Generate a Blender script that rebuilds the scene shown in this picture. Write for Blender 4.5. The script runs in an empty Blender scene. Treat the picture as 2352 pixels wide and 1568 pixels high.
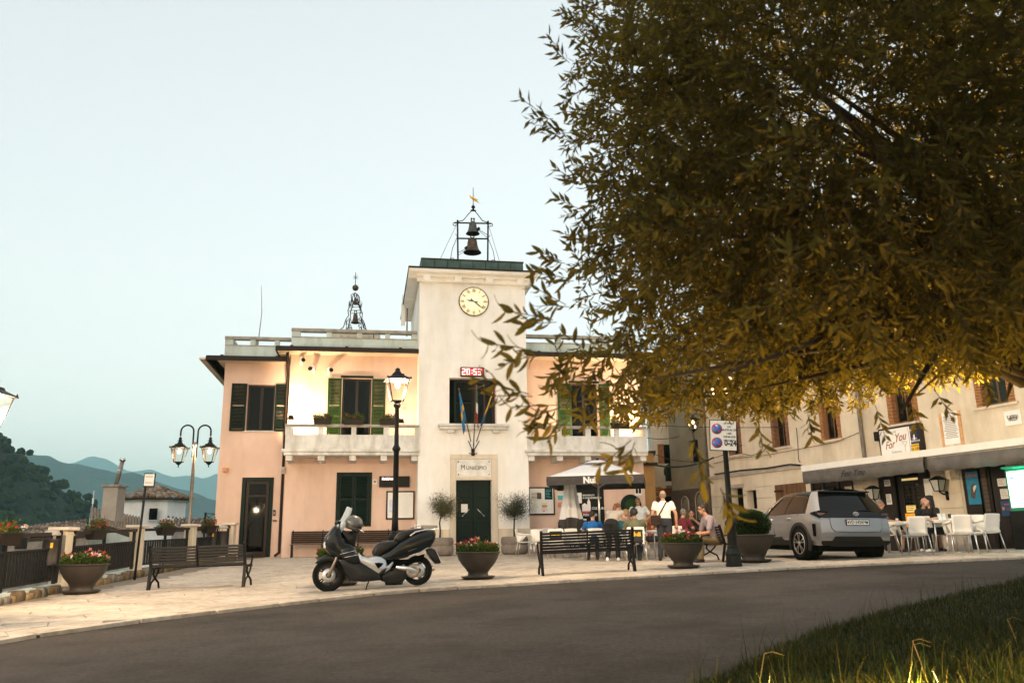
import bpy, math, random
from math import sin, cos, tan, atan, atan2, sqrt, pi, radians, floor, exp
from mathutils import Vector, Matrix, noise
R = random.Random(7)
SC = bpy.context.scene
COL = SC.collection

# ------------------------------------------------------------------ camera
PITCH = atan(795 / 3284); ROLL = .016
EYE = Vector((0, 0, 1.13))
_f = Vector((0, cos(PITCH), sin(PITCH))); _r = Vector((1, 0, 0)); _u = Vector((0, -sin(PITCH), cos(PITCH)))
RT = _r * cos(ROLL) - _u * sin(ROLL); UP = _u * cos(ROLL) + _r * sin(ROLL)
cam = bpy.data.cameras.new('camera'); cam_o = bpy.data.objects.new('camera', cam); COL.objects.link(cam_o)
cam.sensor_width = 36; cam.lens = 3284 / 4096 * 36; cam.clip_start = .05; cam.clip_end = 20000
m = Matrix((RT, UP, -_f)).transposed().to_4x4(); m.translation = EYE; cam_o.matrix_world = m
cam.dof.use_dof = True; cam.dof.focus_distance = 21; cam.dof.aperture_fstop = 4.0
SC.camera = cam_o

# ------------------------------------------------------------------ world: a clear dusk sky
SUN_EL, SUN_ROT = radians(16), radians(200)
W = bpy.data.worlds.new('World'); SC.world = W; W.use_nodes = True
nt = W.node_tree; nt.nodes.clear()
sky = nt.nodes.new('ShaderNodeTexSky'); sky.sky_type = 'NISHITA'; sky.sun_disc = False
sky.sun_elevation = SUN_EL; sky.sun_rotation = SUN_ROT; sky.altitude = 400; sky.air_density = 1.0; sky.dust_density = 1.5; sky.ozone_density = 2.0
bg = nt.nodes.new('ShaderNodeBackground'); bg.inputs[1].default_value = .15
gam = nt.nodes.new('ShaderNodeGamma'); gam.inputs[1].default_value = .4
mul = nt.nodes.new('ShaderNodeVectorMath'); mul.operation = 'MULTIPLY'; mul.inputs[1].default_value = (.995, .835, .69)
wo = nt.nodes.new('ShaderNodeOutputWorld')
nt.links.new(sky.outputs[0], gam.inputs[0]); nt.links.new(gam.outputs[0], mul.inputs[0]); nt.links.new(mul.outputs[0], bg.inputs[0]); nt.links.new(bg.outputs[0], wo.inputs[0])
SKYMUL = mul
sl = bpy.data.lights.new('sun', 'SUN'); sl.energy = .03; sl.angle = radians(20); sl.color = (1, .85, .7)
so = bpy.data.objects.new('sun', sl); COL.objects.link(so)
sd = Vector((sin(SUN_ROT) * cos(SUN_EL), cos(SUN_ROT) * cos(SUN_EL), sin(SUN_EL)))
so.rotation_euler = sd.to_track_quat('Z', 'Y').to_euler(); so.location = sd * 60 + Vector((0, 0, 30))
SC.view_settings.view_transform = 'Standard'; SC.view_settings.look = 'None'
SC.view_settings.exposure = 2.7; SC.view_settings.gamma = 1; SC.view_settings.use_curve_mapping = False
SC.cycles.use_denoising = True
SC.cycles.max_bounces = 8; SC.cycles.volume_bounces = 3; SC.cycles.transparent_max_bounces = 24; SC.cycles.sample_clamp_indirect = 6

# ------------------------------------------------------------------ measuring helpers (2352 x 1568 picture units)
FP = 1885.7
def ray(u, v): return _f + RT * ((u - 1176) / FP) - UP * ((v - 784) / FP)
def sstep(a, b, x):
    t = max(0, min(1, (x - a) / (b - a))); return t * t * (3 - 2 * t)
def G(x, y):
    return .024 * y + (.025 if x > 0 else .017) * x * (1 - sstep(18, 28, y))
def gp(u, v, dz=0):
    d = ray(u, v); t = 1.0
    lo, hi = 1.0, 80.0
    for i in range(60):
        t = (lo + hi) / 2; p = EYE + d * t
        if p.z - G(p.x, p.y) - dz > 0: lo = t
        else: hi = t
    return EYE + d * t
def at(u, v, y):
    d = ray(u, v); return EYE + d * (y / d.y)
def on_ground(u, y):
    p = at(u, 1260, y); return Vector((p.x, y, G(p.x, y)))
class Facade:
    def __init__(s, o, az):
        s.o = Vector(o); s.t = Vector((sin(az), cos(az), 0)); s.n = Vector((s.t.y, -s.t.x, 0)); s.rz = atan2(s.t.y, s.t.x)
    def q(s, u, v, y=0):
        "local (s, z) of the picture point on the plane y metres behind the front"
        d = ray(u, v); k = ((s.o - EYE).dot(s.n) - y) / d.dot(s.n); p = EYE + d * k - s.o
        return p.dot(s.t), p.z
    def rect(s, u0, v0, u1, v1, y=0):
        um, vm = (u0 + u1) / 2, (v0 + v1) / 2
        return s.q(u0, vm, y)[0], s.q(u1, vm, y)[0], s.q(um, v1, y)[1], s.q(um, v0, y)[1]
    def w(s, a, y, z): return s.o + s.t * a - s.n * y + Vector((0, 0, z))

# ------------------------------------------------------------------ mesh builder
class MB:
    def __init__(s): s.v = []; s.f = []; s.sm = []; s.M = None; s.mi = []; s.cm = 0
    def add(s, vs, fs, sm=False):
        b = len(s.v)
        if s.M is not None: vs = [s.M @ Vector(p) for p in vs]
        s.v += [tuple(p) for p in vs]; s.f += [tuple(b + i for i in f) for f in fs]; s.sm += [sm] * len(fs); s.mi += [s.cm] * len(fs)
        return s
    def box(s, x0, x1, y0, y1, z0, z1):
        v = [(x, y, z) for z in (z0, z1) for y in (y0, y1) for x in (x0, x1)]
        return s.add(v, [(0, 2, 3, 1), (4, 5, 7, 6), (0, 1, 5, 4), (2, 6, 7, 3), (0, 4, 6, 2), (1, 3, 7, 5)])
    def bar(s, p, q, w, h, up=(0, 0, 1)):
        p, q = Vector(p), Vector(q); d = (q - p).normalized(); a = d.cross(Vector(up))
        if a.length < 1e-5: a = d.cross(Vector((0, 1, 0)))
        a.normalize(); b = a.cross(d); a = a * w / 2; b = b * h / 2
        v = [c + i * a + j * b for c in (p, q) for i, j in ((-1, -1), (1, -1), (1, 1), (-1, 1))]
        return s.add(v, [(3, 2, 1, 0), (4, 5, 6, 7), (0, 1, 5, 4), (1, 2, 6, 5), (2, 3, 7, 6), (3, 0, 4, 7)])
    def tube(s, pts, r, n=8, cap=True, sx=1.0):
        pts = [Vector(p) for p in pts]; rs = r if isinstance(r, (list, tuple)) else [r] * len(pts)
        v = []; f = []; a = None
        for i, p in enumerate(pts):
            d = (pts[min(i + 1, len(pts) - 1)] - pts[max(i - 1, 0)]).normalized()
            if a is None:
                a = d.cross(Vector((0, 0, 1)))
                if a.length < .05: a = d.cross(Vector((0, 1, 0)))
            a = (a - d * a.dot(d)).normalized(); b = d.cross(a)
            for k in range(n):
                t = 2 * pi * k / n; v.append(p + (a * cos(t) * sx + b * sin(t)) * rs[i])
        for i in range(len(pts) - 1):
            for k in range(n):
                k2 = (k + 1) % n; f.append((i * n + k, i * n + k2, (i + 1) * n + k2, (i + 1) * n + k))
        s.add(v, f, True)
        if cap:
            b = len(s.v) - len(v); e = (len(pts) - 1) * n
            s.f += [tuple(b + k for k in reversed(range(n))), tuple(b + e + k for k in range(n))]; s.sm += [False] * 2; s.mi += [s.cm] * 2
        return s
    def lathe(s, prof, n=20, c=(0, 0, 0), sm=True, ry=1.0, cap=True):
        v = []; f = []
        for r, z in prof:
            for k in range(n):
                t = 2 * pi * k / n; v.append((c[0] + r * cos(t), c[1] + r * sin(t) * ry, c[2] + z))
        for i in range(len(prof) - 1):
            for k in range(n):
                k2 = (k + 1) % n; f.append((i * n + k, i * n + k2, (i + 1) * n + k2, (i + 1) * n + k))
        if cap and prof[0][0] > 1e-4: f.append(tuple(reversed(range(n))))
        if cap and prof[-1][0] > 1e-4: f.append(tuple((len(prof) - 1) * n + k for k in range(n)))
        return s.add(v, f, sm)
    def loft(s, rings, sm=True, cap=True, closed=True):
        n = len(rings[0]); v = [p for r in rings for p in r]; f = []
        for i in range(len(rings) - 1):
            for k in range(n if closed else n - 1):
                k2 = (k + 1) % n; f.append((i * n + k, i * n + k2, (i + 1) * n + k2, (i + 1) * n + k))
        if cap: f += [tuple(reversed(range(n))), tuple((len(rings) - 1) * n + k for k in range(n))]
        return s.add(v, f, sm)
    def prism(s, poly, y0, y1, sm=False):
        "polygon in x, z pushed along y"
        n = len(poly); v = [(x, y0, z) for x, z in poly] + [(x, y1, z) for x, z in poly]
        f = [tuple(range(n)), tuple(reversed(range(n, 2 * n)))] + [((k + 1) % n, k, n + k, n + (k + 1) % n) for k in range(n)]
        return s.add(v, f, sm)
    def puff(s, poly, w, ins=.03, k=.55, y=0):
        "side-view polygon made into a rounded body of half-width w"
        cx = sum(p[0] for p in poly) / len(poly); cz = sum(p[1] for p in poly) / len(poly)
        def sc(d):
            o = []
            for x, z in poly:
                l = max(1e-4, sqrt((x - cx) ** 2 + (z - cz) ** 2)); o.append((x - (x - cx) / l * d, z - (z - cz) / l * d))
            return o
        L = [(ins * 1.6, 1.0), (ins * .55, .92), (0, k), (0, -k), (ins * .55, -.92), (ins * 1.6, -1.0)]
        rings = [[(x, y + w * t, z) for x, z in sc(d)] for d, t in L]
        n = len(poly)
        s.loft(rings, True, True)
    def sphere(s, c, r, n=10, m=7):
        rx, ry, rz = r if isinstance(r, (list, tuple)) else (r, r, r)
        v = []; f = []
        for i in range(m + 1):
            a = pi * i / m
            for k in range(n):
                t = 2 * pi * k / n; v.append((c[0] + rx * sin(a) * cos(t), c[1] + ry * sin(a) * sin(t), c[2] - rz * cos(a)))
        for i in range(m):
            for k in range(n):
                k2 = (k + 1) % n; f.append((i * n + k, i * n + k2, (i + 1) * n + k2, (i + 1) * n + k))
        return s.add(v, f, True)
    def poly(s, pts): return s.add(pts, [tuple(range(len(pts)))])
    def mesh(s, name, mat):
        me = bpy.data.meshes.new(name); me.from_pydata(s.v, [], s.f)
        me.polygons.foreach_set('use_smooth', s.sm)
        if isinstance(mat, (list, tuple)):
            for x in mat: me.materials.append(x)
            me.polygons.foreach_set('material_index', s.mi)
        elif mat: me.materials.append(mat)
        me.update(); return me
    def build(s, name, mat, parent=None, loc=None, bev=0, kind=None, label=None):
        return OB(name, s.mesh(name, mat), parent, loc, bev, kind, label)
def OB(name, me, parent=None, loc=None, bev=0, kind=None, label=None):
    o = bpy.data.objects.new(name, me); COL.objects.link(o)
    if parent: o.parent = parent
    if loc is not None: o.location = loc
    if bev:
        b = o.modifiers.new('bevel', 'BEVEL'); b.width = bev; b.segments = 2; b.limit_method = 'ANGLE'; b.angle_limit = radians(50)
    if kind: o['kind'] = kind
    if label: o['label'] = label
    return o
def TAG(o, label, cat, group=None):
    o['label'] = label; o['category'] = cat
    if group: o['group'] = group
    return o
def T(name, label, cat, loc=(0, 0, 0), rz=0, group=None):
    o = bpy.data.objects.new(name, None); COL.objects.link(o); o.location = loc; o.rotation_euler = (0, 0, rz); o.empty_display_size = .2
    return TAG(o, label, cat, group)
def dup(o, loc=None, rz=None, label=None, group=None, parent=None):
    c = o.copy(); COL.objects.link(c)
    if parent is not None: c.parent = parent
    if loc is not None: c.location = loc
    if rz is not None: c.rotation_euler = (0, 0, rz)
    if label: c['label'] = label
    if group: c['group'] = group
    for ch in list(o.children): dup(ch, parent=c)
    return c
def text(name, s, size, mat, parent, loc, rot=(pi / 2, 0, 0), depth=.002, align='CENTER', shear=0, sx=1, bold=0):
    cu = bpy.data.curves.new(name, 'FONT'); cu.body = s; cu.size = size; cu.extrude = depth; cu.align_x = align; cu.align_y = 'CENTER'; cu.shear = shear; cu.resolution_u = 3; cu.offset = bold
    tmp = bpy.data.objects.new('tmp', cu); COL.objects.link(tmp)
    me = bpy.data.meshes.new_from_object(tmp); bpy.data.objects.remove(tmp); me.materials.clear(); me.materials.append(mat)
    o = OB(name, me, parent, loc); o.rotation_euler = rot; o.scale = (sx, 1, 1); return o

# ------------------------------------------------------------------ materials
def MAT(name, col, rough=.75, var=.18, scale=4, bump=.15, metal=0, bscale=None, coat=0, col2=None, streak=0, trans=0, emit=None, es=0, alpha=1, spec=.5, bd=.01, ior=1.45, stain=0, vst=1, sscale=.6, rgh=.62, det=6):
    mt = bpy.data.materials.new(name); mt.use_nodes = True; n = mt.node_tree.nodes; l = mt.node_tree.links; p = n['Principled BSDF']
    p.inputs['Roughness'].default_value = rough; p.inputs['Metallic'].default_value = metal; p.inputs['Specular IOR Level'].default_value = spec
    p.inputs['Coat Weight'].default_value = coat; p.inputs['Transmission Weight'].default_value = trans; p.inputs['IOR'].default_value = ior
    c1 = tuple(min(1, x * (1 + var)) for x in col) + (1,); c0 = tuple(x * (1 - var) for x in (col2 or col)) + (1,)
    tc = n.new('ShaderNodeTexCoord'); tx = n.new('ShaderNodeTexNoise'); tx.inputs['Scale'].default_value = scale; tx.inputs['Detail'].default_value = det; tx.inputs['Roughness'].default_value = rgh
    mp = n.new('ShaderNodeMapping'); l.new(tc.outputs['Object'], mp.inputs[0]); l.new(mp.outputs[0], tx.inputs[0])
    if streak: mp.inputs['Scale'].default_value = (1, 1, streak)
    cr = n.new('ShaderNodeValToRGB'); cr.color_ramp.elements[0].position = .36; cr.color_ramp.elements[1].position = .66
    cr.color_ramp.elements[0].color = c0; cr.color_ramp.elements[1].color = c1
    l.new(tx.outputs[0], cr.inputs[0]); l.new(cr.outputs[0], p.inputs['Base Color'])
    if stain:
        t3 = n.new('ShaderNodeTexNoise'); t3.inputs['Scale'].default_value = sscale; t3.inputs['Detail'].default_value = 9; t3.inputs['Roughness'].default_value = .68; m3 = n.new('ShaderNodeMapping'); m3.inputs['Scale'].default_value = (1, 1, vst); l.new(tc.outputs['Object'], m3.inputs[0]); l.new(m3.outputs[0], t3.inputs[0])
        r3 = n.new('ShaderNodeValToRGB'); r3.color_ramp.elements[0].position = .38; r3.color_ramp.elements[1].position = .56; k = 1 - stain; r3.color_ramp.elements[0].color = (k, k * .97, k * .92, 1); r3.color_ramp.elements[1].color = (1, 1, 1, 1); l.new(t3.outputs[0], r3.inputs[0])
        mm = n.new('ShaderNodeMix'); mm.data_type = 'RGBA'; mm.blend_type = 'MULTIPLY'; mm.inputs[0].default_value = 1; l.new(cr.outputs[0], mm.inputs[6]); l.new(r3.outputs[0], mm.inputs[7]); l.new(mm.outputs[2], p.inputs['Base Color'])
    if bump:
        t2 = n.new('ShaderNodeTexNoise'); t2.inputs['Scale'].default_value = bscale or scale * 9; t2.inputs['Detail'].default_value = 4
        l.new(tc.outputs['Object'], t2.inputs[0]); b = n.new('ShaderNodeBump'); b.inputs['Strength'].default_value = bump; b.inputs['Distance'].default_value = bd
        l.new(t2.outputs[0], b.inputs['Height']); l.new(b.outputs[0], p.inputs['Normal'])
    if emit:
        p.inputs['Emission Color'].default_value = tuple(emit) + (1,); p.inputs['Emission Strength'].default_value = es
    if alpha < 1: p.inputs['Alpha'].default_value = alpha
    return mt
def GLASS(name, tint=(.9, .95, .95), rough=.03, a=.25):
    "thin pane: mostly see-through with a sharp reflection"
    mt = bpy.data.materials.new(name); mt.use_nodes = True; n = mt.node_tree.nodes; l = mt.node_tree.links; n.clear()
    tr = n.new('ShaderNodeBsdfTransparent'); tr.inputs[0].default_value = tuple(tint) + (1,)
    gl = n.new('ShaderNodeBsdfGlossy'); gl.inputs['Roughness'].default_value = rough; gl.inputs[0].default_value = (.9, .9, .9, 1)
    fr = n.new('ShaderNodeFresnel'); fr.inputs[0].default_value = 1.45; mx = n.new('ShaderNodeMixShader'); o = n.new('ShaderNodeOutputMaterial')
    ad = n.new('ShaderNodeMath'); ad.operation = 'ADD'; ad.inputs[1].default_value = a * .1
    l.new(fr.outputs[0], ad.inputs[0]); l.new(ad.outputs[0], mx.inputs[0]); l.new(tr.outputs[0], mx.inputs[1]); l.new(gl.outputs[0], mx.inputs[2]); l.new(mx.outputs[0], o.inputs[0])
    return mt
def LEAFM(name, cols, tr=.45, rough=.5, tcol=None):
    mt = bpy.data.materials.new(name); mt.use_nodes = True; n = mt.node_tree.nodes; l = mt.node_tree.links; p = n['Principled BSDF']; o = n['Material Output']
    g = n.new('ShaderNodeNewGeometry'); cr = n.new('ShaderNodeValToRGB'); e = cr.color_ramp.elements
    e[0].color = tuple(cols[0]) + (1,); e[1].color = tuple(cols[-1]) + (1,)
    for i, c in enumerate(cols[1:-1]): e.new((i + 1) / (len(cols) - 1)).color = tuple(c) + (1,)
    l.new(g.outputs['Random Per Island'], cr.inputs[0]); l.new(cr.outputs[0], p.inputs['Base Color']); p.inputs['Roughness'].default_value = rough; p.inputs['Specular IOR Level'].default_value = .08
    t = n.new('ShaderNodeBsdfTranslucent'); (l.new(cr.outputs[0], t.inputs[0]) if tcol is None else None); t.inputs[0].default_value = tuple(tcol or (1, 1, 1)) + (1,); mx = n.new('ShaderNodeMixShader'); mx.inputs[0].default_value = tr
    l.new(p.outputs[0], mx.inputs[1]); l.new(t.outputs[0], mx.inputs[2]); l.new(mx.outputs[0], o.inputs[0]); return mt
m_plaza = MAT('pale_paving', (.50, .43, .35), .8, .16, 7, .5, bscale=38, col2=(.42, .36, .29), stain=.28, sscale=1.1, rgh=.7, det=10)
m_road = MAT('asphalt', (.050, .041, .036), .9, .5, 22, 1.0, bscale=110, bd=.008, col2=(.028, .025, .023), stain=.5, sscale=.7, rgh=.85, det=14, spec=.2)
m_joint = MAT('joint_mortar', (.20, .165, .13), .95, .2, 6)
m_white = MAT('white_plaster', (.86, .845, .81), .9, .05, 1.2, .35, bscale=45, stain=.10, vst=.22, sscale=1.2)
m_trim = MAT('white_painted_concrete', (.74, .73, .70), .8, .04, 2.5, .3, bscale=50, col2=(.68, .67, .64), stain=.3, vst=.35, sscale=2.2)
m_pink = MAT('salmon_plaster', (.71, .51, .415), .9, .06, .9, .35, bscale=45, stain=.12, vst=.22, sscale=1.1)
m_cream = MAT("cream_plaster", (.72, .62, .48), .9, .05, 1.1, .3, bscale=45, col2=(.66, .57, .44), stain=.2, vst=.25, sscale=1.0)
m_ochre = MAT('ochre_plaster', (.66, .38, .14), .9, .12, 1.1, .3)
m_olive = MAT('olive_grey_plaster', (.27, .24, .16), .9, .18, 1.0, .3)
m_brown = MAT('brown_dark_plaster', (.10, .075, .055), .9, .2, 1.5, .4)
m_grey = MAT('grey_plaster', (.42, .36, .30), .9, .14, 1.4, .4)
m_conc = MAT('weathered_concrete', (.34, .31, .27), .9, .25, 4, .4)
m_stone = MAT('travertine', (.62, .54, .43), .75, .12, 3, .3, streak=.25)
m_parap = MAT('pale_green_plaster', (.54, .61, .57), .88, .08, 1.5, .3, stain=.25, vst=.4, sscale=1.6)
m_brick = MAT('brick', (.22, .10, .05), .9, .3, 14, .4)
m_brick2 = MAT('orange_brick', (.34, .15, .055), .9, .25, 12, .4)
m_fascia = MAT('dark_brown_metal', (.022, .012, .008), .5, .2, 4, .1, spec=.25)
m_copper = MAT('green_copper', (.05, .10, .085), .55, .3, 3, .2)
m_green = MAT('dark_green_paint', (.004, .013, .009), .5, .15, 5, .1, spec=.15)
m_gshut = MAT('shutter_green', (.013, .042, .006), .55, .15, 5, .1, spec=.2)
m_black = MAT('black_iron', (.006, .005, .005), .5, .3, 20, .15, spec=.22)
m_iron = MAT('dark_iron_paint', (.010, .010, .010), .5, .3, 15, .2, spec=.25)
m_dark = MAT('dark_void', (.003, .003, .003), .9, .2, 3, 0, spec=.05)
m_wood = MAT('dark_wood', (.014, .007, .004), .6, .35, 5, .25, streak=.12)
m_wood2 = MAT('old_brown_wood', (.14, .065, .025), .65, .4, 6, .3, streak=.1)
m_slat = MAT('stained_slats', (.04, .018, .008), .5, .25, 6, .2)
m_zinc = MAT('zinc_pipe', (.30, .26, .22), .45, .2, 6, .1, metal=.6)
m_alu = MAT('aluminium', (.72, .70, .68), .3, .05, 20, .02, metal=1)
m_chrome = MAT('chrome', (.8, .8, .8), .12, .03, 8, 0, metal=1)
m_pl = MAT('white_plastic', (.80, .78, .73), .4, .04, 5, .02)
m_rub = MAT('tyre_rubber', (.006, .006, .006), .85, .2, 20, .2, spec=.2)
m_pot = MAT('brown_plastic_pot', (.035, .026, .020), .6, .12, 8, .1)
m_soil = MAT('soil', (.03, .02, .014), .95, .3, 30, .5)
m_paper = MAT('paper', (.75, .74, .70), .7, .04, 20, 0)
m_ink = MAT('black_ink', (.015, .015, .015), .6, .1, 5, 0)
m_red = MAT('red_paint', (.45, .02, .015), .5, .1, 5, 0)
m_blue = MAT('blue_paint', (.02, .18, .55), .5, .1, 5, 0)
m_yel = MAT('yellow_paint', (.75, .45, .03), .5, .1, 5, 0)
m_teal = MAT('teal_print', (.03, .35, .40), .5, .15, 8, 0)
m_orng = MAT('orange_print', (.7, .22, .02), .5, .1, 5, 0)
m_pinkp = MAT('pink_red_print', (.65, .05, .08), .5, .1, 5, 0)
m_glass = GLASS('window_glass', (.25, .26, .26), a=-.2)
m_leaf3 = LEAFM('pale_olive_leaf', [(.10, .11, .05), (.20, .18, .09), (.07, .08, .035)], .35)
m_lampg = GLASS('lantern_glass', (.97, .95, .9), 0, a=-.38)
m_bulb = MAT('glowing_bulb', (1, .8, .5), .5, 0, 5, 0, emit=(1, .66, .30), es=4)
m_led = MAT('red_led', (.9, .1, .1), .5, 0, 5, 0, emit=(1, .12, .10), es=1)
m_ledw = MAT('pink_white_led', (1, .8, .8), .5, 0, 5, 0, emit=(1, .60, .56), es=.30)
m_dark_red = MAT('led_backing', (.05, .005, .004), .4, .1, 5, 0, emit=(1, .03, .02), es=.13)
m_leaf = LEAFM('olive_leaf', [(.002, .004, .003), (.005, .009, .006), (.022, .024, .009), (.003, .006, .004), (.012, .016, .008)], .30, .7, tcol=(.34, .26, .045))
m_leaf2 = LEAFM('garden_leaf', [(.02, .05, .01), (.06, .10, .02), (.12, .13, .03)], .3)
m_box = LEAFM('boxwood_leaf', [(.012, .03, .008), (.03, .055, .012)], .2)
m_bark = MAT('olive_bark', (.05, .035, .02), .9, .3, 9, .6)
m_grass = LEAFM('grass_blade', [(.005, .012, .003), (.013, .026, .004), (.06, .05, .010), (.008, .017, .004), (.02, .03, .006)], .3)

def light(name, kind, loc, power, col, r=.06, rot=None, parent=None, spot=None, blend=.6):
    d = bpy.data.lights.new(name, kind); d.energy = power; d.color = col; d.shadow_soft_size = r
    if spot: d.spot_size = radians(spot); d.spot_blend = blend
    o = bpy.data.objects.new(name, d); COL.objects.link(o); o.location = loc
    if rot is not None: o.rotation_euler = rot
    if parent: o.parent = parent
    return o
WARM = (1, .74, .48)
# ================================================================== ground, road, plaza
KERB = [gp(u, v) for u, v in [(-500, 1560), (-200, 1502), (0, 1468), (150, 1446), (300, 1425), (600, 1390), (850, 1362), (1000, 1350), (1300, 1332), (1500, 1320), (1800, 1303), (2000, 1293)]]
KERB += [Vector((9.9, 16.9, 0)), Vector((13, 17.0, 0)), Vector((17, 17.2, 0)), Vector((24, 17.5, 0))]
KX = [(p.x, p.y) for p in KERB]
def ky(x):
    if x <= KX[0][0]: return KX[0][1] + (x - KX[0][0]) * 2.0
    for a, b in zip(KX, KX[1:]):
        if x <= b[0]: return a[1] + (b[1] - a[1]) * (x - a[0]) / (b[0] - a[0])
    return KX[-1][1]
def sheet(name, xs, y0f, y1f, ny, dz, mat, kind='structure'):
    v = []; f = []
    for x in xs:
        a, b = y0f(x), y1f(x)
        for j in range(ny + 1):
            y = a + (b - a) * j / ny; v.append((x, y, G(x, y) + dz))
    for i in range(len(xs) - 1):
        for j in range(ny): k = i * (ny + 1) + j; f.append((k, k + ny + 1, k + ny + 2, k + 1))
    mb = MB(); mb.add(v, f, True); return mb.build(name, mat, kind=kind)
def fr(a, b, n): return [a + (b - a) * i / n for i in range(n + 1)]
road = sheet('road', fr(-30, 40, 70), lambda x: -25, lambda x: ky(x) + .6 if x > -8.9 else min(ky(-8.9) + .6, 13), 30, -.042, m_road)
XF = -9.35   # line of the balustrade
plaza = sheet('plaza', fr(XF, 40, 90), lambda x: ky(x) + .1, lambda x: 62, 46, -.012, m_joint)
low = sheet('lower_terrain', fr(-60, XF - .15, 20), lambda x: -25, lambda x: 90, 30, 0, m_soil)
for v in low.data.vertices: v.co.z = -3.5 - .1 * abs(v.co.x + 9) + noise.noise(Vector(v.co) * .1)
# kerb stones
kerb = bpy.data.objects.new('kerb', None); COL.objects.link(kerb); kerb['kind'] = 'structure'
seg = []; 
x = -8.9
while x < 22:
    dx = .42 + R.random() * .35
    xa, xb = x + .008, min(x + dx * .985, 22) - .004
    a = Vector((xa, ky(xa), 0)); b = Vector((xb, ky(xb), 0)); nrm = Vector((-(b - a).y, (b - a).x, 0)).normalized() * .16
    mb = MB(); h = .006 + R.uniform(-.006, .006); j = [R.uniform(-.02, .02) for _ in range(4)]
    P = [a + nrm * j[0], b + nrm * j[1], b + nrm, a + nrm]
    top = [(p.x, p.y, G(p.x, p.y) + h) for p in P]; mid = [(p.x - nrm.x * j[2] * .4, p.y - .006, G(p.x, p.y) + h - .014) for p in P]; bot = [(p.x, p.y - .004, G(p.x, p.y) - .12) for p in P]
    mb.add(top + mid + bot, [(0, 1, 2, 3)] + [(4 + k, 4 + (k + 1) % 4, (k + 1) % 4, k) for k in range(4)] + [(8 + k, 8 + (k + 1) % 4, 4 + (k + 1) % 4, 4 + k) for k in range(4)])
    seg.append(mb); x += dx
for mb in seg: mb.build('kerb_stone', m_plaza, kerb)
# paving: irregular flat stones, the nearest ones singly
rows = []; y = 0
def pave():
    near = []; far = MB()
    P = {}
    sx, sy = .62, .44
    def pt(i, j):
        if (i, j) not in P:
            x = i * sx + (j % 2) * sx * .45; y = j * sy
            P[(i, j)] = (x + R.uniform(-.12, .12), y + R.uniform(-.08, .08))
        return P[(i, j)]
    for j in range(14, 92):
        for i in range(-16, 40):
            q = [pt(i, j), pt(i + 1, j), pt(i + 1, j + 1), pt(i, j + 1)]
            if j % 2 == 1: q = [pt(i, j), pt(i + 1, j), pt(i + 1 + 0, j + 1), pt(i, j + 1)]
            cx = sum(a for a, b in q) / 4; cy = sum(b for a, b in q) / 4
            if min(a for a, b in q) < XF + .15 or cx > 24 or cy > 40: continue
            if any(b < ky(a) + .19 for a, b in q):
                q = [(a, max(b, ky(a) + .185)) for a, b in q]
                if cy < ky(cx) + .1 or abs(q[0][1] - q[3][1]) < .08: continue
            d = sqrt(cx * cx + cy * cy); g = .006 if d < 24 else .004
            q = [(cx + (a - cx) * (1 - g / .28), cy + (b - cy) * (1 - g / .2)) for a, b in q]
            h = R.uniform(-.0035, .0035); tx, ty = R.uniform(-.006, .006), R.uniform(-.006, .006)
            n = len(q)
            top = [(cx + (a - cx) * .96, cy + (b - cy) * .96, G(a, b) + h + (a - cx) * tx + (b - cy) * ty) for a, b in q]
            mid = [(a, b, G(a, b) + h - .006) for a, b in q]; bot = [(a, b, G(a, b) - .02) for a, b in q]
            fs = [tuple(range(n))] + [(n + k, n + (k + 1) % n, (k + 1) % n, k) for k in range(n)] + [(2 * n + k, 2 * n + (k + 1) % n, n + (k + 1) % n, n + k) for k in range(n)]
            near.append((d, top + mid + bot, fs))
    near.sort(key=lambda t: t[0] if abs(t[1][0][0]) < .66 * t[1][0][1] else t[0] + 50)
    for k, (d, v, f) in enumerate(near):
        if k < 300:
            mb = MB(); mb.add(v, f); mb.build('paving_stone', m_plaza, plaza)
        else: far.add(v, f)
    far.build('far_paving_stones', m_plaza, plaza, kind='stuff')
pave()

# ================================================================== hills
def hill(name, pts, y, depth, zbot, mat, amp, fq, nx=160, ny=26, bumps=0):
    "ridge through the given picture points at distance y, sloping down towards the viewer"
    ps = [at(u, v, y) for u, v in pts]; v = []; f = []
    x0, x1 = ps[0].x, ps[-1].x
    def rz(x):
        for a, b in zip(ps, ps[1:]):
            if x <= b.x: t = (x - a.x) / (b.x - a.x); t = t * t * (3 - 2 * t) * .5 + t * .5; return a.z + (b.z - a.z) * t
        return ps[-1].z
    for i in range(nx + 1):
        x = x0 + (x1 - x0) * i / nx; zr = rz(x)
        for j in range(-6, ny + 1):
            t = j / ny; yy = y - depth * t; z = zr + (zbot - zr) * (abs(t) ** .85)
            nz = noise.fractal(Vector((x * fq, yy * fq, .3)), 1, 2, 5) * amp * (1 - .3 * t) + (noise.noise(Vector((x * bumps, yy * bumps, 0))) * amp * .35 if bumps else 0)
            v.append((x * (yy / y) ** .5, yy, z + nz))
    m_ = ny + 7
    for i in range(nx):
        for j in range(m_ - 1): k = i * m_ + j; f.append((k, k + 1, k + m_ + 1, k + m_))
    mb = MB(); mb.add(v, f, True); return mb.build(name, mat, kind='structure')
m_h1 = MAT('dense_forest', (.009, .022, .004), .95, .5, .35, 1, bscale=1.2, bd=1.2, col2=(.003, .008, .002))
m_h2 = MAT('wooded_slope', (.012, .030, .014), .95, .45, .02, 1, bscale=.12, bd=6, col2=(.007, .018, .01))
m_h3 = MAT('far_ridge', (.02, .04, .03), .95, .35, .004, .8, bscale=.02, bd=20)
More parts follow.
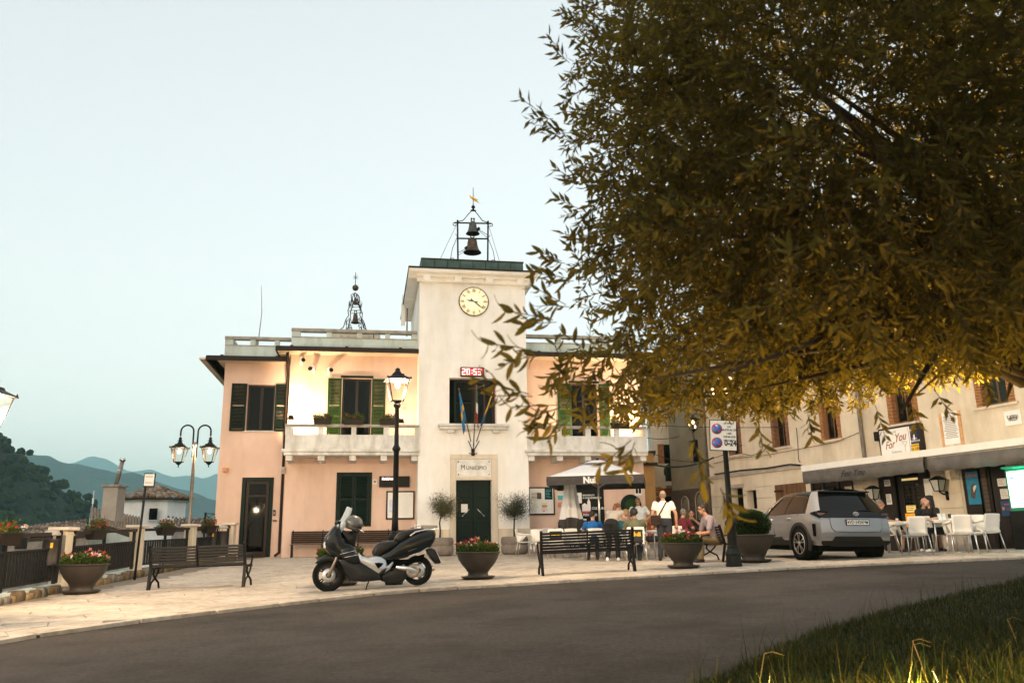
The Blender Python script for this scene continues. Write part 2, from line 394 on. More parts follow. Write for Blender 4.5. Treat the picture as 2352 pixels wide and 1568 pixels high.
hill('far_hills', [(-900, 1080), (-300, 1090), (60, 1100), (165, 1064), (210, 1047), (240, 1052), (300, 1083), (345, 1076), (400, 1092), (430, 1089), (470, 1098), (500, 1086), (700, 1100), (1000, 1090), (1500, 1070), (2600, 1080)], 5200, 1500, -60, m_h3, 14, .0012, 260)
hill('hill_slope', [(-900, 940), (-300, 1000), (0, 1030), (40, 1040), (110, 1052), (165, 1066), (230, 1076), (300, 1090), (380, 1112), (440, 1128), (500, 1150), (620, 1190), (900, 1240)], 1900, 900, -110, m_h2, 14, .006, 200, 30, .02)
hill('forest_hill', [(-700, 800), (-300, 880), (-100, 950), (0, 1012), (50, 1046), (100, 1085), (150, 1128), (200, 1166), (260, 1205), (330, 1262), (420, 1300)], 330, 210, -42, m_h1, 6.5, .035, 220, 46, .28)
# single tree crowns standing out on the near hill
hillo = bpy.data.objects['forest_hill']; rh = random.Random(4); hv = [v.co for v in hillo.data.vertices]; cb = MB(); CM = []
for _ in range(4200):
    p = rh.choice(hv); z = (p - EYE).dot(_f)
    if z < 20: continue
    u = 1176 + FP * (p - EYE).dot(RT) / z
    if u < -60 or u > 420: continue
    r_ = rh.uniform(.9, 2.3); c = p + Vector((rh.uniform(-3, 3), rh.uniform(-3, 3), r_ * .3)); b = len(cb.v); ph = rh.random() * 9
    for i in range(5):
        a = .25 + pi * .62 * i / 4
        for k in range(7): t = 2 * pi * k / 7 + ph; q = r_ * rh.uniform(.75, 1.15); cb.v.append((c.x + q * sin(a) * cos(t), c.y + q * sin(a) * sin(t), c.z + q * 1.1 * cos(a)))
    for i in range(4):
        for k in range(7): cb.f.append((b + i * 7 + k, b + (i + 1) * 7 + k, b + (i + 1) * 7 + (k + 1) % 7, b + i * 7 + (k + 1) % 7))
    cb.f.append(tuple(b + k for k in range(7)))
cb.sm = [False] * len(cb.f); cb.mi = [0] * len(cb.f)
cb.build('hillside_woods', LEAFM('hill_tree_green', [(.004, .012, .003), (.010, .026, .005), (.018, .034, .006)], 0), kind='stuff')
vf = MB(); vf.add([(-9000, -3000, -75), (9000, -3000, -75), (9000, 9000, -75), (-9000, 9000, -75)], [(0, 1, 2, 3)]); vf.build('valley_ground', m_h2, kind='structure')
hz = MB(); hz.box(-8900, 8900, -2900, 8900, -77, 620)
m_haze = bpy.data.materials.new('haze_air'); m_haze.use_nodes = True; _n = m_haze.node_tree; _n.nodes.clear()
_v = _n.nodes.new('ShaderNodeVolumePrincipled'); _v.inputs['Color'].default_value = (.58, .95, 1, 1); _v.inputs['Density'].default_value = .00022; _v.inputs['Anisotropy'].default_value = .0
_o = _n.nodes.new('ShaderNodeOutputMaterial'); _n.links.new(_v.outputs[0], _o.inputs['Volume'])
hz.build('haze', m_haze, kind='stuff')
# ================================================================== the town hall
O = gp(1088, 1272); H = Facade(O, radians(80))
hall = T('town_hall', 'two-storey salmon town hall with white clock tower and white balconies', 'town hall', O, H.rz)
def cells(mb, s0, s1, z0, z1, y, holes, dep=.3, sides=True, yb=None):
    "front wall with openings (jambs dep deep); yb: back plane for the outer sides"
    S = sorted({s0, s1, *[min(max(a, s0), s1) for h in holes for a in h[:2]]}); Z = sorted({z0, z1, *[min(max(a, z0), z1) for h in holes for a in h[2:4]]})
    for a, b in zip(S, S[1:]):
        for c, d in zip(Z, Z[1:]):
            m, n = (a + b) / 2, (c + d) / 2
            if any(h[0] < m < h[1] and h[2] < n < h[3] for h in holes): continue
            mb.add([(a, y, c), (b, y, c), (b, y, d), (a, y, d)], [(0, 1, 2, 3)])
    for h in holes:
        a, b, c, d = h[:4]; e = y + dep
        mb.add([(a, y, c), (b, y, c), (b, y, d), (a, y, d), (a, e, c), (b, e, c), (b, e, d), (a, e, d)], [(0, 4, 5, 1), (1, 5, 6, 2), (2, 6, 7, 3), (3, 7, 4, 0)])
    if sides:
        e = yb
        mb.add([(s0, y, z0), (s1, y, z0), (s1, y, z1), (s0, y, z1), (s0, e, z0), (s1, e, z0), (s1, e, z1), (s0, e, z1)], [(0, 3, 7, 4), (1, 5, 6, 2), (3, 2, 6, 7), (4, 7, 6, 5)])
def shutter(parent, s0, s1, z0, z1, y, mat, ang=0, name='shutter'):
    "louvred leaf as a part, its louvres a sub-part; hinged at s0"
    w = s1 - s0; fr_ = MB(); t = .04; b = .07
    fr_.box(0, b, -t, 0, 0, z1 - z0).box(w - b, w, -t, 0, 0, z1 - z0).box(b, w - b, -t, 0, 0, b).box(b, w - b, -t, 0, z1 - z0 - b, z1 - z0).box(b, w - b, -t, 0, (z1 - z0) * .5 - b / 2, (z1 - z0) * .5 + b / 2)
    f = fr_.build(name, mat, parent, (s0, y, z0), .004); f.rotation_euler = (0, 0, ang)
    lv = MB(); z = b + .02
    while z < z1 - z0 - b:
        if abs(z - (z1 - z0) * .5) > b * .6:
            lv.add([(b, -t + .003, z), (w - b, -t + .003, z), (w - b, -.004, z + .042), (b, -.004, z + .042), (b, -t + .003, z + .008), (w - b, -t + .003, z + .008), (w - b, -.004, z + .05), (b, -.004, z + .05)], [(0, 1, 5, 4), (4, 5, 6, 7), (0, 3, 2, 1), (3, 7, 6, 2)])
        z += .05
    lv.build('louvres', mat, f, kind='stuff'); return f
# ---- tower
tS0, tS1 = -1.93, 1.97; TZ = H.q(1088, 640)[1]
niche = H.rect(1032, 868, 1140, 975); door = H.rect(1047, 1102, 1130, 1272); door = (door[0], door[1], -.1, door[3])
mb = MB(); cells(mb, tS0, tS1, -.3, TZ, 0, [niche, door], .38, True, 6.3); mb.build('tower_wall', m_white, hall)
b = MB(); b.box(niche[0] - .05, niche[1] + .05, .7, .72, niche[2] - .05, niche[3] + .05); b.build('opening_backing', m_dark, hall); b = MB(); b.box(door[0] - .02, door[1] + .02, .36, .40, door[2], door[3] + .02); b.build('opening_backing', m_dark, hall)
# base plinth
pl0 = H.q(1030, 1215)[1]
for a, c in ((tS0 - .012, door[0] - .22), (door[1] + .22, tS1 + .012)):
    mb = MB(); mb.box(a, c, -.035, .0, -.3, pl0); mb.build('plinth', m_stone, hall, bev=.006)
# eaves
e0 = H.q(940, 616, -.55)[0]; e1 = H.q(1237, 628, -.55)[0]; ez = H.q(1088, 622, -.55)[1]
z_b = ez - .06
mb = MB(); mb.box(e0, e1, -.55, 1.35, z_b, z_b + .09); mb.box(tS0 - .42, tS1 + .42, 1.35, 6.6, z_b, z_b + .088); mb.build('eave_soffit', m_white, hall)
mb = MB(); mb.box(e0 - .03, e1 + .03, -.58, 1.38, z_b + .092, z_b + .15); mb.box(tS0 - .46, tS1 + .46, 1.38, 6.64, z_b + .092, z_b + .147); mb.build('roof_edge', m_fascia, hall)
mb = MB(); mb.box(e0 + .28, e1 - .28, -.32, .0, z_b - .11, z_b - .002); mb.box(tS0 - .12, tS1 + .12, -.16, -.002, z_b - .26, z_b - .112); mb.build('cornice', m_white, hall, bev=.01)
for i in range(4):
    s = tS0 + .22 + (tS1 - tS0 - .44) * i / 3; mb = MB(); mb.box(s - .13, s + .13, -.36, -.162, z_b - .30, z_b - .112); mb.build('cornice_bracket', m_white, hall, bev=.01)
ca0 = H.q(968, 605)[0]; ca1 = H.q(1201, 610)[0]; caz = H.q(1085, 600)[1]
mb = MB(); mb.box(ca0, ca1, -.05, 6.0, z_b + .15, caz); mb.build('copper_roof', m_copper, hall)
mb = MB(); mb.box(ca0 - .02, ca1 + .02, -.08, 6.03, caz, caz + .035)
for i in range(1, 8): s = ca0 + (ca1 - ca0) * i / 8; mb.box(s - .008, s + .008, -.065, -.05, z_b + .15, caz)
mb.build('roof_capping', m_fascia, hall)
# clock
cs, cz = H.q(1088, 693); cr_ = .545
m_dial = MAT('lit_clock_dial', (.85, .72, .50), .5, .04, 5, 0, emit=(1, .74, .42), es=.10)
ck = MB(); ck.M = Matrix.Translation((cs, 0, cz)) @ Matrix.Rotation(pi / 2, 4, 'X'); ck.lathe([(cr_ - .01, .0), (cr_ - .01, .045), (0, .05)], 48)
clock = ck.build('clock', m_dial, hall)
rim = MB(); rim.M = Matrix.Translation((cs, 0, cz)) @ Matrix.Rotation(pi / 2, 4, 'X'); rim.lathe([(cr_, 0), (cr_ + .012, .03), (cr_ + .002, .06), (cr_ - .014, .062), (cr_ - .016, .048)], 48, cap=False); rim.build('clock_rim', m_black, clock)
tk = MB()
for i in range(60):
    a = radians(6 * i); r0, r1 = (.5, .525) if i % 5 else (.495, .53); w = .004 if i % 5 else .022
    tk.bar((cs + sin(a) * r0, -.054, cz + cos(a) * r0), (cs + sin(a) * r1, -.054, cz + cos(a) * r1), w, .006, (0, 1, 0))
tk.build('minute_marks', m_ink, clock, kind='stuff')
for i, s in enumerate('XII I II III IIII V VI VII VIII IX X XI'.split()):
    a = radians(30 * i); o = text('numeral', s, .17, m_ink, clock, (cs + sin(a) * .405, -.056, cz + cos(a) * .405), sx=.62, bold=.003)
    o.rotation_euler = Matrix.Rotation(pi / 2, 3, 'X').to_euler(); o.rotation_euler = (pi / 2, (a if abs(a - pi) > 9 else a), 0)
for nm, a, L, w in (('hour_hand', radians(-81), .30, .03), ('minute_hand', radians(129), .46, .026)):
    h = MB(); d = Vector((sin(a), 0, cos(a))); n = Vector((cos(a), 0, -sin(a))); c = Vector((cs, -.07, cz))
    pts = [c - d * .14 - n * .035, c - d * .14 + n * .035, c - d * .06 + n * .012, c + d * L * .5 + n * w, c + d * L, c + d * L * .5 - n * w, c - d * .06 - n * .012]
    h.add(pts + [p + Vector((0, .012, 0)) for p in pts], [tuple(range(7)), tuple(range(13, 6, -1))] + [((k + 1) % 7, k, 7 + k, 7 + (k + 1) % 7) for k in range(7)]); h.build(nm, m_copper, clock)
# tower window: sill, shutters inside the niche
sl_ = H.rect(1006, 976, 1168, 985, -.1)
mb = MB(); mb.box(sl_[0], sl_[1], -.30, .0, niche[2] - .09, niche[2] - .0); mb.box(sl_[0] + .05, sl_[1] - .05, -.24, .0, niche[2] - .19, niche[2] - .092); mb.build('stone_sill', m_trim, hall, bev=.01)
for s in (sl_[0] + .45, sl_[1] - .45): mb = MB(); mb.box(s - .12, s + .12, -.16, .0, niche[2] - .30, niche[2] - .192); mb.build('sill_bracket', m_trim, hall, bev=.008)
nw = niche[1] - niche[0]
shutter(hall, niche[0] + .2, niche[0] + .2 + nw * .42, niche[2] + .02, niche[3] - .06, .3, m_green)
wf = MB(); wa = niche[0] + .2 + nw * .44; wf.box(wa, wa + .07, .42, .48, niche[2], niche[3]).box(niche[1] - .1, niche[1] - .02, .42, .48, niche[2], niche[3]).box(wa, niche[1] - .02, .42, .48, niche[3] - .1, niche[3] - .02).box((wa + niche[1]) / 2 - .03, (wa + niche[1]) / 2 + .03, .42, .48, niche[2], niche[3] - .1)
wfo = wf.build('window_frame', m_wood, hall); g = MB(); g.box(wa + .07, niche[1] - .1, .445, .452, niche[2], niche[3] - .1); g.build('pane', m_glass, wfo)
# door
dz1 = door[3]; D = MB(); dw = (door[1] - door[0]) / 2
for k, s in enumerate((door[0], door[0] + dw)):
    D = MB(); D.box(s + .01, s + dw - .006, .25, .31, -.1, dz1 - .01); dl = D.build('door_leaf', m_green, hall, bev=.004)
    for (a, b_) in ((.06, .52), (.58, 1.15), (1.21, 1.85), (1.91, 2.42)):
        p = MB(); p.box(s + .1, s + dw - .1, .235, .25, a, min(b_, dz1 - .12)); p.build('door_panel', m_green, dl, bev=.008)
    c = s + (dw - .22 if k == 0 else .22); z = H.q(1075, 1173)[1]; sg = 1 if k == 0 else -1
    hd = MB(); hd.tube([(c - .15 * sg, .20, z - .16), (c + .08 * sg, .17, z + .07)], .014); hd.sphere((c - .15 * sg, .21, z - .16), .03, 8, 5); hd.build('door_handle', m_alu, dl)
a = H.rect(1059, 1157, 1074, 1176, .24); n_ = MB(); n_.box(a[0], a[1], .222, .226, a[2], a[3]); TAG(n_.build('paper_notice', m_paper, None), 'sheet of white paper taped on the dark green town hall door', 'notice').matrix_world = Matrix.Translation(O) @ Matrix.Rotation(H.rz, 4, 'Z')
fw_ = .2
lin = H.q(1088, 1098)[1]; top = H.q(1088, 1043)[1]
for nm, (s0, s1, z0, z1) in {'door_jamb': (door[0] - fw_, door[0], -.1, top - .17), 'door_jamb.001': (door[1], door[1] + fw_, -.1, top - .17), 'door_lintel': (door[0] - fw_, door[1] + fw_, top - .168, top), 'door_sill': (door[0] + .002, door[1] - .002, dz1 - .0, dz1 + .1)}.items():
    mb = MB(); mb.box(s0, s1, -.05, -.001, z0, z1); mb.build(nm.split('.')[0], m_stone, hall, bev=.006)
pq = MB(); pq.box(door[0] + .03, door[1] - .03, -.03, -.001, dz1 + .13, top - .2)
plq = TAG(T('name_plaque', 'marble plaque over the main door lettered Municipio', 'plaque', O, H.rz), 'marble plaque over the main door lettered Municipio', 'plaque')
pq.build('marble_slab', MAT('veined_marble', (.68, .66, .62), .35, .2, 2.2, .05), plq, bev=.003)
pz = (dz1 + .13 + top - .2) / 2; pc = (door[0] + door[1]) / 2
text('lettering', 'M', .25, m_ink, plq, (pc - .385, -.034, pz + .02), sx=.85); text('lettering', 'UNICIPIO', .18, m_ink, plq, (pc + .09, -.034, pz), sx=.95)
for sx_ in (-1, 1):
    for sz_ in (-1, 1): q = MB(); q.sphere((pc + sx_ * (dw - .09), -.035, pz + sz_ * (.5 * (top - dz1 - .33) - .06)), .022, 8, 5); q.build('stud', m_black, plq)
# ---- wings.  mid walls 1.0 m behind the tower front, outer left wing 1.7 m
YM, YW = 1.0, 1.7
ms0 = H.q(652, 1150, YM)[0]; ms1 = H.q(1482, 1150, YM)[0]
zE = H.q(800, 806, .25)[1]      # underside of the middle eaves
fw_open = H.rect(785, 868, 852, 1003, YM); low_w = H.rect(773, 1087, 852, 1207, YM)
mb = MB(); cells(mb, ms0, tS0, -.4, zE, YM, [fw_open, low_w], .25, True, 8.5); mb.build('wing_wall', m_pink, hall)
rw_open = H.rect(1312, 880, 1374, 1005, YM); brd = H.rect(1322, 1108, 1393, 1285, YM)
mb = MB(); cells(mb, tS1, ms1, -.4, zE, YM, [rw_open], .25, True, 8.5); mb.build('wing_wall', m_pink, hall)
lw0 = H.q(503, 1050, YW)[0]; zW = H.q(560, 826, 1.05)[1]
win = H.rect(567, 883, 630, 989, YW); wdoor = H.rect(552, 1096, 625, 1268, YW)
mb = MB(); cells(mb, lw0, ms0, -.6, zW, YW, [win, (wdoor[0], wdoor[1], -.3, wdoor[3])], .25, True, 8.5); mb.build('wing_wall', m_pink, hall)
# eaves of the wings
def eave(s0, s1, y, z, yb=8.6, ov=True):
    mb = MB(); mb.box(s0, s1, y + .04, yb, z, z + .07); mb.build('eave_soffit', m_cream, hall)
    mb = MB(); mb.box(s0 - .03, s1, y - .03, y + .04, z - .03, z + .14); mb.box(s0 - .06, s0 - .0, y + .041, yb, z - .03, z + .137); mb.build('gutter', m_fascia, hall, bev=.015)
    s = s0 + .5
    while s < s1 - .3: mb = MB(); mb.box(s - .05, s + .05, y - .04, y + .02, z + .12, z + .17); mb.build('gutter_clip', m_fascia, hall); s += 1.9
em0 = H.q(636, 800, .25)[0]; ew0 = H.q(476, 818, 1.05)[0]
eave(em0, tS0 - .002, .25, zE); eave(tS1 + .03, ms1 + .6, .25, zE); eave(ew0, em0 + .3, 1.05, zW)
mb = MB(); mb.box(lw0 - .8, lw0 - .2, 1.1, 8.6, zW + .0, zW + .07); mb.build('eave_soffit', m_cream, hall)
# roof parapets with openings
def parapet(s0, s1, y, z0, z1, posts, zo0, zo1):
    mb = MB(); mb.box(s0, s1, y, y + .22, z0, zo0); mb.build('parapet_wall', m_parap, hall)
    for a, b_ in posts: mb = MB(); mb.box(a, b_, y + .01, y + .2, zo0, zo1); mb.build('parapet_post', m_parap, hall)
    mb = MB(); mb.box(s0 - .02, s1, y - .03, y + .25, zo1, z1); mb.build('parapet_rail', m_conc, hall, bev=.01)
    mb = MB(); mb.box(s0, s1, y - .02, y + .0, zo0 - .03, zo0); mb.build('parapet_ledge', m_conc, hall)
YP = 1.35
pz0 = zE + .05; q = lambda v, u=820: H.q(u, v, YP)[1]
parapet(H.q(670, 770, YP)[0], tS0 - .003, YP, pz0, q(757), [(H.q(a, 768, YP)[0], H.q(b_, 768, YP)[0]) for a, b_ in ((670, 690), (750, 762), (820, 832), (885, 896), (947, 966))], q(776), q(764))
parapet(tS1 + .003, ms1, YP, pz0, q(757), [(tS1 + .003 + k * 1.45, tS1 + .2 + k * 1.45) for k in range(3)] + [(ms1 - .22, ms1)], q(776), q(764))
YQ = 2.1; q = lambda v: H.q(590, v, YQ)[1]
parapet(H.q(517, 790, YQ)[0], H.q(668, 790, YQ)[0], YQ, zW + .05, q(773.5), [(H.q(a, 786, YQ)[0], H.q(b_, 786, YQ)[0]) for a, b_ in ((517, 536), (575, 587), (631, 642))], q(793), q(780))
mb = MB(); zz = q(773.5); s = H.q(517, 790, YQ)[0]; mb.box(s, s + .22, YQ + .25, 8, zW + .05, q(793)); mb.box(s - .02, s + .25, YQ + .25, 8, q(780), zz); mb.build('parapet_wall', m_parap, hall)
# downpipe at the junction
jx = ms0 - .12
mb = MB(); mb.tube([(em0 + .35, .5, zE - .05), (em0 + .35, .6, zE - .2), (jx + .04, YM + .1, zE - .75), (jx, YM + .45, zE - 1.0), (jx, YM + .45, .4), (jx, YM + .45, .15), (jx - .12, YM + .3, .05)], .05, 8); mb.build('downpipe', m_fascia, hall)
# windows and shutters
def window(op, y, mat=m_wood, mull=1, sill=True):
    s0, s1, z0, z1 = op; t = .07; f = MB(); Y = y + .18
    f.box(s0, s0 + t, Y, Y + .06, z0, z1).box(s1 - t, s1, Y, Y + .06, z0, z1).box(s0 + t, s1 - t, Y, Y + .06, z1 - t, z1).box(s0 + t, s1 - t, Y, Y + .06, z0, z0 + t)
    for i in range(mull): c = s0 + (s1 - s0) * (i + 1) / (mull + 1); f.box(c - t * .7, c + t * .7, Y - .005, Y + .055, z0 + t, z1 - t)
    fo = f.build('window', mat, hall, bev=.004)
    n = mull + 1
    for i in range(n):
        a = s0 + t + (s1 - s0 - 2 * t) * i / n; b_ = a + (s1 - s0 - 2 * t) / n; g = MB(); g.box(a, b_, Y + .02, Y + .028, z0 + t, z1 - t); g.build('pane', m_glass, fo)
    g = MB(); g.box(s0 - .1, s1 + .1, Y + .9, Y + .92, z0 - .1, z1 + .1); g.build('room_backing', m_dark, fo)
    if sill: g = MB(); g.box(s0 - .1, s1 + .1, y - .06, y - .001, z0 - .05, z0); g.build('window_sill', m_trim, hall, bev=.008)
window(win, YW); window(fw_open, YM, sill=False); window(rw_open, YM, sill=False)
shutter(hall, H.q(530, 935, YW)[0], win[0] - .02, win[2] - .02, win[3] + .02, YW - .03, m_green); shutter(hall, win[1] + .02, min(H.q(660, 935, YW)[0], ms0 - .02), win[2] - .02, win[3] + .02, YW - .03, m_green)
mb = MB(); mb.box(fw_open[0] - .06, fw_open[1] + .06, YM - .1, YM - .002, fw_open[3], fw_open[3] + .07); mb.build('shutter_hood', m_green, hall); mb = MB(); mb.box(rw_open[0] - .06, rw_open[1] + .06, YM - .1, YM - .002, rw_open[3], rw_open[3] + .07); mb.build('shutter_hood', m_green, hall)
shutter(hall, H.q(752, 935, YM)[0], fw_open[0] - .02, fw_open[2], fw_open[3] - .03, YM - .06, m_gshut); shutter(hall, fw_open[1] + .02, H.q(885, 935, YM)[0], fw_open[2], fw_open[3] - .03, YM - .06, m_gshut)
shutter(hall, H.q(1280, 935, YM)[0], rw_open[0] - .02, rw_open[2], rw_open[3] - .03, YM - .06, m_gshut); shutter(hall, rw_open[1] + .02, H.q(1399, 935, YM)[0], rw_open[2], rw_open[3] - .03, YM - .06, m_gshut)
s0, s1, z0, z1 = low_w; mb = MB(); t = .06
mb.box(s0 - .02, s0 + t, YM - .03, YM + .04, z0 - .02, z1 + .04).box(s1 - t, s1 + .02, YM - .03, YM + .04, z0 - .02, z1 + .04).box(s0 + t, s1 - t, YM - .03, YM + .04, z1 - .02, z1 + .04).box(s0 + t, s1 - t, YM - .03, YM + .04, z0 - .02, z0 + .04); mb.build('shutter_frame', m_green, hall)
sm = (s0 + s1) / 2; shutter(hall, s0 + t + .01, sm - .005, z0 + .05, z1 - .03, YM + .03, m_green); shutter(hall, sm + .005, s1 - t - .01, z0 + .05, z1 - .03, YM + .03, m_green)
# side door of the left wing: green frame, glazed leaf with a curtain
s0, s1, z0, z1 = wdoor; z0 = -.05; t = .13
mb = MB(); mb.box(s0, s0 + t, YW - .03, YW + .12, z0, z1).box(s1 - t, s1, YW - .03, YW + .12, z0, z1).box(s0 + t, s1 - t, YW - .03, YW + .12, z1 - t, z1); sdo = mb.build('side_door', m_green, hall)
mb = MB(); a, b_ = s0 + t + .02, s1 - t - .02; zt = H.q(590, 1138, YW)[1]
mb.box(a, a + .1, YW + .02, YW + .07, z0, z1 - t).box(b_ - .1, b_, YW + .02, YW + .07, z0, z1 - t).box(a + .1, b_ - .1, YW + .02, YW + .07, zt - .04, zt + .04).box(a + .1, b_ - .1, YW + .02, YW + .07, z0, z0 + .25).box(a + .1, b_ - .1, YW + .02, YW + .07, z1 - t - .1, z1 - t); mb.build('door_frame', m_fascia, sdo)
g = MB(); g.box(a + .1, b_ - .1, YW + .04, YW + .046, z0 + .25, z1 - t - .1); g.build('pane', m_glass, sdo)
m_lace = MAT('gold_lace', (.22, .16, .06), .5, .9, 9, .2, col2=(.012, .01, .006))
cv = MB(); n = 22; pts = []
for i in range(n + 1):
    x = a + .12 + (b_ - a - .24) * i / n
    for j in range(9):
        z = z0 + .3 + (zt - z0 - .4) * j / 8; w = 1 - .5 * sin(pi * (j / 8) ** 1.2) * (1 if i / n > .5 else .3)
        pts.append((a + (b_ - a) / 2 + (x - a - (b_ - a) / 2) * w, YW + .1 + .02 * sin(i * 1.9), z))
cv.add(pts, [(i * 9 + j, (i + 1) * 9 + j, (i + 1) * 9 + j + 1, i * 9 + j + 1) for i in range(n) for j in range(8)], True); cv.build('lace_curtain', m_lace, sdo)
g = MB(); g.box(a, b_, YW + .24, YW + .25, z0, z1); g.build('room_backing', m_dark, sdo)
# balconies
def balcony(s0, s1, posts, label):
    y0, y1 = -.06, YM; z = lambda v, u=810: H.q(u, v, y0)[1]
    zr1, zr0, zo0, zs1, zs0, zb = z(974), z(980), z(998), z(1031), z(1041), z(1057)
    P = MB(); P.box(s0 - .1, s1, y0 - .09, y1, zs0 + .05, zs1); bo = P.build('balcony', m_trim, hall, bev=.015)
    P = MB(); P.box(s0 - .03, s1, y0 - .03, y1, zs0 - .06, zs0 + .048); P.build('balcony_slab', m_trim, bo, bev=.01)
    P = MB(); P.box(s0, s1, y0, y0 + .13, zs1, zo0); P.box(s0, s0 + .13, y0 + .13, y1, zs1, zo0); P.build('balustrade_wall', m_trim, bo)
    for a, c in posts: P = MB(); P.box(a, c, y0 + .005, y0 + .125, zo0, zr0); P.build('balustrade_post', m_trim, bo)
    P = MB(); P.box(s0 - .03, s1, y0 - .03, y0 + .16, zr0, zr1); P.box(s0 - .03, s0 + .16, y0 + .16, y1, zr0, zr1); P.build('balustrade_rail', m_conc, bo, bev=.008)
    n = 5
    for k in range(n):
        c = s0 + .15 + (s1 - s0 - .3) * k / (n - 1); P = MB(); P.box(c - .11, c + .11, y0 + .06, y1, zs0 - .24, zs0 - .062); P.build('balcony_bracket', m_trim, bo, bev=.008)
    return zr1
bp = lambda us: [(H.q(a, 990, -.06)[0], H.q(c, 990, -.06)[0]) for a, c in us]
bs0 = H.q(655, 1010, -.06)[0]
zrail = balcony(bs0, tS0 + .03, bp([(655, 671), (731, 743), (807, 818), (881, 893), (953, 965)]), 'l')
bs1 = H.q(1486, 1010, -.06)[0]
balcony(tS1 - .03, bs1, [(tS1 - .03 + k * (bs1 - tS1 - .1) / 4, tS1 + .15 + k * (bs1 - tS1 - .1) / 4) for k in range(5)], 'r')
mb = MB(); mb.box(bs1 - .13, bs1, .07, YM, H.q(1400, 1031, -.06)[1], zrail); mb.build('balustrade_wall', m_trim, hall)
# ---- things on the facade
def on_wall(name, label, cat, group=None): return T(name, label, cat, O, H.rz, group)
# LED clock
a = H.rect(1058, 843, 1112, 864, -.12); lc = on_wall('led_clock', 'red digital clock reading 20:53 above the tower window', 'digital clock')
mb = MB(); mb.box(a[0], a[1], -.12, -.001, a[2], a[3]); mb.build('casing', m_black, lc, bev=.006); mb = MB(); mb.box(a[0] + .03, a[1] - .03, -.125, -.1205, a[2] + .03, a[3] - .03); mb.build('screen', m_dark_red, lc)
seg = {'2': 'abged', '0': 'abcdef', '5': 'afgcd', '3': 'abgcd'}; dwid = (a[1] - a[0] - .1) / 4.6; dh = a[3] - a[2] - .1
x = a[0] + .05
for ch in '20:53':
    g = MB(); zc = a[2] + .05
    if ch == ':':
        for zz in (.3, .7): g.box(x + .02, x + .055, -.132, -.1255, zc + dh * zz - .018, zc + dh * zz + .018)
        g.build('digit', m_ledw, lc); x += dwid * .5; continue
    w = dwid * .74; t = .032
    for sg in seg[ch]:
        X0, X1, Z0, Z1 = {'a': (0, w, dh - t, dh), 'g': (0, w, dh / 2 - t / 2, dh / 2 + t / 2), 'd': (0, w, 0, t), 'f': (0, t, dh / 2, dh), 'b': (w - t, w, dh / 2, dh), 'e': (0, t, 0, dh / 2), 'c': (w - t, w, 0, dh / 2)}[sg]
        g.box(x + X0, x + X1, -.132 - .0005 * ('abcdefg'.index(sg)), -.1255, zc + Z0, zc + Z1)
    g.build('digit', m_ledw, lc); x += dwid
light('led_glow', 'AREA', (0, 0, 0), 1.2, (1, .1, .08), .3, parent=lc).location = ((a[0] + a[1]) / 2, -.2, a[2] - .05)
def crest(u, v, w, y, label):
    t = on_wall('crest_plate', label, 'crest'); a = H.rect(u - w, v - w * 1.2, u + w, v + w * 1.2, y); mb = MB(); mb.box(a[0], a[1], y - .012, y - .001, a[2], a[3]); mb.build('plate', m_paper, t)
    c = (a[0] + a[1]) / 2; zc = (a[2] + a[3]) / 2; k = (a[1] - a[0]) * .36; mb = MB(); mb.prism([(c - k, zc + k), (c + k, zc + k), (c + k * .9, zc - k * .3), (c, zc - k), (c - k * .9, zc - k * .3)], y - .016, y - .0125)
    mb.build('shield', m_conc, t); mb = MB(); mb.prism([(c - k * .3, zc - k * .5), (c + k * .3, zc - k * .5), (c + k * .3, zc + k * .3), (c, zc + k * .8), (c - k * .3, zc + k * .3)], y - .02, y - .0165); mb.build('tower_emblem', m_ink, t)
crest(1118, 853, 4.2, 0, 'small town crest plate just right of the red digital clock'); crest(861, 1106, 4.5, YM, 'small town crest plate beside the closed ground floor shutters')
# dark message display, lower left
a = H.rect(871, 1093, 941, 1118, YM - .1); t = on_wall('message_display', 'black electronic message display with a glowing red line of text', 'display')
mb = MB(); mb.box(a[0], a[1], YM - .12, YM - .001, a[2], a[3]); mb.build('casing', m_black, t, bev=.008); text('red_text', 'FRASUWALL.', .115, m_ledw, t, (a[0] + .36, YM - .124, a[3] - .1), sx=.8, bold=.006)
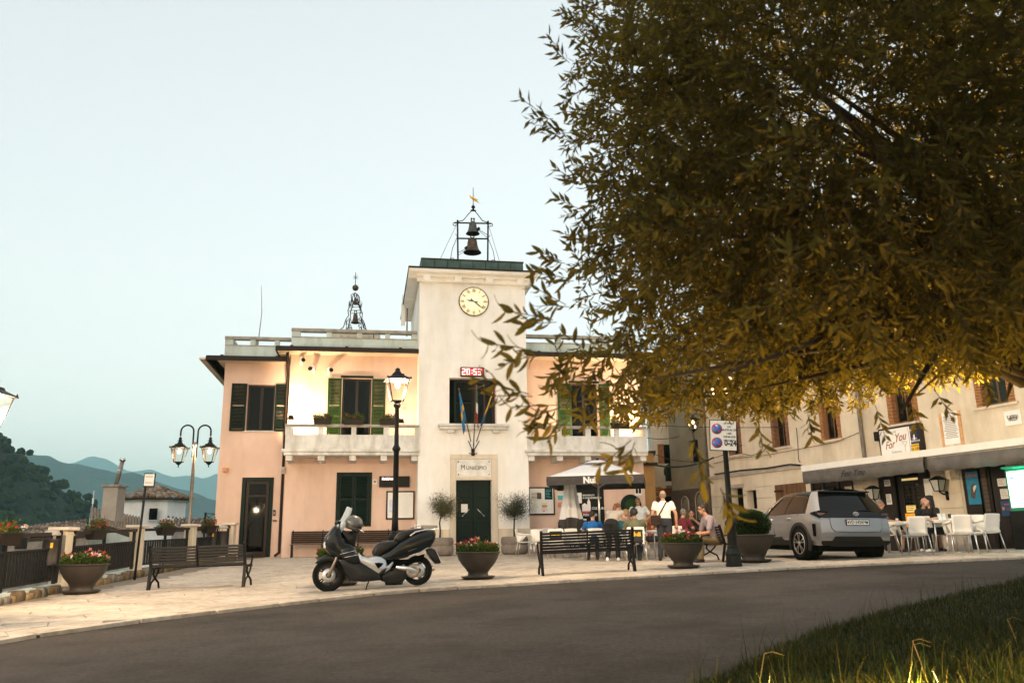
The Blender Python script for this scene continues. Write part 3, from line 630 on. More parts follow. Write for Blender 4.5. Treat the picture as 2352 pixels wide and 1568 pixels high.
# white notice boards
def board(u0, v0, u1, v1, label, fill=m_paper):
    a = H.rect(u0, v0, u1, v1, YM - .05); t = on_wall('notice_board', label, 'notice board'); mb = MB(); mb.box(a[0], a[1], YM - .06, YM - .001, a[2], a[3]); mb.build('case', m_black, t, bev=.005)
    mb = MB(); mb.box(a[0] + .05, a[1] - .05, YM - .066, YM - .0605, a[2] + .05, a[3] - .05); mb.build('backing', fill, t); return t, a
t, a = board(887, 1127, 952, 1192, 'black framed glass notice board with blank white backing behind the lamp post')
mb = MB(); mb.box(a[0] + .1, a[0] + .3, YM - .069, YM - .0665, a[3] - .75, a[3] - .3); mb.build('pale_leaflet', MAT('pale_blue_print', (.55, .60, .75), .6, .2, 20, 0), t)
t, a = board(1214, 1118, 1274, 1182, 'black framed notice board full of posters right of the main door')
def sheetp(par, x0, x1, z0, z1, mat, y=None, name='poster', n=0, ink=m_ink, blocks=()):
    y = YM - .0665 if y is None else y
    mb = MB(); mb.box(x0, x1, y - .003, y, z0, z1); o = mb.build(name, mat, par)
    if n:
        mb = MB(); w = x1 - x0
        for k in range(n):
            z = z1 - (z1 - z0) * (.12 + .8 * k / n); mb.box(x0 + w * .1, x0 + w * (.6 + .3 * R.random()), y - .005, y - .0032, z - (z1 - z0) * .25 / n, z)
        mb.build('print_lines', ink, o, kind='stuff')
    for bx0, bx1, bz0, bz1, bm in blocks:
        mb = MB(); mb.box(x0 + (x1 - x0) * bx0, x0 + (x1 - x0) * bx1, y - .0056, y - .0033, z0 + (z1 - z0) * bz0, z0 + (z1 - z0) * bz1); mb.build('print_block', bm, o)
    return o
X = lambda f: a[0] + (a[1] - a[0]) * f
Zf = lambda f: a[2] + (a[3] - a[2]) * f
m_lines = MAT('grey_print', (.35, .34, .33), .7, .1, 9, 0)
sheetp(t, X(.06), X(.50), Zf(.52), Zf(.84), m_paper, n=5, blocks=((.6, .98, .15, .85, m_brown), (.02, .65, -.05, .02, m_yel)))
sheetp(t, X(.62), X(.92), Zf(.55), Zf(.96), m_green, n=6, ink=m_teal)
sheetp(t, X(.07), X(.40), Zf(.06), Zf(.46), m_paper, n=9, ink=m_lines); sheetp(t, X(.45), X(.76), Zf(.08), Zf(.46), m_paper, n=6, ink=m_lines, blocks=((.2, .8, .5, .7, m_orng), (.3, .5, .1, .22, m_pinkp)))
def wallposter(u0, v0, u1, v1, label, mat, **k):
    a = H.rect(u0, v0, u1, v1, YM); t = on_wall('wall_poster', label, 'poster'); sheetp(t, a[0], a[1], a[2], a[3], mat, y=YM - .002, **k); return t, a
wallposter(1281, 1133, 1299, 1147, 'small turquoise poster taped on the salmon wall', m_teal, blocks=((0, 1, .7, 1, MAT('pale_cyan', (.4, .6, .65), .5, .1, 4, 0)),))
wallposter(1281, 1153, 1299, 1165, 'small faded pink poster under the turquoise one', MAT('faded_pink', (.60, .25, .18), .6, .2, 9, 0))
a = H.rect(1284, 1199, 1294, 1212, YM - .15); t = on_wall('wall_box', 'small black box fixed to the salmon wall under the notice board', 'box'); mb = MB(); mb.box(a[0], a[1], YM - .15, YM - .001, a[2], a[3]); mb.build('box_body', m_black, t, bev=.01); mb = MB(); mb.box(a[0] - .01, a[1] + .01, YM - .165, YM - .0, a[3], a[3] + .02); mb.build('box_lid', m_black, t)
# black information panel
a = H.rect(1304, 1112, 1388, 1255, YM); t = on_wall('information_panel', 'tall black tourist panel headed Benvenuti a Colledimezzo', 'sign')
mb = MB(); mb.box(a[0], a[1], YM - .04, YM - .001, a[2], a[3]); mb.build('panel', m_black, t, bev=.004)
m_txt = MAT('white_print', (.75, .75, .72), .6, .03, 9, 0); y = YM - .043
def tx(s, u, v, size, al='LEFT', mat=m_txt): p = H.q(u, v, YM - .04); text('lettering', s, size, mat, t, (p[0], y, p[1]), sx=1.0, align=al, bold=.002)
tx('BENVENUTI', 1338, 1137, .085); tx('A COLLEDIMEZZO', 1338, 1143, .085); tx('CULTURA', 1359, 1167, .12); tx('PERCORSI', 1339, 1182, .12)
tx('GUSTO', 1326, 1203, .12); tx('NATURA', 1339, 1216, .12); tx('FOTOGRAFIA', 1321, 1230, .12)
def blk(u0, v0, u1, v1, mat, yy=.043, name='icon'): b_ = H.rect(u0, v0, u1, v1, YM - .04); mb = MB(); mb.box(b_[0], b_[1], YM - yy - .003, YM - yy, b_[2], b_[3]); return mb.build(name, mat, t)
blk(1337, 1157, 1357, 1177, m_pinkp); blk(1329, 1177, 1337, 1188, m_orng); blk(1351, 1197, 1362, 1209, m_yel); blk(1352, 1219, 1358, 1226, m_blue); blk(1312, 1131, 1336, 1155, m_paper)
c = H.q(1347, 1175, YM - .04); mb = MB(); mb.prism([(c[0] - .16, c[1] + .03), (c[0] + .16, c[1] + .03), (c[0] + .16, c[1] + .35), (c[0] + .10, c[1] + .5), (c[0] + .04, c[1] + .35), (c[0] + .04, c[1] + .25), (c[0] - .06, c[1] + .32), (c[0] - .16, c[1] + .25)], YM - .05, YM - .0465); mb.build('church_icon', m_txt, t)
for du in (-2, 0, 2): blk(1323 + du * 1.6, 1137, 1325 + du * 1.6, 1150, (m_red, m_orng, m_blue)[du // 2 + 1], .047)
blk(1340, 1191, 1347, 1194, m_txt, .044, 'small_print'); blk(1340, 1200, 1347, 1202, m_txt, .044, 'small_print')
# AED sign, bin disc
t, a = wallposter(1458, 1118, 1474, 1137, 'white defibrillator sign with two green symbols near the corner', m_paper, blocks=((.12, .46, .25, .85, m_green), (.56, .9, .25, .85, m_green)))
t = on_wall('round_sign', 'round dark green sign behind the standing waiter', 'sign'); c = H.q(1448, 1160, YM); mb = MB(); mb.M = Matrix.Translation((c[0], YM - .05, c[1])) @ Matrix.Rotation(pi / 2, 4, 'X'); mb.lathe([(.36, 0), (.4, .02), (.38, .05), (0, .06)], 28); mb.build('disc', m_green, t); mb = MB(); mb.M = Matrix.Translation((c[0], YM - .11, c[1])) @ Matrix.Rotation(pi / 2, 4, 'X'); mb.lathe([(.25, 0), (.24, .01), (0, .012)], 24); mb.build('emblem', m_gshut, t)
# little fittings
def fit(name, label, cat, u, v, y, w, h, d, mat, kind='box'):
    p = H.q(u, v, y); t = on_wall(name, label, cat); mb = MB(); mb.box(p[0] - w / 2, p[0] + w / 2, y - d, y - .001, p[1] - h / 2, p[1] + h / 2); mb.build('housing', mat, t, bev=.01); mb = MB(); mb.box(p[0] - w / 3, p[0] + w / 3, y - d - .012, y - d, p[1] - h / 3, p[1] + h / 5); mb.build('front_plate', m_conc, t); return t
fit('doorbell', 'upper small black doorbell panel right of the side door', 'doorbell', 630, 1177, YW, .08, .2, .05, m_black); fit('doorbell', 'lower small dark plate right of the side door', 'doorbell', 631, 1195, YW, .13, .06, .04, m_fascia)
fit('wall_lamp', 'small orange wall lamp on the left wing corner', 'lamp', 519, 1079, YW, .16, .14, .16, m_orng); fit('junction_box', 'grey junction box by the downpipe', 'box', 651, 1080, YM, .14, .24, .08, m_grey)
fit('alarm_box', 'pale alarm box on the wall behind the street lamp', 'box', 929, 937, YM, .22, .2, .1, m_cream)
# security cameras hanging under the eaves
def camera_(u, v, label, dv=0, flip=1):
    p = H.q(u, v, YM - .35); t = on_wall('security_camera', label, 'camera', 'security cameras on the town hall'); mb = MB(); c = Vector((p[0], YM - .35, p[1]))
    mb.tube([c + Vector((-.06 * flip, .3, .12)), c + Vector((.04 * flip, -.05, -.02))], [.075, .085], 12); mb.build('camera_body', m_pl, t)
    mb = MB(); mb.tube([c + Vector((.035 * flip, -.04, -.017)), c + Vector((.06 * flip, -.12, -.05))], [.075, .07], 12); mb.build('lens', m_black, t); mb = MB(); mb.tube([c + Vector((-.06 * flip, .34, .1)), c + Vector((-.06 * flip, .34, -.14))], .05, 8); mb.build('mount', m_pl, t)
camera_(694, 825, 'white tube camera high under the eaves at the wing corner'); camera_(716, 845, 'dark faced camera on a white ball mount, middle one', flip=-1); camera_(758, 848, 'white bullet camera just above the bright green shutter')
# antennas on the roof beside the tower
t = on_wall('antenna', 'pole with two small white panel antennas beside the tower', 'antenna'); y = 4.5; p = H.q(935, 740, y); p2 = H.q(934, 690, y)
mb = MB(); mb.tube([(p[0], y, p[1] - .6), (p[0], y, p2[1])], .03, 8); mb.build('pole', m_zinc, t)
for (u, v, w, h) in ((930, 690, .22, .45), (926, 722, .16, .95)): q_ = H.q(u, v, y - .2); mb = MB(); mb.box(q_[0] - w / 2, q_[0] + w / 2, y - .25, y - .18, q_[1] - h / 2, q_[1] + h / 2); mb.bar((q_[0], y - .18, q_[1]), (p[0], y, q_[1]), .03, .03); mb.build('panel', m_pl, t, bev=.01)
t = on_wall('antenna', 'thin whip antenna above the left wing parapet', 'antenna'); a_ = H.q(592, 780, 5); b_ = H.q(600, 656, 5); mb = MB(); mb.tube([(a_[0], 5, a_[1] - .5), (a_[0] + .1, 5, (a_[1] + b_[1]) / 2), (b_[0], 5, b_[1])], [.022, .016, .008], 6); mb.build('rod', m_zinc, t); mb = MB(); mb.tube([(a_[0], 5, a_[1] - .5), (a_[0], 5, a_[1] + .1)], .05, 8); mb.build('base', m_zinc, t)
# ---- flags
FLB = H.q(1087, 1033, -.12)
t = on_wall('flag_bracket', 'wrought bracket holding three flagpoles over the door', 'bracket'); mb = MB(); b0 = Vector((FLB[0], -.05, FLB[1]))
for dx in (-.12, 0, .12): mb.tube([b0 + Vector((0, 0, -.05)), b0 + Vector((dx * .6, -.12, .08)), b0 + Vector((dx * 1.6, -.22, .3))], .018, 6)
mb.tube([b0 + Vector((-.14, -.02, -.1)), b0 + Vector((0, -.06, -.16)), b0 + Vector((.14, -.02, -.1))], .015, 6); mb.build('arms', m_fascia, t); mb = MB(); mb.box(b0.x - .06, b0.x + .06, -.06, -.001, b0.z - .2, b0.z + .05); mb.build('plate', m_fascia, t)
def flag(utop, vtop, cols, label, side, u1, v1, droop):
    t = on_wall('flag', label, 'flag', 'flags over the town hall door'); p = H.q(utop, vtop, -.9)
    a = b0 + Vector((.1 * side, -.2, .28)); b = Vector((p[0], -.9, p[1])); mb = MB(); mb.tube([a, b], .018, 8); mb.sphere(b, .035, 8, 6); mb.build('pole', m_wood2, t)
    c = MB(); n, mm = 16, 9; e = H.q(u1, v1, -.6); end = Vector((e[0], -.55, e[1])); V = []
    L = (b - a)
    for i in range(n + 1):
        f = i / n; A = a + L * (.95 - .52 * f)           # along the pole, from the top down
        for j in range(mm + 1):
            g_ = j / mm; B = Vector((A.x * (1 - f) + end.x * f, A.y, A.z)) if 0 else A
            fall = end.z - (a + L * .43).z
            P = A + Vector(((.05 + .20 * f) * g_ * droop + .02 * sin(g_ * 9 + f * 3), -.03 - .05 * sin(g_ * 12 + f * 2) * f, fall * g_ * (.25 + .75 * f) * (1 - .15 * g_)))
            V.append(P)
    c.v = [tuple(x) for x in V]
    for i in range(n):
        for j in range(mm):
            k = i * (mm + 1) + j; c.f.append((k, k + 1, k + mm + 2, k + mm + 1)); c.sm.append(True); c.mi.append(min(len(cols) - 1, int((i / n) * len(cols))))
    c.build('flag_cloth', cols, t)
m_fb = MAT('blue_cloth', (.02, .16, .34), .8, .15, 8, .1); m_fw = MAT('white_cloth', (.62, .6, .56), .8, .08, 8, .1); m_fr = MAT('dark_red_cloth', (.22, .03, .02), .8, .15, 8, .1); m_fg = MAT('dark_green_cloth', (.02, .08, .04), .8, .15, 8, .1); m_fy = MAT('yellow_cloth', (.62, .36, .06), .8, .15, 8, .1)
flag(1054, 893, [m_fb, m_fb, m_fy, m_fb, m_fb], 'blue flag with yellow, left of the three', -1, 1074, 1010, -.3)
flag(1095, 886, [m_fg, m_fw, m_fr], 'green, white and red flag hanging in the middle', 0, 1090, 990, .5)
flag(1134, 893, [m_fy, m_fy, m_fb], 'yellow flag with a light blue end, right of the three', 1, 1110, 985, -.6)
# ---- bell frame on the tower roof
y = .9
def hp(u, v, yy=y): p = H.q(u, v, yy); return Vector((p[0], yy, p[1]))
t = T('bell_frame', 'wrought iron bell frame with weathervane on the clock tower roof', 'bell frame', O, H.rz)
zroof = caz + .03
L0, R0 = hp(1052, 600), hp(1120, 602); L0.z = R0.z = zroof; LT, RT_ = hp(1051, 511), hp(1121, 513)
for a, b_ in ((L0, LT), (R0, RT_)): mb = MB(); mb.tube([a, b_ + Vector((0, 0, .05))], .032, 8); mb.sphere(b_ + Vector((0, 0, .07)), .04, 8, 6); mb.build('post', m_black, t)
for v_, ex in ((512, .13), (547.5, 0)):
    mb = MB(); a, b_ = hp(1051, v_), hp(1121, v_ + 1); mb.tube([a - Vector((ex, 0, 0)), b_ + Vector((ex, 0, 0))], .032, 8); mb.build('crossbar', m_black, t)
    if ex:
        for P_, sg in ((a, -1), (b_, 1)): mb = MB(); mb.tube([P_ + Vector((sg * (.12 + .06 * sin(k * .7)), 0, -.06 + .06 * cos(k * .7))) for k in range(7)], .016, 6); mb.build('scroll', m_black, t)
tp = hp(1087, 484)
for P_, sg in ((LT, 1), (RT_, -1)):
    mb = MB(); mb.tube([P_ + Vector((0, 0, .03)), P_ + Vector((sg * .22, 0, .10)), P_ + Vector((sg * .40, 0, .34)), Vector((tp.x - sg * .06, y, tp.z))], .017, 6); mb.build('curved_stay', m_black, t)
mb = MB(); mb.box(tp.x - .1, tp.x + .1, y - .05, y + .05, tp.z - .01, tp.z + .02); mb.lathe([(.02, 0), (.05, .04), (.03, .07), (.075, .13), (.075, .17), (.03, .22), (.014, .25), (.012, .95), (0, 1.0)], 10, (tp.x, y, tp.z)); mb.build('finial', m_black, t)
f_ = hp(1091, 458); mb = MB(); mb.prism([(tp.x - .16, f_.z + .16), (tp.x - .02, f_.z + .1), (tp.x + .2, f_.z - .02), (tp.x + .14, f_.z - .04), (tp.x + .26, f_.z - .16), (tp.x + .02, f_.z - .06), (tp.x - .1, f_.z + .04)], y - .006, y + .006); mb.build('weathervane', m_yel, t)
for P_, u2, v2 in ((LT, 1010, 596), (RT_, 1148, 602)): g = hp(u2, v2, .1); g.z = zroof; mb = MB(); mb.tube([P_, g], .008, 5); mb.build('guy_wire', m_black, t)
for sg, P_ in ((-1, L0), (1, R0)):
    c = P_ + Vector((sg * .2, 0, .32)); pts = [c + Vector((sg * (.13 - .012 * k) * cos(k * .55 - .6), 0, (.13 - .012 * k) * sin(k * .55 - .6) - .02)) for k in range(11)][::-1] + [P_ + Vector((sg * .22, 0, .75)), P_ + Vector((sg * .03, 0, 1.25)), P_ + Vector((sg * .1, 0, 1.38))]
    mb = MB(); mb.tube(pts, .012, 5); mb.build('scroll', m_black, t)
m_bell = MAT('old_bronze', (.10, .10, .08), .5, .4, 6, .2, metal=.6); m_bell2 = MAT('brown_bronze', (.10, .065, .045), .5, .4, 6, .2, metal=.6)
def bell(par, c, h, r, mat, hang):
    mb = MB(); mb.lathe([(r, 0), (r * .99, .02 * h), (r * .85, .10 * h), (r * .68, .28 * h), (r * .58, .5 * h), (r * .53, .72 * h), (r * .48, .86 * h), (r * .3, .95 * h), (r * .12, h), (.0, h)], 24, c); mb.lathe([(0, .12 * h), (r * .8, .05 * h), (r * .93, .0)], 24, c); o = mb.build('bell', mat, par)
    mb = MB()
    for sg in (-1, 1): mb.tube([Vector(c) + Vector((sg * .02, 0, h * .96)), Vector(c) + Vector((sg * .07, 0, h + hang * .4)), Vector(c) + Vector((sg * .04, 0, h + hang))], .022, 6); mb.sphere(Vector(c) + Vector((sg * .045, 0, h + hang + .03)), .04, 8, 6)
    mb.build('hanger', m_black, o); return o
b1 = hp(1086, 537); b2 = hp(1085, 580.5)
bell(t, b1, .52, .27, m_bell, .07); bell(t, b2, .62, .345, m_bell2, .1)
for (u, v, u2, v2, pu) in ((1100, 528, 1119, 539, 1121), (1070, 572, 1052, 580, 1051)):
    h_ = hp(u, v, y - .1); a = hp(u2, v2, y - .1); mb = MB(); sg = 1 if u2 > u else -1; mb.bar(h_ + Vector((-sg * .1, 0, -.06)), h_ + Vector((sg * .02, 0, .08)), .1, .1); mb.tube([h_, a], .012, 5); mb.tube([h_ + Vector((0, 0, -.04)), a + Vector((0, 0, -.12))], .01, 5); mb.build('hammer', m_black, t)
# ---- ornate iron belfry of the church, behind the roof
t = T('iron_belfry', 'ornate wrought iron belfry with ball and star behind the parapet', 'belfry', O, H.rz); y = 14
c0 = hp(816, 776, y); k = 1.0 / (FP / (O.y + 14)) ; 
def bp_(u, v, dy=0): p = hp(u, v, y); return p + Vector((0, dy, 0))
mast = [bp_(817, 626), bp_(816, 664)]; mb = MB(); mb.tube(mast, .018, 6); st = bp_(817, 637)
for i in range(4): a = i * pi / 4; mb.tube([st + Vector((.16 * cos(a), 0, .16 * sin(a))), st - Vector((.16 * cos(a), 0, .16 * sin(a)))], .01, 4)
mb.build('mast_and_star', m_black, t); mb = MB(); mb.sphere(bp_(816.5, 661), .17, 14, 10); mb.build('copper_ball', m_bell2, t)
prof = [(673, 1), (680, 13), (693, 10), (703, 15), (716, 22), (728, 20), (738, 28), (757, 35), (768, 52), (775, 78)]
for az in (0, 90, 180, 270):
    a = radians(az + 35); mb = MB(); pts = []
    for v, w in prof: p = bp_(816, v); wv = w * k * .92; pts.append(p + Vector((wv * cos(a), wv * sin(a), 0)))
    pts.append(pts[-1] + Vector((.1 * cos(a), .1 * sin(a), -1.2)))
    mb.tube(pts, .024, 5); mb.build('curved_rib', m_black, t)
    for (v, w) in ((745, 14), (760, 14), (776, 18), (700, 8)): 
        mb = MB(); p = bp_(816, v); 
        for s_ in (1, -1):
            for (v2, w2, r_) in ((v, w * 1.3 + 6, .16), (v - 9, w + 3, .11)):
                q_ = bp_(816, v2) + Vector((w2 * k * cos(a), w2 * k * sin(a), 0)); mb.tube([q_ + Vector(((r_ - .011 * i) * cos(i * .62 * s_) * cos(a + 1.2), (r_ - .011 * i) * cos(i * .62 * s_) * sin(a + 1.2), (r_ - .011 * i) * sin(i * .62 * s_))) for i in range(12)], .011, 4)
        mb.build('scrollwork', m_black, t)
for v, w in ((703, 15), (716, 22), (738, 28), (768, 46)):
    mb = MB(); r_ = w * k * .8; p = bp_(816, v); mb.tube([p + Vector((r_ * cos(i * pi / 2 + .6), r_ * sin(i * pi / 2 + .6), 0)) for i in range(5)], .018, 4); mb.build('ring_bar', m_black, t)
bell(t, bp_(816, 698), .38, .14, m_bell2, .06); bell(t, bp_(816, 742), .55, .22, m_bell2, .1)
mb = MB(); mb.box(c0.x - 1.3, c0.x + 1.3, y - .8, y + .8, -1, c0.z + .0); mb.build('masonry_base', m_cream, t)
for i in range(5): mb = MB(); mb.box(c0.x - .9 + i * .35, c0.x - .9 + i * .35 + .16, y - 1.0, y - .81, c0.z - .3, c0.z - .05); mb.build('battlement_block', m_cream, t)
# ================================================================== street lamps
def lantern(par, c, k=1.0, name='lantern', hang=False):
    "four-sided tapered lantern, c = centre of its bottom"
    c = Vector(c); b, t, h = .11 * k, .20 * k, .42 * k; fr_ = MB()
    for sx, sy in ((-1, -1), (1, -1), (1, 1), (-1, 1)): fr_.bar(c + Vector((sx * b, sy * b, 0)), c + Vector((sx * t, sy * t, h)), .018 * k, .018 * k, (0, 1, 0))
    for r_, z in ((b, 0), (t, h)):
        for i in range(4):
            a = radians(45 + 90 * i); a2 = a + pi / 2; q = sqrt(2) * r_; fr_.bar(c + Vector((q * cos(a), q * sin(a), z)), c + Vector((q * cos(a2), q * sin(a2), z)), .02 * k, .02 * k)
    o = fr_.build(name, m_black, par)
    g = MB(); g.loft([[c + Vector((sx * r_, sy * r_, z)) for sx, sy in ((-1, -1), (1, -1), (1, 1), (-1, 1))] for r_, z in ((b - .004, .01), (t - .004, h - .01))], False, False); g.build('lantern_glass', m_lampg, o)
    r_ = MB(); rg = lambda q, z: [c + Vector((sx * q, sy * q, h + z)) for sx, sy in ((-1, -1), (1, -1), (1, 1), (-1, 1))]
    r_.loft([rg(t + .05 * k, .0), rg(t + .045 * k, .02 * k), rg(t * .62, .09 * k), rg(t * .55, .13 * k)], False); r_.lathe([(.075 * k, .12 * k), (.085 * k, .15 * k), (.06 * k, .19 * k), (.045 * k, .20 * k), (.055 * k, .23 * k), (.02 * k, .26 * k), (0, .27 * k)], 12, (c.x, c.y, c.z + h))
    for sx, sy in ((-1, -1), (1, -1), (1, 1), (-1, 1)): r_.lathe([(.0, .0), (.018 * k, .02 * k), (0, .06 * k)], 6, (c.x + sx * (t + .03 * k), c.y + sy * (t + .03 * k), c.z + h + .01))
    r_.build('lantern_roof', m_iron, o)
    bb = MB(); bb.lathe([(.0, h - .155 * k), (.04 * k, h - .13 * k), (.05 * k, h - .08 * k), (.03 * k, h - .02 * k)], 12, c); bb.build('bulb', m_bulb, o)
    if hang: q = MB(); q.lathe([(0, -.17 * k), (.02 * k, -.14 * k), (.012 * k, -.1 * k), (.05 * k, -.07 * k), (b * .9, -.02 * k), (b, 0)], 10, c); q.build('bottom_finial', m_black, o)
    else: q = MB(); q.lathe([(.05 * k, -.12 * k), (.03 * k, -.06 * k), (.06 * k, -.03 * k), (b * .9, .0)], 10, c); q.build('socket', m_black, o)
    return o
LP = 175
def lamp_post(loc, label, h=4.2, power=LP, lamp=True):
    t = T('street_lamp', label, 'street lamp', loc, .3, 'street lamps on single posts'); mb = MB()
    mb.lathe([(.17, 0), (.175, .05), (.16, .06), (.16, .22), (.175, .25), (.15, .30), (.115, .36), (.12, .40), (.10, .42)], 8, sm=False)
    mb.lathe([(.10, .42), (.095, .80), (.125, .84), (.125, .90), (.085, .95), (.075, 1.0)], 12); mb.build('base', m_iron, t, bev=.004)
    mb = MB(); mb.lathe([(.072, .98), (.06, 1.2), (.052, h * .6), (.075, h * .6 + .02), (.085, h * .6 + .06), (.06, h * .6 + .10), (.045, h * .6 + .13), (.042, h - .82), (.07, h - .79), (.075, h - .75), (.04, h - .72)], 14); mb.build('pole', m_iron, t)
    if lamp:
        lantern(t, (0, 0, h - .68)); light('lamp_light', 'POINT', (0, 0, h - .46), power, WARM, .07, parent=t)
    return t
p = gp(905, 1342); lamp_post(p, 'black street lamp with lit lantern standing behind the scooter', 1.13 + p.y * .2105 - p.z)
p = gp(1686, 1300); PL2 = p; lamp_post(p, 'black lamp post carrying the white no-parking sign', 4.25, LP * 1.0)
def double_lamp(loc, label, rz, k=1.0, power=LP):
    t = T('double_street_lamp', label, 'street lamp', loc, rz, 'two-armed street lamps by the balustrade'); h = 3.45
    mb = MB(); mb.lathe([(.12, 0), (.12, .3), (.07, .42), (.055, .6), (.05, h), (.07, h + .02), (.07, h + .08), (.03, h + .12)], 12); mb.build('pole', m_zinc, t)
    for sg in (-1, 1):
        mb = MB(); x0 = sg * .055; R_ = .19; pts = [(x0, 0, h - .35), (x0 * 1.2, 0, h + .25)]
        pts += [(x0 * 1.2 + sg * (R_ - R_ * cos(a)), 0, h + .45 + R_ * sin(a)) for a in [pi * i / 9 for i in range(10)]]; pts.append((pts[-1][0], 0, h + .30))
        mb.tube(pts, .026, 8); mb.lathe([(.02, .12), (.05, .08), (.04, .02), (.09, 0)], 10, (pts[-1][0], 0, h + .16)); mb.build('curved_arm', m_iron, t)
        zb = h + .16 - .69 * k + .04; lantern(t, (pts[-1][0], 0, zb), k, hang=True); light('lamp_light', 'POINT', (pts[-1][0], 0, zb + .22 * k), power, WARM, .07, parent=t)
p = on_ground(430, 25.2); p.z = at(449, 968, 25.2).z - 4.2; double_lamp(p, 'two-armed street lamp with both lanterns lit beside the hills', .12, power=17)
p = Vector((-7.74, 11.3, 0)); p.z = at(0, 778, 11.3).z - 4.2; double_lamp(p, 'two-armed street lamp cut off by the edge, only its lit right lantern showing', .0, power=110)

# floodlights on the balconies
def flood(u, v, y, label, aim, power, spot=110):
    p = H.q(u, v, y); w = H.w(p[0], y, p[1]); t = T('floodlight', label, 'floodlight', w, H.rz, 'floodlights on the balcony rails'); mb = MB()
    mb.box(-.09, .09, -.05, .05, -.02, .13); mb.build('housing', m_black, t, bev=.01); mb = MB(); mb.tube([(-.11, 0, -.12), (-.11, 0, .05)], .012, 6); mb.tube([(.11, 0, -.12), (.11, 0, .05)], .012, 6); mb.tube([(-.11, 0, -.12), (.11, 0, -.12)], .012, 6); mb.build('bracket', m_black, t, kind=None)
    mb = MB(); mb.box(-.08, .08, .052, .056, 0, .12); mb.build('lamp_glass', m_bulb, t)
    light('flood_light', 'SPOT', (0, .08, .1), power * 1.5, (1, .72, .42), .05, rot=Vector((-aim, -1, -.45)).to_track_quat('Z', 'Y').to_euler(), parent=t, spot=150, blend=.5)
flood(668, 962, -.02, 'small floodlight on the left end of the left balcony rail, shining on the wall', .9, 70)
flood(921, 970, -.02, 'small floodlight near the tower end of the left balcony rail', 0, 9)
flood(1327, 974, -.02, 'small floodlight near the tower end of the right balcony rail', 0, 12)
flood(1474, 968, -.02, 'small floodlight on the far end of the right balcony rail', -.9, 70)

# ================================================================== benches
def slat_bench(L=1.9, mat=m_black, back_h=.82):
    "front faces -y; steel end frames with an X-shaped foot, flat slats"
    t = T('bench', 'bench', 'bench', (0, 0, 0), 0)
    for k in range(5): y = -.20 + k * .085; mb = MB(); mb.box(-L / 2, L / 2, y - .032, y + .032, .405 + .005 * abs(2 - k), .42 + .005 * abs(2 - k)); mb.build('seat_slat', mat, t)
    for k in range(7):
        z = .46 + k * .057; y = .20 + (z - .42) * .25; mb = MB(); mb.bar((-L / 2, y, z), (L / 2, y, z), .018, .042, (0, -.25, 1)); mb.build('back_slat', mat, t)
    for x in (-L / 2 + .02, L / 2 - .02):
        mb = MB(); mb.bar((x, .30, .86), (x, .19, .42), .05, .05, (0, 1, 0)); mb.bar((x, .19, .42), (x, .27, .0), .05, .05, (0, 1, 0))
        mb.tube([(x, -.25, 0), (x, -.2, .13), (x, -.02, .22), (x, .06, .3), (x, .04, .39)], .022, 6); mb.tube([(x, .2, 0), (x, .14, .13), (x, -.04, .22), (x, -.15, .32), (x, -.2, .40)], .02, 6)
        mb.bar((x, -.24, .395), (x, .2, .395), .045, .03); mb.tube([(x, .22, .60), (x, .0, .64), (x, -.2, .63), (x, -.27, .58), (x, -.24, .5), (x, -.2, .42)], .02, 6); mb.build('end_frame', mat, t)
    mb = MB(); mb.bar((0, .22, .42), (0, .30, .86), .07, .02, (1, 0, 0)); mb.build('centre_brace', mat, t)
    return t
b0_ = slat_bench(); bB = gp(336, 1352); bA = gp(572, 1344)
def place_bench(o, A, B, label, group='black slatted benches along the kerb', dz=0):
    d = (B - A); o.location = (A + B) / 2 + Vector((0, 0, dz)); o.rotation_euler = (0, -atan2(d.z, d.xy.length), atan2(d.y, d.x)); o['label'] = label; o['group'] = group
def shift(p, dy): q = Vector((p.x, p.y + dy, 0)); q.z = G(q.x, q.y); return q
# seen from behind: their seats face the town hall, so turn by 180 degrees
A, B = on_ground(346, 17.0), on_ground(566, 17.0); k = (B - A).length; 
place_bench(b0_, Vector((B.x, B.y, B.z)) + Vector((0, .25, 0)), Vector((A.x, A.y, A.z)) + Vector((0, .25, 0)), 'black metal slatted bench left of the scooter, seen from behind'); b0_.scale = (k / 1.9, 1, 1.0)
b2_ = dup(b0_); A, B = gp(1241, 1322), gp(1457, 1311); place_bench(b2_, B + Vector((0, .25, 0)), A + Vector((0, .25, 0)), 'black metal slatted bench in front of the cafe chairs, seen from behind'); b2_.scale = ((B - A).length / 1.9, 1, 1.02)
b3_ = dup(b0_); p = on_ground(1655, 19.9); b3_.location = p; b3_.rotation_euler = (0, 0, radians(100)); b3_.scale = (.75, 1, .95); b3_['label'] = 'black metal bench side-on under the man in the lilac shirt'; b3_['group'] = 'black slatted benches along the kerb'
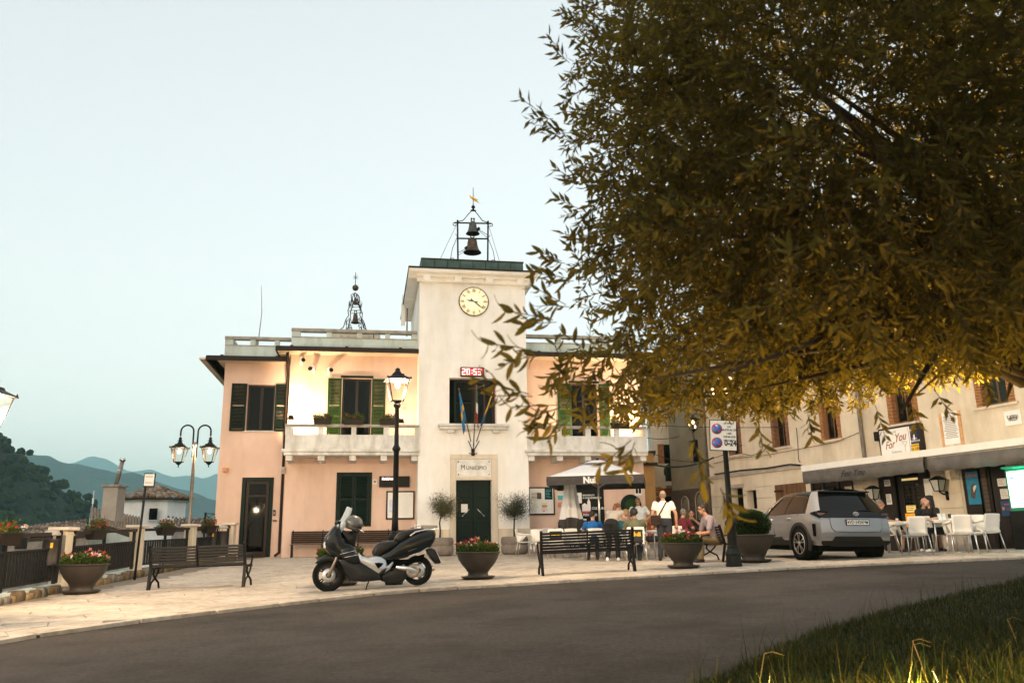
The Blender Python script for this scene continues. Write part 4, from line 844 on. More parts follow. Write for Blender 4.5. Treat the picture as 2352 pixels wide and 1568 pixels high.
def wood_bench(s0, s1, label):
    L = s1 - s0; w = H.w((s0 + s1) / 2, YM - .38, 0); t = T('wall_bench', label, 'bench', (w.x, w.y, O.z - .02), H.rz, 'brown slatted benches against the town hall')
    for k in range(6): y = -.24 + k * .075; mb = MB(); mb.box(-L / 2, L / 2, y - .028, y + .028, .42, .445); mb.build('seat_slat', m_slat, t)
    for k in range(6): z = .50 + k * .068; y = .19 + (z - .45) * .22; mb = MB(); mb.bar((-L / 2, y, z), (L / 2, y, z), .022, .056, (0, -.22, 1)); mb.build('back_slat', m_slat, t)
    for x in (-L / 2 + .06, 0, L / 2 - .06): mb = MB(); mb.bar((x, .16, .44), (x, .28, .9), .05, .035, (1, 0, 0)); mb.bar((x, -.24, .40), (x, .2, .40), .05, .04); mb.bar((x, -.22, .38), (x, -.25, 0), .05, .05, (0, 1, 0)); mb.bar((x, .16, .38), (x, .22, 0), .05, .05, (0, 1, 0)); mb.build('iron_frame', m_black, t)
wood_bench(H.q(666, 1250, .5)[0], H.q(812, 1250, .5)[0], 'brown slatted bench against the wall, left of the scooter handlebars'); wood_bench(H.q(818, 1250, .5)[0], H.q(966, 1250, .5)[0], 'brown slatted bench against the wall behind the scooter seat')

# ================================================================== plants
def star_flower():
    mb = MB(); v = [(0, 0, .012)]; n = 10
    for k in range(n): a = 2 * pi * k / n; r_ = .042 if k % 2 == 0 else .022; v.append((r_ * cos(a), r_ * sin(a), .028 if k % 2 == 0 else .018))
    mb.add(v, [(0, 1 + k, 1 + (k + 1) % n) for k in range(n)], False); mb.add([(0, 0, -.03), (.012, 0, .012), (-.006, .01, .012), (-.006, -.01, .012)], [(0, 2, 1), (0, 3, 2), (0, 1, 3)]); return mb
m_petal = [MAT('petal_' + n, c, .5, .15, 20, 0) for n, c in (('pink', (.60, .20, .22)), ('red', (.22, .010, .008)), ('white', (.7, .60, .56)), ('orange', (.38, .06, .015)), ('rose', (.50, .06, .10)))]
FL = [star_flower().mesh('flower', m) for m in m_petal]
def leaves(par, name, n, sampler, size, mat, kind='stuff', aspect=.4, dirf=None):
    mb = MB(); V = []; F_ = []
    for _ in range(n):
        c, d = sampler(); d = Vector(d) + Vector((R.gauss(0, .5), R.gauss(0, .5), R.gauss(0, .5))); d.normalize(); s = size * R.uniform(.6, 1.25)
        a = d.cross(Vector((R.uniform(-1, 1), R.uniform(-1, 1), R.uniform(-1, 1)))).normalized() * s * aspect; nn = a.cross(d).normalized() * s * .12; c = Vector(c); b = len(V)
        V += [c, c + d * s * .5 + a * .5 + nn, c + d * s, c + d * s * .5 - a * .5 + nn]; F_ += [(b, b + 1, b + 2), (b, b + 2, b + 3)]
    mb.v = [tuple(p) for p in V]; mb.f = F_; mb.sm = [False] * len(F_); mb.mi = [0] * len(F_); return mb.build(name, mat, par, kind=kind)
def flowers(par, n, rx, ry, z0, zh, cols, sc=1.0):
    for i in range(n):
        a = R.uniform(0, 2 * pi); r_ = sqrt(R.random()); o = OB('flower', FL[R.choice(cols)], par, (rx * r_ * cos(a), ry * r_ * sin(a), z0 + zh * (1 - .5 * r_ * r_) * R.uniform(.5, 1.15)))
        o.rotation_euler = (R.uniform(.3, 1.5), R.uniform(-.5, .5), R.uniform(-.9, .9)); k = sc * R.uniform(.8, 1.3); o.scale = (k, k, k)
def bowl(loc, label, kx=1.0, kz=1.0, cols=(0, 1, 2), nf=26, plant=True, group='brown bowl planters with flowers', saucer=True):
    t = T('flower_bowl', label, 'planter', loc, R.uniform(0, 6), group)
    mb = MB(); mb.lathe([(.21, .02), (.22, .05), (.19, .09), (.185, .14), (.23, .22), (.31, .33), (.37, .45), (.395, .54), (.40, .565), (.42, .575), (.425, .60), (.40, .605), (.385, .59), (.37, .50), (.0, .48)], 36); mb.build('bowl', m_pot, t)
    mb = MB(); mb.lathe([(.25, 0), (.27, .005), (.31, .05), (.325, .055), (.31, .07), (.28, .03), (0, .02)], 30); mb.build('saucer', m_pot, t)
    mb = MB(); mb.lathe([(.382, .5), (.3, .565), (0, .60)], 20); mb.build('soil', m_soil, t)
    if plant:
        def sp(): a = R.uniform(0, 2 * pi); r_ = sqrt(R.random()) * .38; return (r_ * cos(a), r_ * sin(a), .57 + R.random() ** 1.3 * .26 * (1 - r_)), (cos(a) * .6, sin(a) * .6, 1)
        leaves(t, 'foliage', 1900, sp, .075, m_leaf2); flowers(t, int(nf * 1.3), .39, .39, .64, .24, cols, 1.2)
    t.scale = (kx * 1.16, kx * 1.16, kz * .95); return t
p = gp(186, 1363); bowl(p, 'brown bowl planter with pink flowers at the left by the stone kerb', .94, .98, (0, 0, 2, 1, 3), 26)
p = gp(1098, 1329); bowl(p, 'brown bowl planter with red and pink flowers in front of the main door', .92, .92, (0, 1, 1, 2, 4, 3), 32)
p = gp(1570, 1304); bowl(p, 'brown bowl planter with dark red flowers beside the lamp post', .93, .90, (1, 1, 3, 4, 2, 0), 36)
p = gp(779, 1344); bowl(p, 'brown bowl planter mostly hidden behind the scooter', .95, .95, (1, 3), 12)
p = gp(1732, 1291); t = bowl(p, 'large brown bowl planter holding a round clipped box bush', 1.04, 1.04, plant=False)
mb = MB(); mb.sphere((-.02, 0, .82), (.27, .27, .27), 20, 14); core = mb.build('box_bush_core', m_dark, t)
def sp():
    v = Vector((R.gauss(0, 1), R.gauss(0, 1), R.gauss(0, 1))).normalized(); return Vector((-.02, 0, .82)) + v * R.uniform(.25, .33), v
leaves(t, 'box_foliage', 9000, sp, .028, m_box, aspect=.6)
# olive trees in round concrete tubs by the door
def tub_olive(u, y, label, seed, rad, hz, lean=0):
    p = H.q(u, 1250, y); w = H.w(p[0], y, 0); w.z = O.z - .02; t = T('potted_olive_tree', label, 'potted tree', w, R.uniform(0, 6), 'potted olive trees beside the main door')
    mb = MB(); mb.lathe([(.36, .0), (.44, .06), (.455, .16), (.455, .28), (.43, .30), (.43, .33), (.455, .35), (.455, .5), (.43, .57), (.38, .585), (.36, .55), (0, .53)], 36); mb.build('tub', MAT('tub_stone', (.20, .165, .14), .85, .2, 4, .3), t)
    r_ = random.Random(seed); c = Vector((lean, 0, hz)); tr = MB(); tr.tube([(0, 0, .5), (.02, .01, .8), (-.01, 0, 1.05), (lean * .4, 0, 1.25)], [.035, .028, .026, .024], 7)
    tips = []
    for i in range(16):
        a = r_.uniform(0, 2 * pi); e = c + Vector((cos(a) * rad * r_.uniform(.4, .95), sin(a) * rad * r_.uniform(.4, .95), r_.uniform(-.3, .45) * rad * 1.4)); b = Vector((lean * .4, 0, 1.2 + r_.uniform(0, .1))); mid = (b + e) / 2 + Vector((0, 0, .06)); tr.tube([b, mid, e], [.014, .009, .004], 5); tips += [b.lerp(mid, .8), mid, mid.lerp(e, .5), e]
    tr.build('trunk_and_branches', m_bark, t)
    def sp():
        q = R.choice(tips); v = Vector((R.gauss(0, 1), R.gauss(0, 1), R.gauss(0, 1))) * rad * .2; return q + v, (v.x, v.y, v.z + .1)
    leaves(t, 'crown', 5200, sp, .06, m_leaf3 if seed == 3 else LEAFM('tub_olive_leaf', [(.03, .04, .02), (.09, .09, .05), (.05, .06, .03)], .3), aspect=.24)
tub_olive(1010, -.75, 'potted olive tree with a pale wispy crown left of the main door', 3, .52, 1.62, .06); tub_olive(1182, -.75, 'potted olive tree with a dense dark crown right of the main door', 5, .54, 1.55)
# flower boxes on the balcony rail
def fbox(u, v, w, y, label, cols, par=None, frame=None, group='flower boxes on the balcony rails', nf=7, nl=420, mat=m_fascia, rz=None):
    if frame: p = frame.q(u, v, y); loc = frame.w(p[0], y, p[1]); rz = frame.rz
    else: loc = at(u, v, y)
    t = T('flower_box', label, 'flower box', loc, rz or 0, group); mb = MB()
    mb.loft([[(-w / 2 + k, -.09 + k, z), (w / 2 - k, -.09 + k, z), (w / 2 - k, .09 - k, z), (-w / 2 + k, .09 - k, z)] for k, z in ((.03, -.09), (0, .085), (-.008, .087), (-.008, .10), (.01, .10), (.01, .06))], False); mb.build('box', mat, t)
    def sp(): return (R.uniform(-w / 2, w / 2), R.uniform(-.11, .11), .08 + abs(R.gauss(0, .09))), (R.gauss(0, .5), -.3, .6)
    leaves(t, 'foliage', nl, sp, .07, m_leaf2, aspect=.6)
    for i in range(nf): o = OB('flower', FL[R.choice(cols)], t, (R.uniform(-w / 2, w / 2), R.uniform(-.13, .02), .13 + R.random() * .16)); o.rotation_euler = (R.uniform(.8, 1.6), 0, R.uniform(-.5, .5)); o.scale = (.8,) * 3
fbox(741, 968, .62, -.12, 'dark flower box with yellowish foliage left of the bright green shutter', (3, 1), frame=H); fbox(812, 969, .68, -.12, 'dark flower box with an orange bloom in front of the balcony window', (3, 3, 1), frame=H); fbox(893, 970, .66, -.12, 'dark flower box with red geraniums behind the street lamp', (1, 4, 1), frame=H, nf=12)
fbox(1425, 978, .7, -.12, 'dark flower box on the right balcony rail behind the olive leaves', (1, 3), frame=H)
fbox(1600, 1130, .5, -.12, '', (1,), frame=H) if 0 else None

# ================================================================== balustrade on the left
m_rock = [MAT('rubble_' + n, c, .9, .4, 8, .6) for n, c in (('brown', (.13, .09, .05)), ('grey', (.16, .14, .11)), ('ochre', (.22, .15, .07)))]
P_ = [Vector((-8.8, 12.6, 0)), Vector((-9.25, 17.4, 0)), Vector((-9.75, 22.1, 0)), Vector((-9.62, 25.0, 0)), Vector((-9.35, 27.9, 0))]
for p, (u, v) in zip(P_, ((None, 0), (148, 1210), (317, 1205), (439, 1203), (531, 1200))):
    if u: q = at(u, v, p.y); p.x = q.x; p.z = q.z
P_[0].z = P_[1].z - .13
fence = T('balustrade', 'black railing between pale stone-capped pillars along the terrace edge', 'fence', (P_[1].x, P_[1].y, P_[1].z - 1.3))
F0 = Vector(fence.location)
for p in P_:
    mb = MB(); q = p - F0; mb.box(q.x - .14, q.x + .14, q.y - .14, q.y + .14, q.z - 1.5, q.z - .07); mb.build('pillar', m_cream, fence, bev=.012)
    mb = MB(); mb.box(q.x - .22, q.x + .22, q.y - .22, q.y + .22, q.z - .068, q.z); mb.build('pillar_cap', m_stone, fence, bev=.012)
for a, b in zip(P_, P_[1:]):
    a, b = a - F0, b - F0; L = (b - a).length; d = (b - a) / L; A, B = a + d * .15, b - d * .15
    for dz, w, h in ((-.13, .10, .07), (-.42, .05, .04), (-1.02, .05, .04)): mb = MB(); mb.bar(A + Vector((0, 0, dz)), B + Vector((0, 0, dz)), w, h); mb.build('rail', m_wood if dz > -.2 else m_iron, fence)
    for f in (.02, .5, .98): mb = MB(); c = A.lerp(B, f); mb.box(c.x - .03, c.x + .03, c.y - .03, c.y + .03, c.z - 1.2, c.z - .17); mb.build('post', m_iron, fence)
    n = int(L / .135); pk = None
    for i in range(n):
        c = A.lerp(B, (i + .5) / n); ang = atan2(d.y, d.x)
        if pk is None: mb = MB(); mb.box(-.036, .036, -.012, .012, -1.0, -.44); pk = mb.mesh('picket', m_iron)
        o = OB('picket', pk, fence, c); o.rotation_euler = (0, 0, ang)
    # low wall: pale coping, stones below
    mb = MB(); mb.bar(A + Vector((0, 0, -1.22)), B + Vector((0, 0, -1.22)), .24, .22); mb.build('low_wall', m_parap, fence)
    s = 0
    while s < L - .3:
        w = R.uniform(.18, .42); h = R.uniform(.06, .11); c = A + d * (s + w / 2) + Vector((.14, 0, 0)); mb = MB(); mb.M = Matrix.Translation((c.x, c.y, 0)) @ Matrix.Rotation(atan2(d.y, d.x), 4, 'Z')
        zg = G(c.x + F0.x, c.y + F0.y) - F0.z
        mb.loft([[(sx * w * k * .5 + R.uniform(-.015, .015), sy * .11 * k + R.uniform(-.012, .012), z) for sx, sy in ((-1, -1), (1, -1), (1, 1), (-1, 1))] for k, z in ((.9, zg - .1), (1, zg + h * .5), (.96, zg + h * 1.3), (.75, zg + h * 1.7))], True); mb.build('kerb_rock', R.choice(m_rock), fence)
        s += w * .98
m_bin = MAT('brown_bin_metal', (.035, .028, .024), .55, .2, 5, .1)
def bin_(u, y, vtop, label, k=1.0, sticker=True):
    p = at(u, vtop, y); t = T('litter_bin', label, 'litter bin', (p.x, p.y, p.z - 1.02 * k), 0, 'drum litter bins with domed lids'); mb = MB()
    mb.lathe([(.2, .32), (.225, .33), (.225, .36), (.215, .37), (.22, .80), (.235, .81), (.23, .83), (.2, .83)], 24); mb.build('drum', m_bin, t)
    mb = MB(); mb.lathe([(.255, .90), (.25, .93), (.18, .985), (.09, 1.01), (0, 1.02)], 24); mb.build('lid', m_conc, t); mb = MB()
    for a in (0, 2.1, 4.2): mb.tube([(.2 * cos(a), .2 * sin(a), .8), (.2 * cos(a), .2 * sin(a), .93)], .012, 5)
    mb.build('lid_struts', m_iron, t, kind='stuff'); mb = MB(); mb.box(.20, .26, -.03, .03, 0, 1.0); mb.build('post', m_iron, t)
    if sticker: mb = MB(); mb.box(.10, .17, -.235, -.228, .66, .76); mb.M = None; mb.build('sticker', m_yel, t)
    t.scale = (.74 * k, .74 * k, 1.02 * k)
bin_(122, 16.9, 1217, 'brown drum litter bin with a yellow sticker beside the left flower bowl'); bin_(155, 17.6, 1219, 'brown drum litter bin half hidden behind the left flower bowl', sticker=False)
bin_(488, 26.6, 1206, 'small drum litter bin behind the left bench, nearer the lamp'); bin_(513, 27.0, 1206, 'small drum litter bin behind the left bench, nearer the door', sticker=False)
def rbox(f0, seg_i, w, label, cols):
    a, b = P_[seg_i], P_[seg_i + 1]; c = a.lerp(b, f0); d = b - a; t0 = len(bpy.data.objects)
    t = T('flower_box', label, 'flower box', (c.x, c.y, c.z - .10), atan2(d.y, d.x), 'flower boxes on the terrace railing'); mb = MB(); mb.loft([[(-w / 2 + k, -.13 + k, z), (w / 2 - k, -.13 + k, z), (w / 2 - k, .13 - k, z), (-w / 2 + k, .13 - k, z)] for k, z in ((.06, -.2), (0, .0), (-.02, .005), (-.02, .03), (.02, .03), (.02, -.02))], False); mb.build('box', m_wood, t)
    def sp(): return (R.uniform(-w / 2, w / 2) * .9, R.uniform(-.12, .12), .0 + abs(R.gauss(0, .10))), (R.gauss(0, .5), -.3, .6)
    leaves(t, 'foliage', 500, sp, .06, m_leaf2, aspect=.6)
    for i in range(22): o = OB('flower', FL[R.choice(cols)], t, (R.uniform(-w / 2, w / 2) * .85, R.uniform(-.15, .1), .06 + R.random() * .15)); o.rotation_euler = (R.uniform(.5, 1.6), 0, R.uniform(-1, 1)); o.scale = (1.1,) * 3
rbox(.38, 1, .8, 'flower box with dark red blooms on the rail between the first two pillars', (1, 1, 3)); rbox(.5, 2, .75, 'flower box with red and white blooms on the rail behind the left bench', (1, 3, 2, 1)); rbox(.42, 3, .7, 'flower box with orange red blooms on the rail nearest the side door', (3, 1, 3)); rbox(.5, 0, .8, 'flower box with rust red blooms at the very left edge', (1, 3))
# lattice railing beyond the last pillar
t = T('lattice_railing', 'low black lattice railing beyond the last pillar by the salmon wall', 'railing', at(505, 1196, 31)); mb0 = at(505, 1196, 31); a = at(471, 1196, 31) - mb0; b = at(541, 1197, 31) - mb0; hh = .27
for dz in (hh, 0.02): mb = MB(); mb.bar(a + Vector((0, 0, dz)), b + Vector((0, 0, dz)), .035, .025); mb.build('rail', m_black, t)
for f in (0, .44, .98): c = a.lerp(b, f); mb = MB(); mb.box(c.x - .03, c.x + .03, c.y - .03, c.y + .03, -.8, hh + .05); mb.build('post', m_black, t)
for k in range(4):
    for g_ in (0, 1): c0, c1 = a.lerp(b, k / 4), a.lerp(b, (k + 1) / 4); mb = MB(); mb.bar(c0 + Vector((0, -.012 * g_, hh * g_)), c1 + Vector((0, -.012 * g_, hh * (1 - g_))), .014, .014); mb.build('lattice_bar', m_black, t)
# street-name sign on a pole
s_ = at(337, 1102, 20.5); t = T('street_sign', 'small white sign with a dark frame on a pole behind the railing', 'sign', (s_.x - .09, s_.y, s_.z - 2.6)); t.rotation_euler = (0, .03, 0)
mb = MB(); mb.tube([(0, 0, .2), (0, 0, 2.76)], .03, 8); mb.build('pole', m_iron, t); mb = MB(); mb.box(-.04, .24, -.06, -.03, 2.43, 2.77); mb.build('frame', m_iron, t, bev=.004); mb = MB(); mb.box(-.02, .22, -.066, -.061, 2.46, 2.745); mb.build('panel', m_paper, t)
for k, s in enumerate(('PIAZZA', '', 'VIZIOLI')): text('lettering', s, .055, m_conc, t, (.10, -.068, 2.68 - .075 * k), sx=.95) if s else 0

# ================================================================== houses below the terrace
m_tile = [MAT('roof_tile_' + n, c, .9, .3, 6, .4) for n, c in (('brown', (.16, .09, .05)), ('tan', (.30, .20, .12)), ('grey', (.20, .18, .15)), ('dark', (.07, .05, .035)))]
def tile_mesh(m, L=.42, r_=.09):
    mb = MB(); v = []; n = 5
    for x, q in ((0, 1.0), (L, .82)):
        for k in range(n + 1): a = pi * k / n; v.append((x, r_ * q * cos(a), r_ * q * sin(a) + (.02 if x == 0 else 0)))
    mb.add(v, [(k, k + 1, n + 2 + k, n + 1 + k) for k in range(n)], True); mb.add([v[k] for k in range(n + 1)], [tuple(range(n + 1))]); return mb.mesh('roof_tile', m)
TM = [tile_mesh(m) for m in m_tile]
# round house
hc = at(356, 1150, 56); t = T('round_house', 'small white many-sided house with a mossy brown tiled roof below the terrace', 'house', (hc.x, hc.y, hc.z - 5)); r_ = 2.1; nn = 8
mb = MB(); mb.lathe([(r_, 0), (r_, 5)], nn, sm=False); mb.build('wall', m_white, t); mb = MB(); mb.lathe([(r_ + .12, 4.88), (r_ + .16, 5.0), (r_ + .12, 5.05)], nn, sm=False); mb.build('eaves_band', m_parap, t)
mb = MB(); mb.lathe([(r_ + .3, 4.99), (r_ + .3, 5.03), (0, 6.0)], nn, sm=False); rf = mb.build('roof', m_tile[3], t)
for k in range(30):
    a = 2 * pi * k / 30
    if sin(a) > .35: continue
    for j in range(7):
        f = j / 7; R0 = (r_ + .34) * (1 - f)
        if R0 < .35 or (j > 3 and k % 2) or (j > 5 and k % 4): continue
        o = OB('roof_tile', R.choice(TM[:3] if R.random() < .8 else TM), rf, (R0 * cos(a), R0 * sin(a), 5.05 + .97 * f)); o.rotation_euler = (R.uniform(-.12, .12), -.40 + R.uniform(-.05, .05), a + pi + R.uniform(-.12, .12)); q = 1.25 * R.uniform(.9, 1.15); o.scale = (q, q * 1.7, q * 1.2)
w = at(352, 1180, 56 - 2.0) - Vector(t.location); mb = MB(); mb.box(w.x - .22, w.x + .22, w.y - .12, w.y + .1, w.z - .36, w.z + .36); wo_ = mb.build('window', m_dark, t); mb = MB(); mb.box(w.x - .3, w.x + .3, w.y - .13, w.y - .08, w.z - .44, w.z - .365); mb.box(w.x - .3, w.x - .222, w.y - .13, w.y - .08, w.z - .364, w.z + .42); mb.build('window_frame', m_trim, wo_)
# tiled house with chimney
def tiled_slope(par, A, B, C, D, nx, ny, mats, base):
    "A-B eaves, D-C ridge"
    for i in range(nx):
        for j in range(ny):
            f, g_ = (i + .5) / nx, j / ny; p = A.lerp(B, f).lerp(D.lerp(C, f), g_); up = (D.lerp(C, f) - A.lerp(B, f)); L = up.length / ny; o = OB('roof_tile', R.choice(mats), par, p + Vector((0, 0, .03)))
            d = up.normalized(); o.rotation_euler = d.to_track_quat('X', 'Z').to_euler(); w = (B - A).length / nx / .19; o.scale = (L / .42 * 1.15, w, w * .8)
def gable(name, label, Y0, pts, eave_v, mats, wallm, nx, ny, group=None):
    "pts: picture points of eaves left/right and ridge right/left with their distances"
    q = [at(*p) for p in pts]; o0 = Vector(((q[0].x + q[1].x) / 2, (q[0].y + q[1].y) / 2, -3)); t = T(name, label, 'house', o0, 0, group); q = [p - o0 for p in q]
    th = Vector((0, 0, -.12)); mb = MB(); mb.add(q + [p + th for p in q], [(0, 1, 2, 3), (7, 6, 5, 4), (0, 4, 5, 1), (1, 5, 6, 2), (2, 6, 7, 3), (3, 7, 4, 0)]); rf = mb.build('roof', m_tile[3], t); tiled_slope(rf, q[0], q[1], q[2], q[3], nx, ny, mats, None)
    ins = [p + th - Vector((0, 0, .01)) for p in q]; lo = [Vector((p.x, p.y, -2)) for p in q]
    mb = MB(); mb.add(ins + lo, [(0, 1, 5, 4), (1, 2, 6, 5), (3, 2, 6, 7), (0, 3, 7, 4)]); mb.build('wall', wallm, t); return t
t = gable('tiled_house', 'low house with a pale tiled roof and tall chimney below the terrace', 36, [(208, 1196, 33), (322, 1234, 33), (322, 1190, 38), (208, 1166, 38)], 0, TM[1:3], m_parap, 17, 8)
t2 = gable('tiled_house', 'low dark stone-roofed house at the left behind the railing', 30, [(20, 1238, 27), (205, 1226, 30), (200, 1196, 35), (40, 1212, 33)], 0, TM, m_conc, 18, 7)
t3 = gable('tiled_house', 'dark mossy roof just left of the side door terrace', 30, [(395, 1216, 40), (470, 1212, 40), (490, 1192, 46), (400, 1190, 46)], 0, TM, m_conc, 10, 6)
c = at(262, 1152, 35); t = T('chimney_stack', 'grey rendered chimney with slab cap and tall metal flue', 'chimney', (c.x, c.y, c.z - 2.5)); w = .36
zt = at(262, 1112, 35).z - t.location.z; mb = MB(); mb.box(-w * .9, w * .8, -w, w, 0, zt - .12); mb.build('stack', m_grey, t, bev=.02); mb = MB(); mb.box(-w * 1.1, w * .98, -w * 1.2, w * 1.2, zt - .118, zt - .03); mb.build('cap_slab', m_conc, t, bev=.01)
zf = at(272, 1056, 35).z - t.location.z; mb = MB(); mb.tube([(.02, 0, zt - .03), (.2, 0, zf)], .085, 12); mb.build('flue_pipe', m_zinc, t); mb = MB(); mb.tube([(.185, 0, zf - .05), (.21, 0, zf + .08)], .12, 12); mb.tube([(.1, 0, zt + .55), (.115, 0, zt + .60)], .1, 12); mb.build('flue_collar', m_alu, t)
c = at(50, 1236, 24); t = T('vent_pipe', 'small shiny metal vent with an elbow on the low roof', 'vent', c); mb = MB(); mb.lathe([(.16, -.3), (.16, .0), (.2, .02), (.2, .06)], 14); mb.build('base', m_alu, t); mb = MB(); mb.tube([(.0, 0, .05), (0, 0, .2), (.03, -.04, .3), (.12, -.06, .34)], .075, 12); mb.build('elbow', m_alu, t)
c = at(212, 1165, 45); t = T('antenna', 'thin white aerial mast standing on the low tiled roof', 'antenna', (c.x, c.y, c.z - 1)); mb = MB(); mb.tube([(0, 0, 0), (0, 0, 1.9)], .02, 6); mb.build('mast', m_pl, t); mb = MB(); mb.box(-.04, .04, -.03, .03, 1.2, 1.5); mb.build('head', m_pl, t)
# ================================================================== scooter
m_sc = MAT('graphite_paint', (.010, .012, .013), .25, .08, 5, .02, coat=.25, spec=.3); m_scb = MAT('black_satin_plastic', (.005, .005, .006), .4, .1, 6, .05)
m_sil = MAT('silver_paint', (.55, .56, .57), .35, .05, 6, .02, metal=.6); m_seat = MAT('black_vinyl', (.008, .007, .006), .42, .2, 9, .12)
m_tail = MAT('red_lens', (.35, .02, .01), .15, .2, 9, .0, coat=.8); m_head = MAT('headlamp_glass', (.62, .66, .68), .12, .2, 14, 0, coat=1)
def wheel(par, cx, cz, r, w, y=0, spokes=5, rimm=None, axis='y', rr=.66):
    "tyre with its rim as a sub-part"
    M_ = Matrix.Translation((cx, y, cz)) @ Matrix.Rotation(pi / 2, 4, 'X'); mb = MB(); mb.M = M_
    mb.lathe([(r * .70, -w * .42), (r * .84, -w * .5), (r * .95, -w * .42), (r, -w * .2), (r, w * .2), (r * .95, w * .42), (r * .84, w * .5), (r * .70, w * .42), (r * .68, 0), (r * .70, -w * .42)], 40, cap=False); ty = mb.build('tyre', m_rub, par)
    mb = MB(); mb.M = M_; q = r * .71; mb.lathe([(q, -w * .4), (q + .004, -w * .43), (q - .012, -w * .44), (q - .03, -w * .3), (q - .03, w * .3), (q - .012, w * .44), (q + .004, w * .43), (q, w * .4)], 36, cap=False)
    mb.lathe([(.0, -w * .36), (.05, -w * .36), (.055, w * .36), (0, w * .36)], 12)
    for k in range(spokes):
        a = 2 * pi * k / spokes
        for da in (-.13, .13): mb.bar((.04 * cos(a), .04 * sin(a), 0), ((q - .02) * cos(a + da), (q - .02) * sin(a + da), 0), .022, w * .5, (0, 0, 1))
    mb.build('rim', rimm or m_iron, ty); return ty
fa, rb = gp(755, 1356), gp(952, 1346)
S = 1 / 600; mid = gp(855, 1351); sc = T('scooter', 'dark grey maxi scooter parked on its stand with a helmet on it', 'scooter', mid, atan2((rb - fa).y, (rb - fa).x) + .03)
sc.rotation_euler = (0, -.015, sc.rotation_euler.z)
px = lambda pts: [((x - 915) * S, (1122 - y) * S) for x, y in pts]
def pf(name, pts, w, mat, ins=.03, k=.55, y=0, par=None):
    mb = MB(); p = px(pts)
    if sum(a[0] * b[1] - b[0] * a[1] for a, b in zip(p, p[1:] + p[:1])) < 0: p = p[::-1]
    mb.puff(p[::-1], w, ins, k, y); o = mb.build(name, mat, par or sc); return o
wheel(sc, *px([(450, 963)])[0], .285, .12, spokes=5); wheel(sc, *px([(1408, 950)])[0], .265, .14, spokes=5)
for c in ((450, 963), (1408, 950)):
    x, z = px([c])[0]; mb = MB(); mb.M = Matrix.Translation((x, -.07, z)) @ Matrix.Rotation(pi / 2, 4, 'X'); mb.lathe([(.05, 0), (.12, 0), (.12, .006), (.05, .006)], 28, cap=False); mb.build('brake_disc', m_sil, sc)
pf('front_mudguard', [(305, 838), (340, 790), (420, 752), (490, 762), (530, 800), (560, 860), (520, 850), (470, 815), (400, 815), (340, 840)], .075, m_sc, .015)
mb = MB()
for y in (-.085, .085): mb.tube([(px([(560, 700)])[0][0], y, px([(560, 700)])[0][1]), (px([(520, 810)])[0][0], y, px([(520, 810)])[0][1]), (px([(442, 980)])[0][0], y, px([(442, 980)])[0][1])], [.026, .026, .032], 8)
mb.build('fork', m_zinc, sc)
pf('front_fairing', [(450, 505), (505, 440), (560, 480), (585, 560), (640, 630), (710, 670), (755, 750), (770, 835), (640, 800), (540, 790), (470, 745), (410, 700), (390, 640), (400, 570)], .21, m_sc, .05, .5)
pf('inner_panel', [(575, 790), (560, 700), (640, 660), (700, 690), (745, 760), (768, 850), (700, 860), (620, 830)], .225, m_scb, .03, .7)
for (a, b) in (((560, 748), (720, 715)), ((605, 784), (748, 760))): A, B = px([a, b]); mb = MB(); mb.tube([(A[0], -.232, A[1]), (B[0], -.232, B[1])], .006, 5); mb.build('chrome_strip', m_chrome, sc)
pf('lower_fairing', [(540, 800), (640, 800), (770, 835), (900, 915), (1000, 985), (1010, 1035), (820, 1045), (660, 1030), (610, 940), (580, 870)], .19, m_scb, .03, .6)
pf('headlight', [(384, 635), (410, 588), (455, 566), (503, 568), (492, 620), (462, 655), (425, 682), (392, 682)], .17, m_head, .02, .6)
pf('indicator', [(560, 613), (600, 622), (625, 640), (590, 640)], .19, m_orng, .005, .7)
A = px([(470, 520), (508, 430), (560, 350), (612, 250), (632, 245), (641, 270), (630, 330), (590, 420), (560, 490), (520, 520)])
m_ws = MAT('smoked_windscreen', (.55, .60, .62), .1, .1, 5, 0, trans=.35, coat=.5)
mb = MB(); rows_ = []
for i in range(7):
    t = i / 6; zc = A[0][1] + (A[4][1] - A[0][1]) * t; xc = A[0][0] + (A[4][0] - A[0][0]) * t + .03 * sin(pi * t); w = .16 * (1 - .35 * t * t); rows_.append([(xc + .15 * (1 - t * .4) * (abs(j) / 4) ** 2, w * j / 4, zc - .04 * (abs(j) / 4) ** 2) for j in range(-4, 5)])
mb.loft(rows_, True, False, False); o = mb.build('windscreen', m_ws, sc); sm_ = o.modifiers.new('solid', 'SOLIDIFY'); sm_.thickness = .004
for y in (-.3, .3): x, z = px([(535, 415)])[0]; mb = MB(); mb.sphere((x, y, z), (.045, .06, .036), 12, 8); mb.tube([(x + .02, y * .9, z - .02), (x + .02, y * .55, z - .12)], .01, 6); mb.build('mirror', m_scb, sc)
mb = MB()
for sg in (-1, 1): x, z = px([(720, 480)])[0]; mb.tube([(x - .08, .05 * sg, z + .0), (x, .2 * sg, z + .03), (x + .06, .36 * sg, z + .01)], [.014, .014, .016], 8); mb.tube([(x + .0, .22 * sg, z + .02), (x - .03, .3 * sg, z + .03), (x + .02, .37 * sg, z + .02)], .006, 5)
mb.build('handlebar', m_scb, sc); x, z = px([(790, 528)])[0]; mb = MB(); mb.tube([(x - .07, -.3, z + .06), (x + .02, -.36, z)], .012, 6); mb.build('brake_lever', m_alu, sc)
pf('dashboard', [(560, 480), (640, 520), (740, 500), (770, 520), (740, 580), (720, 680), (640, 640), (590, 560)], .13, m_scb, .02, .6)
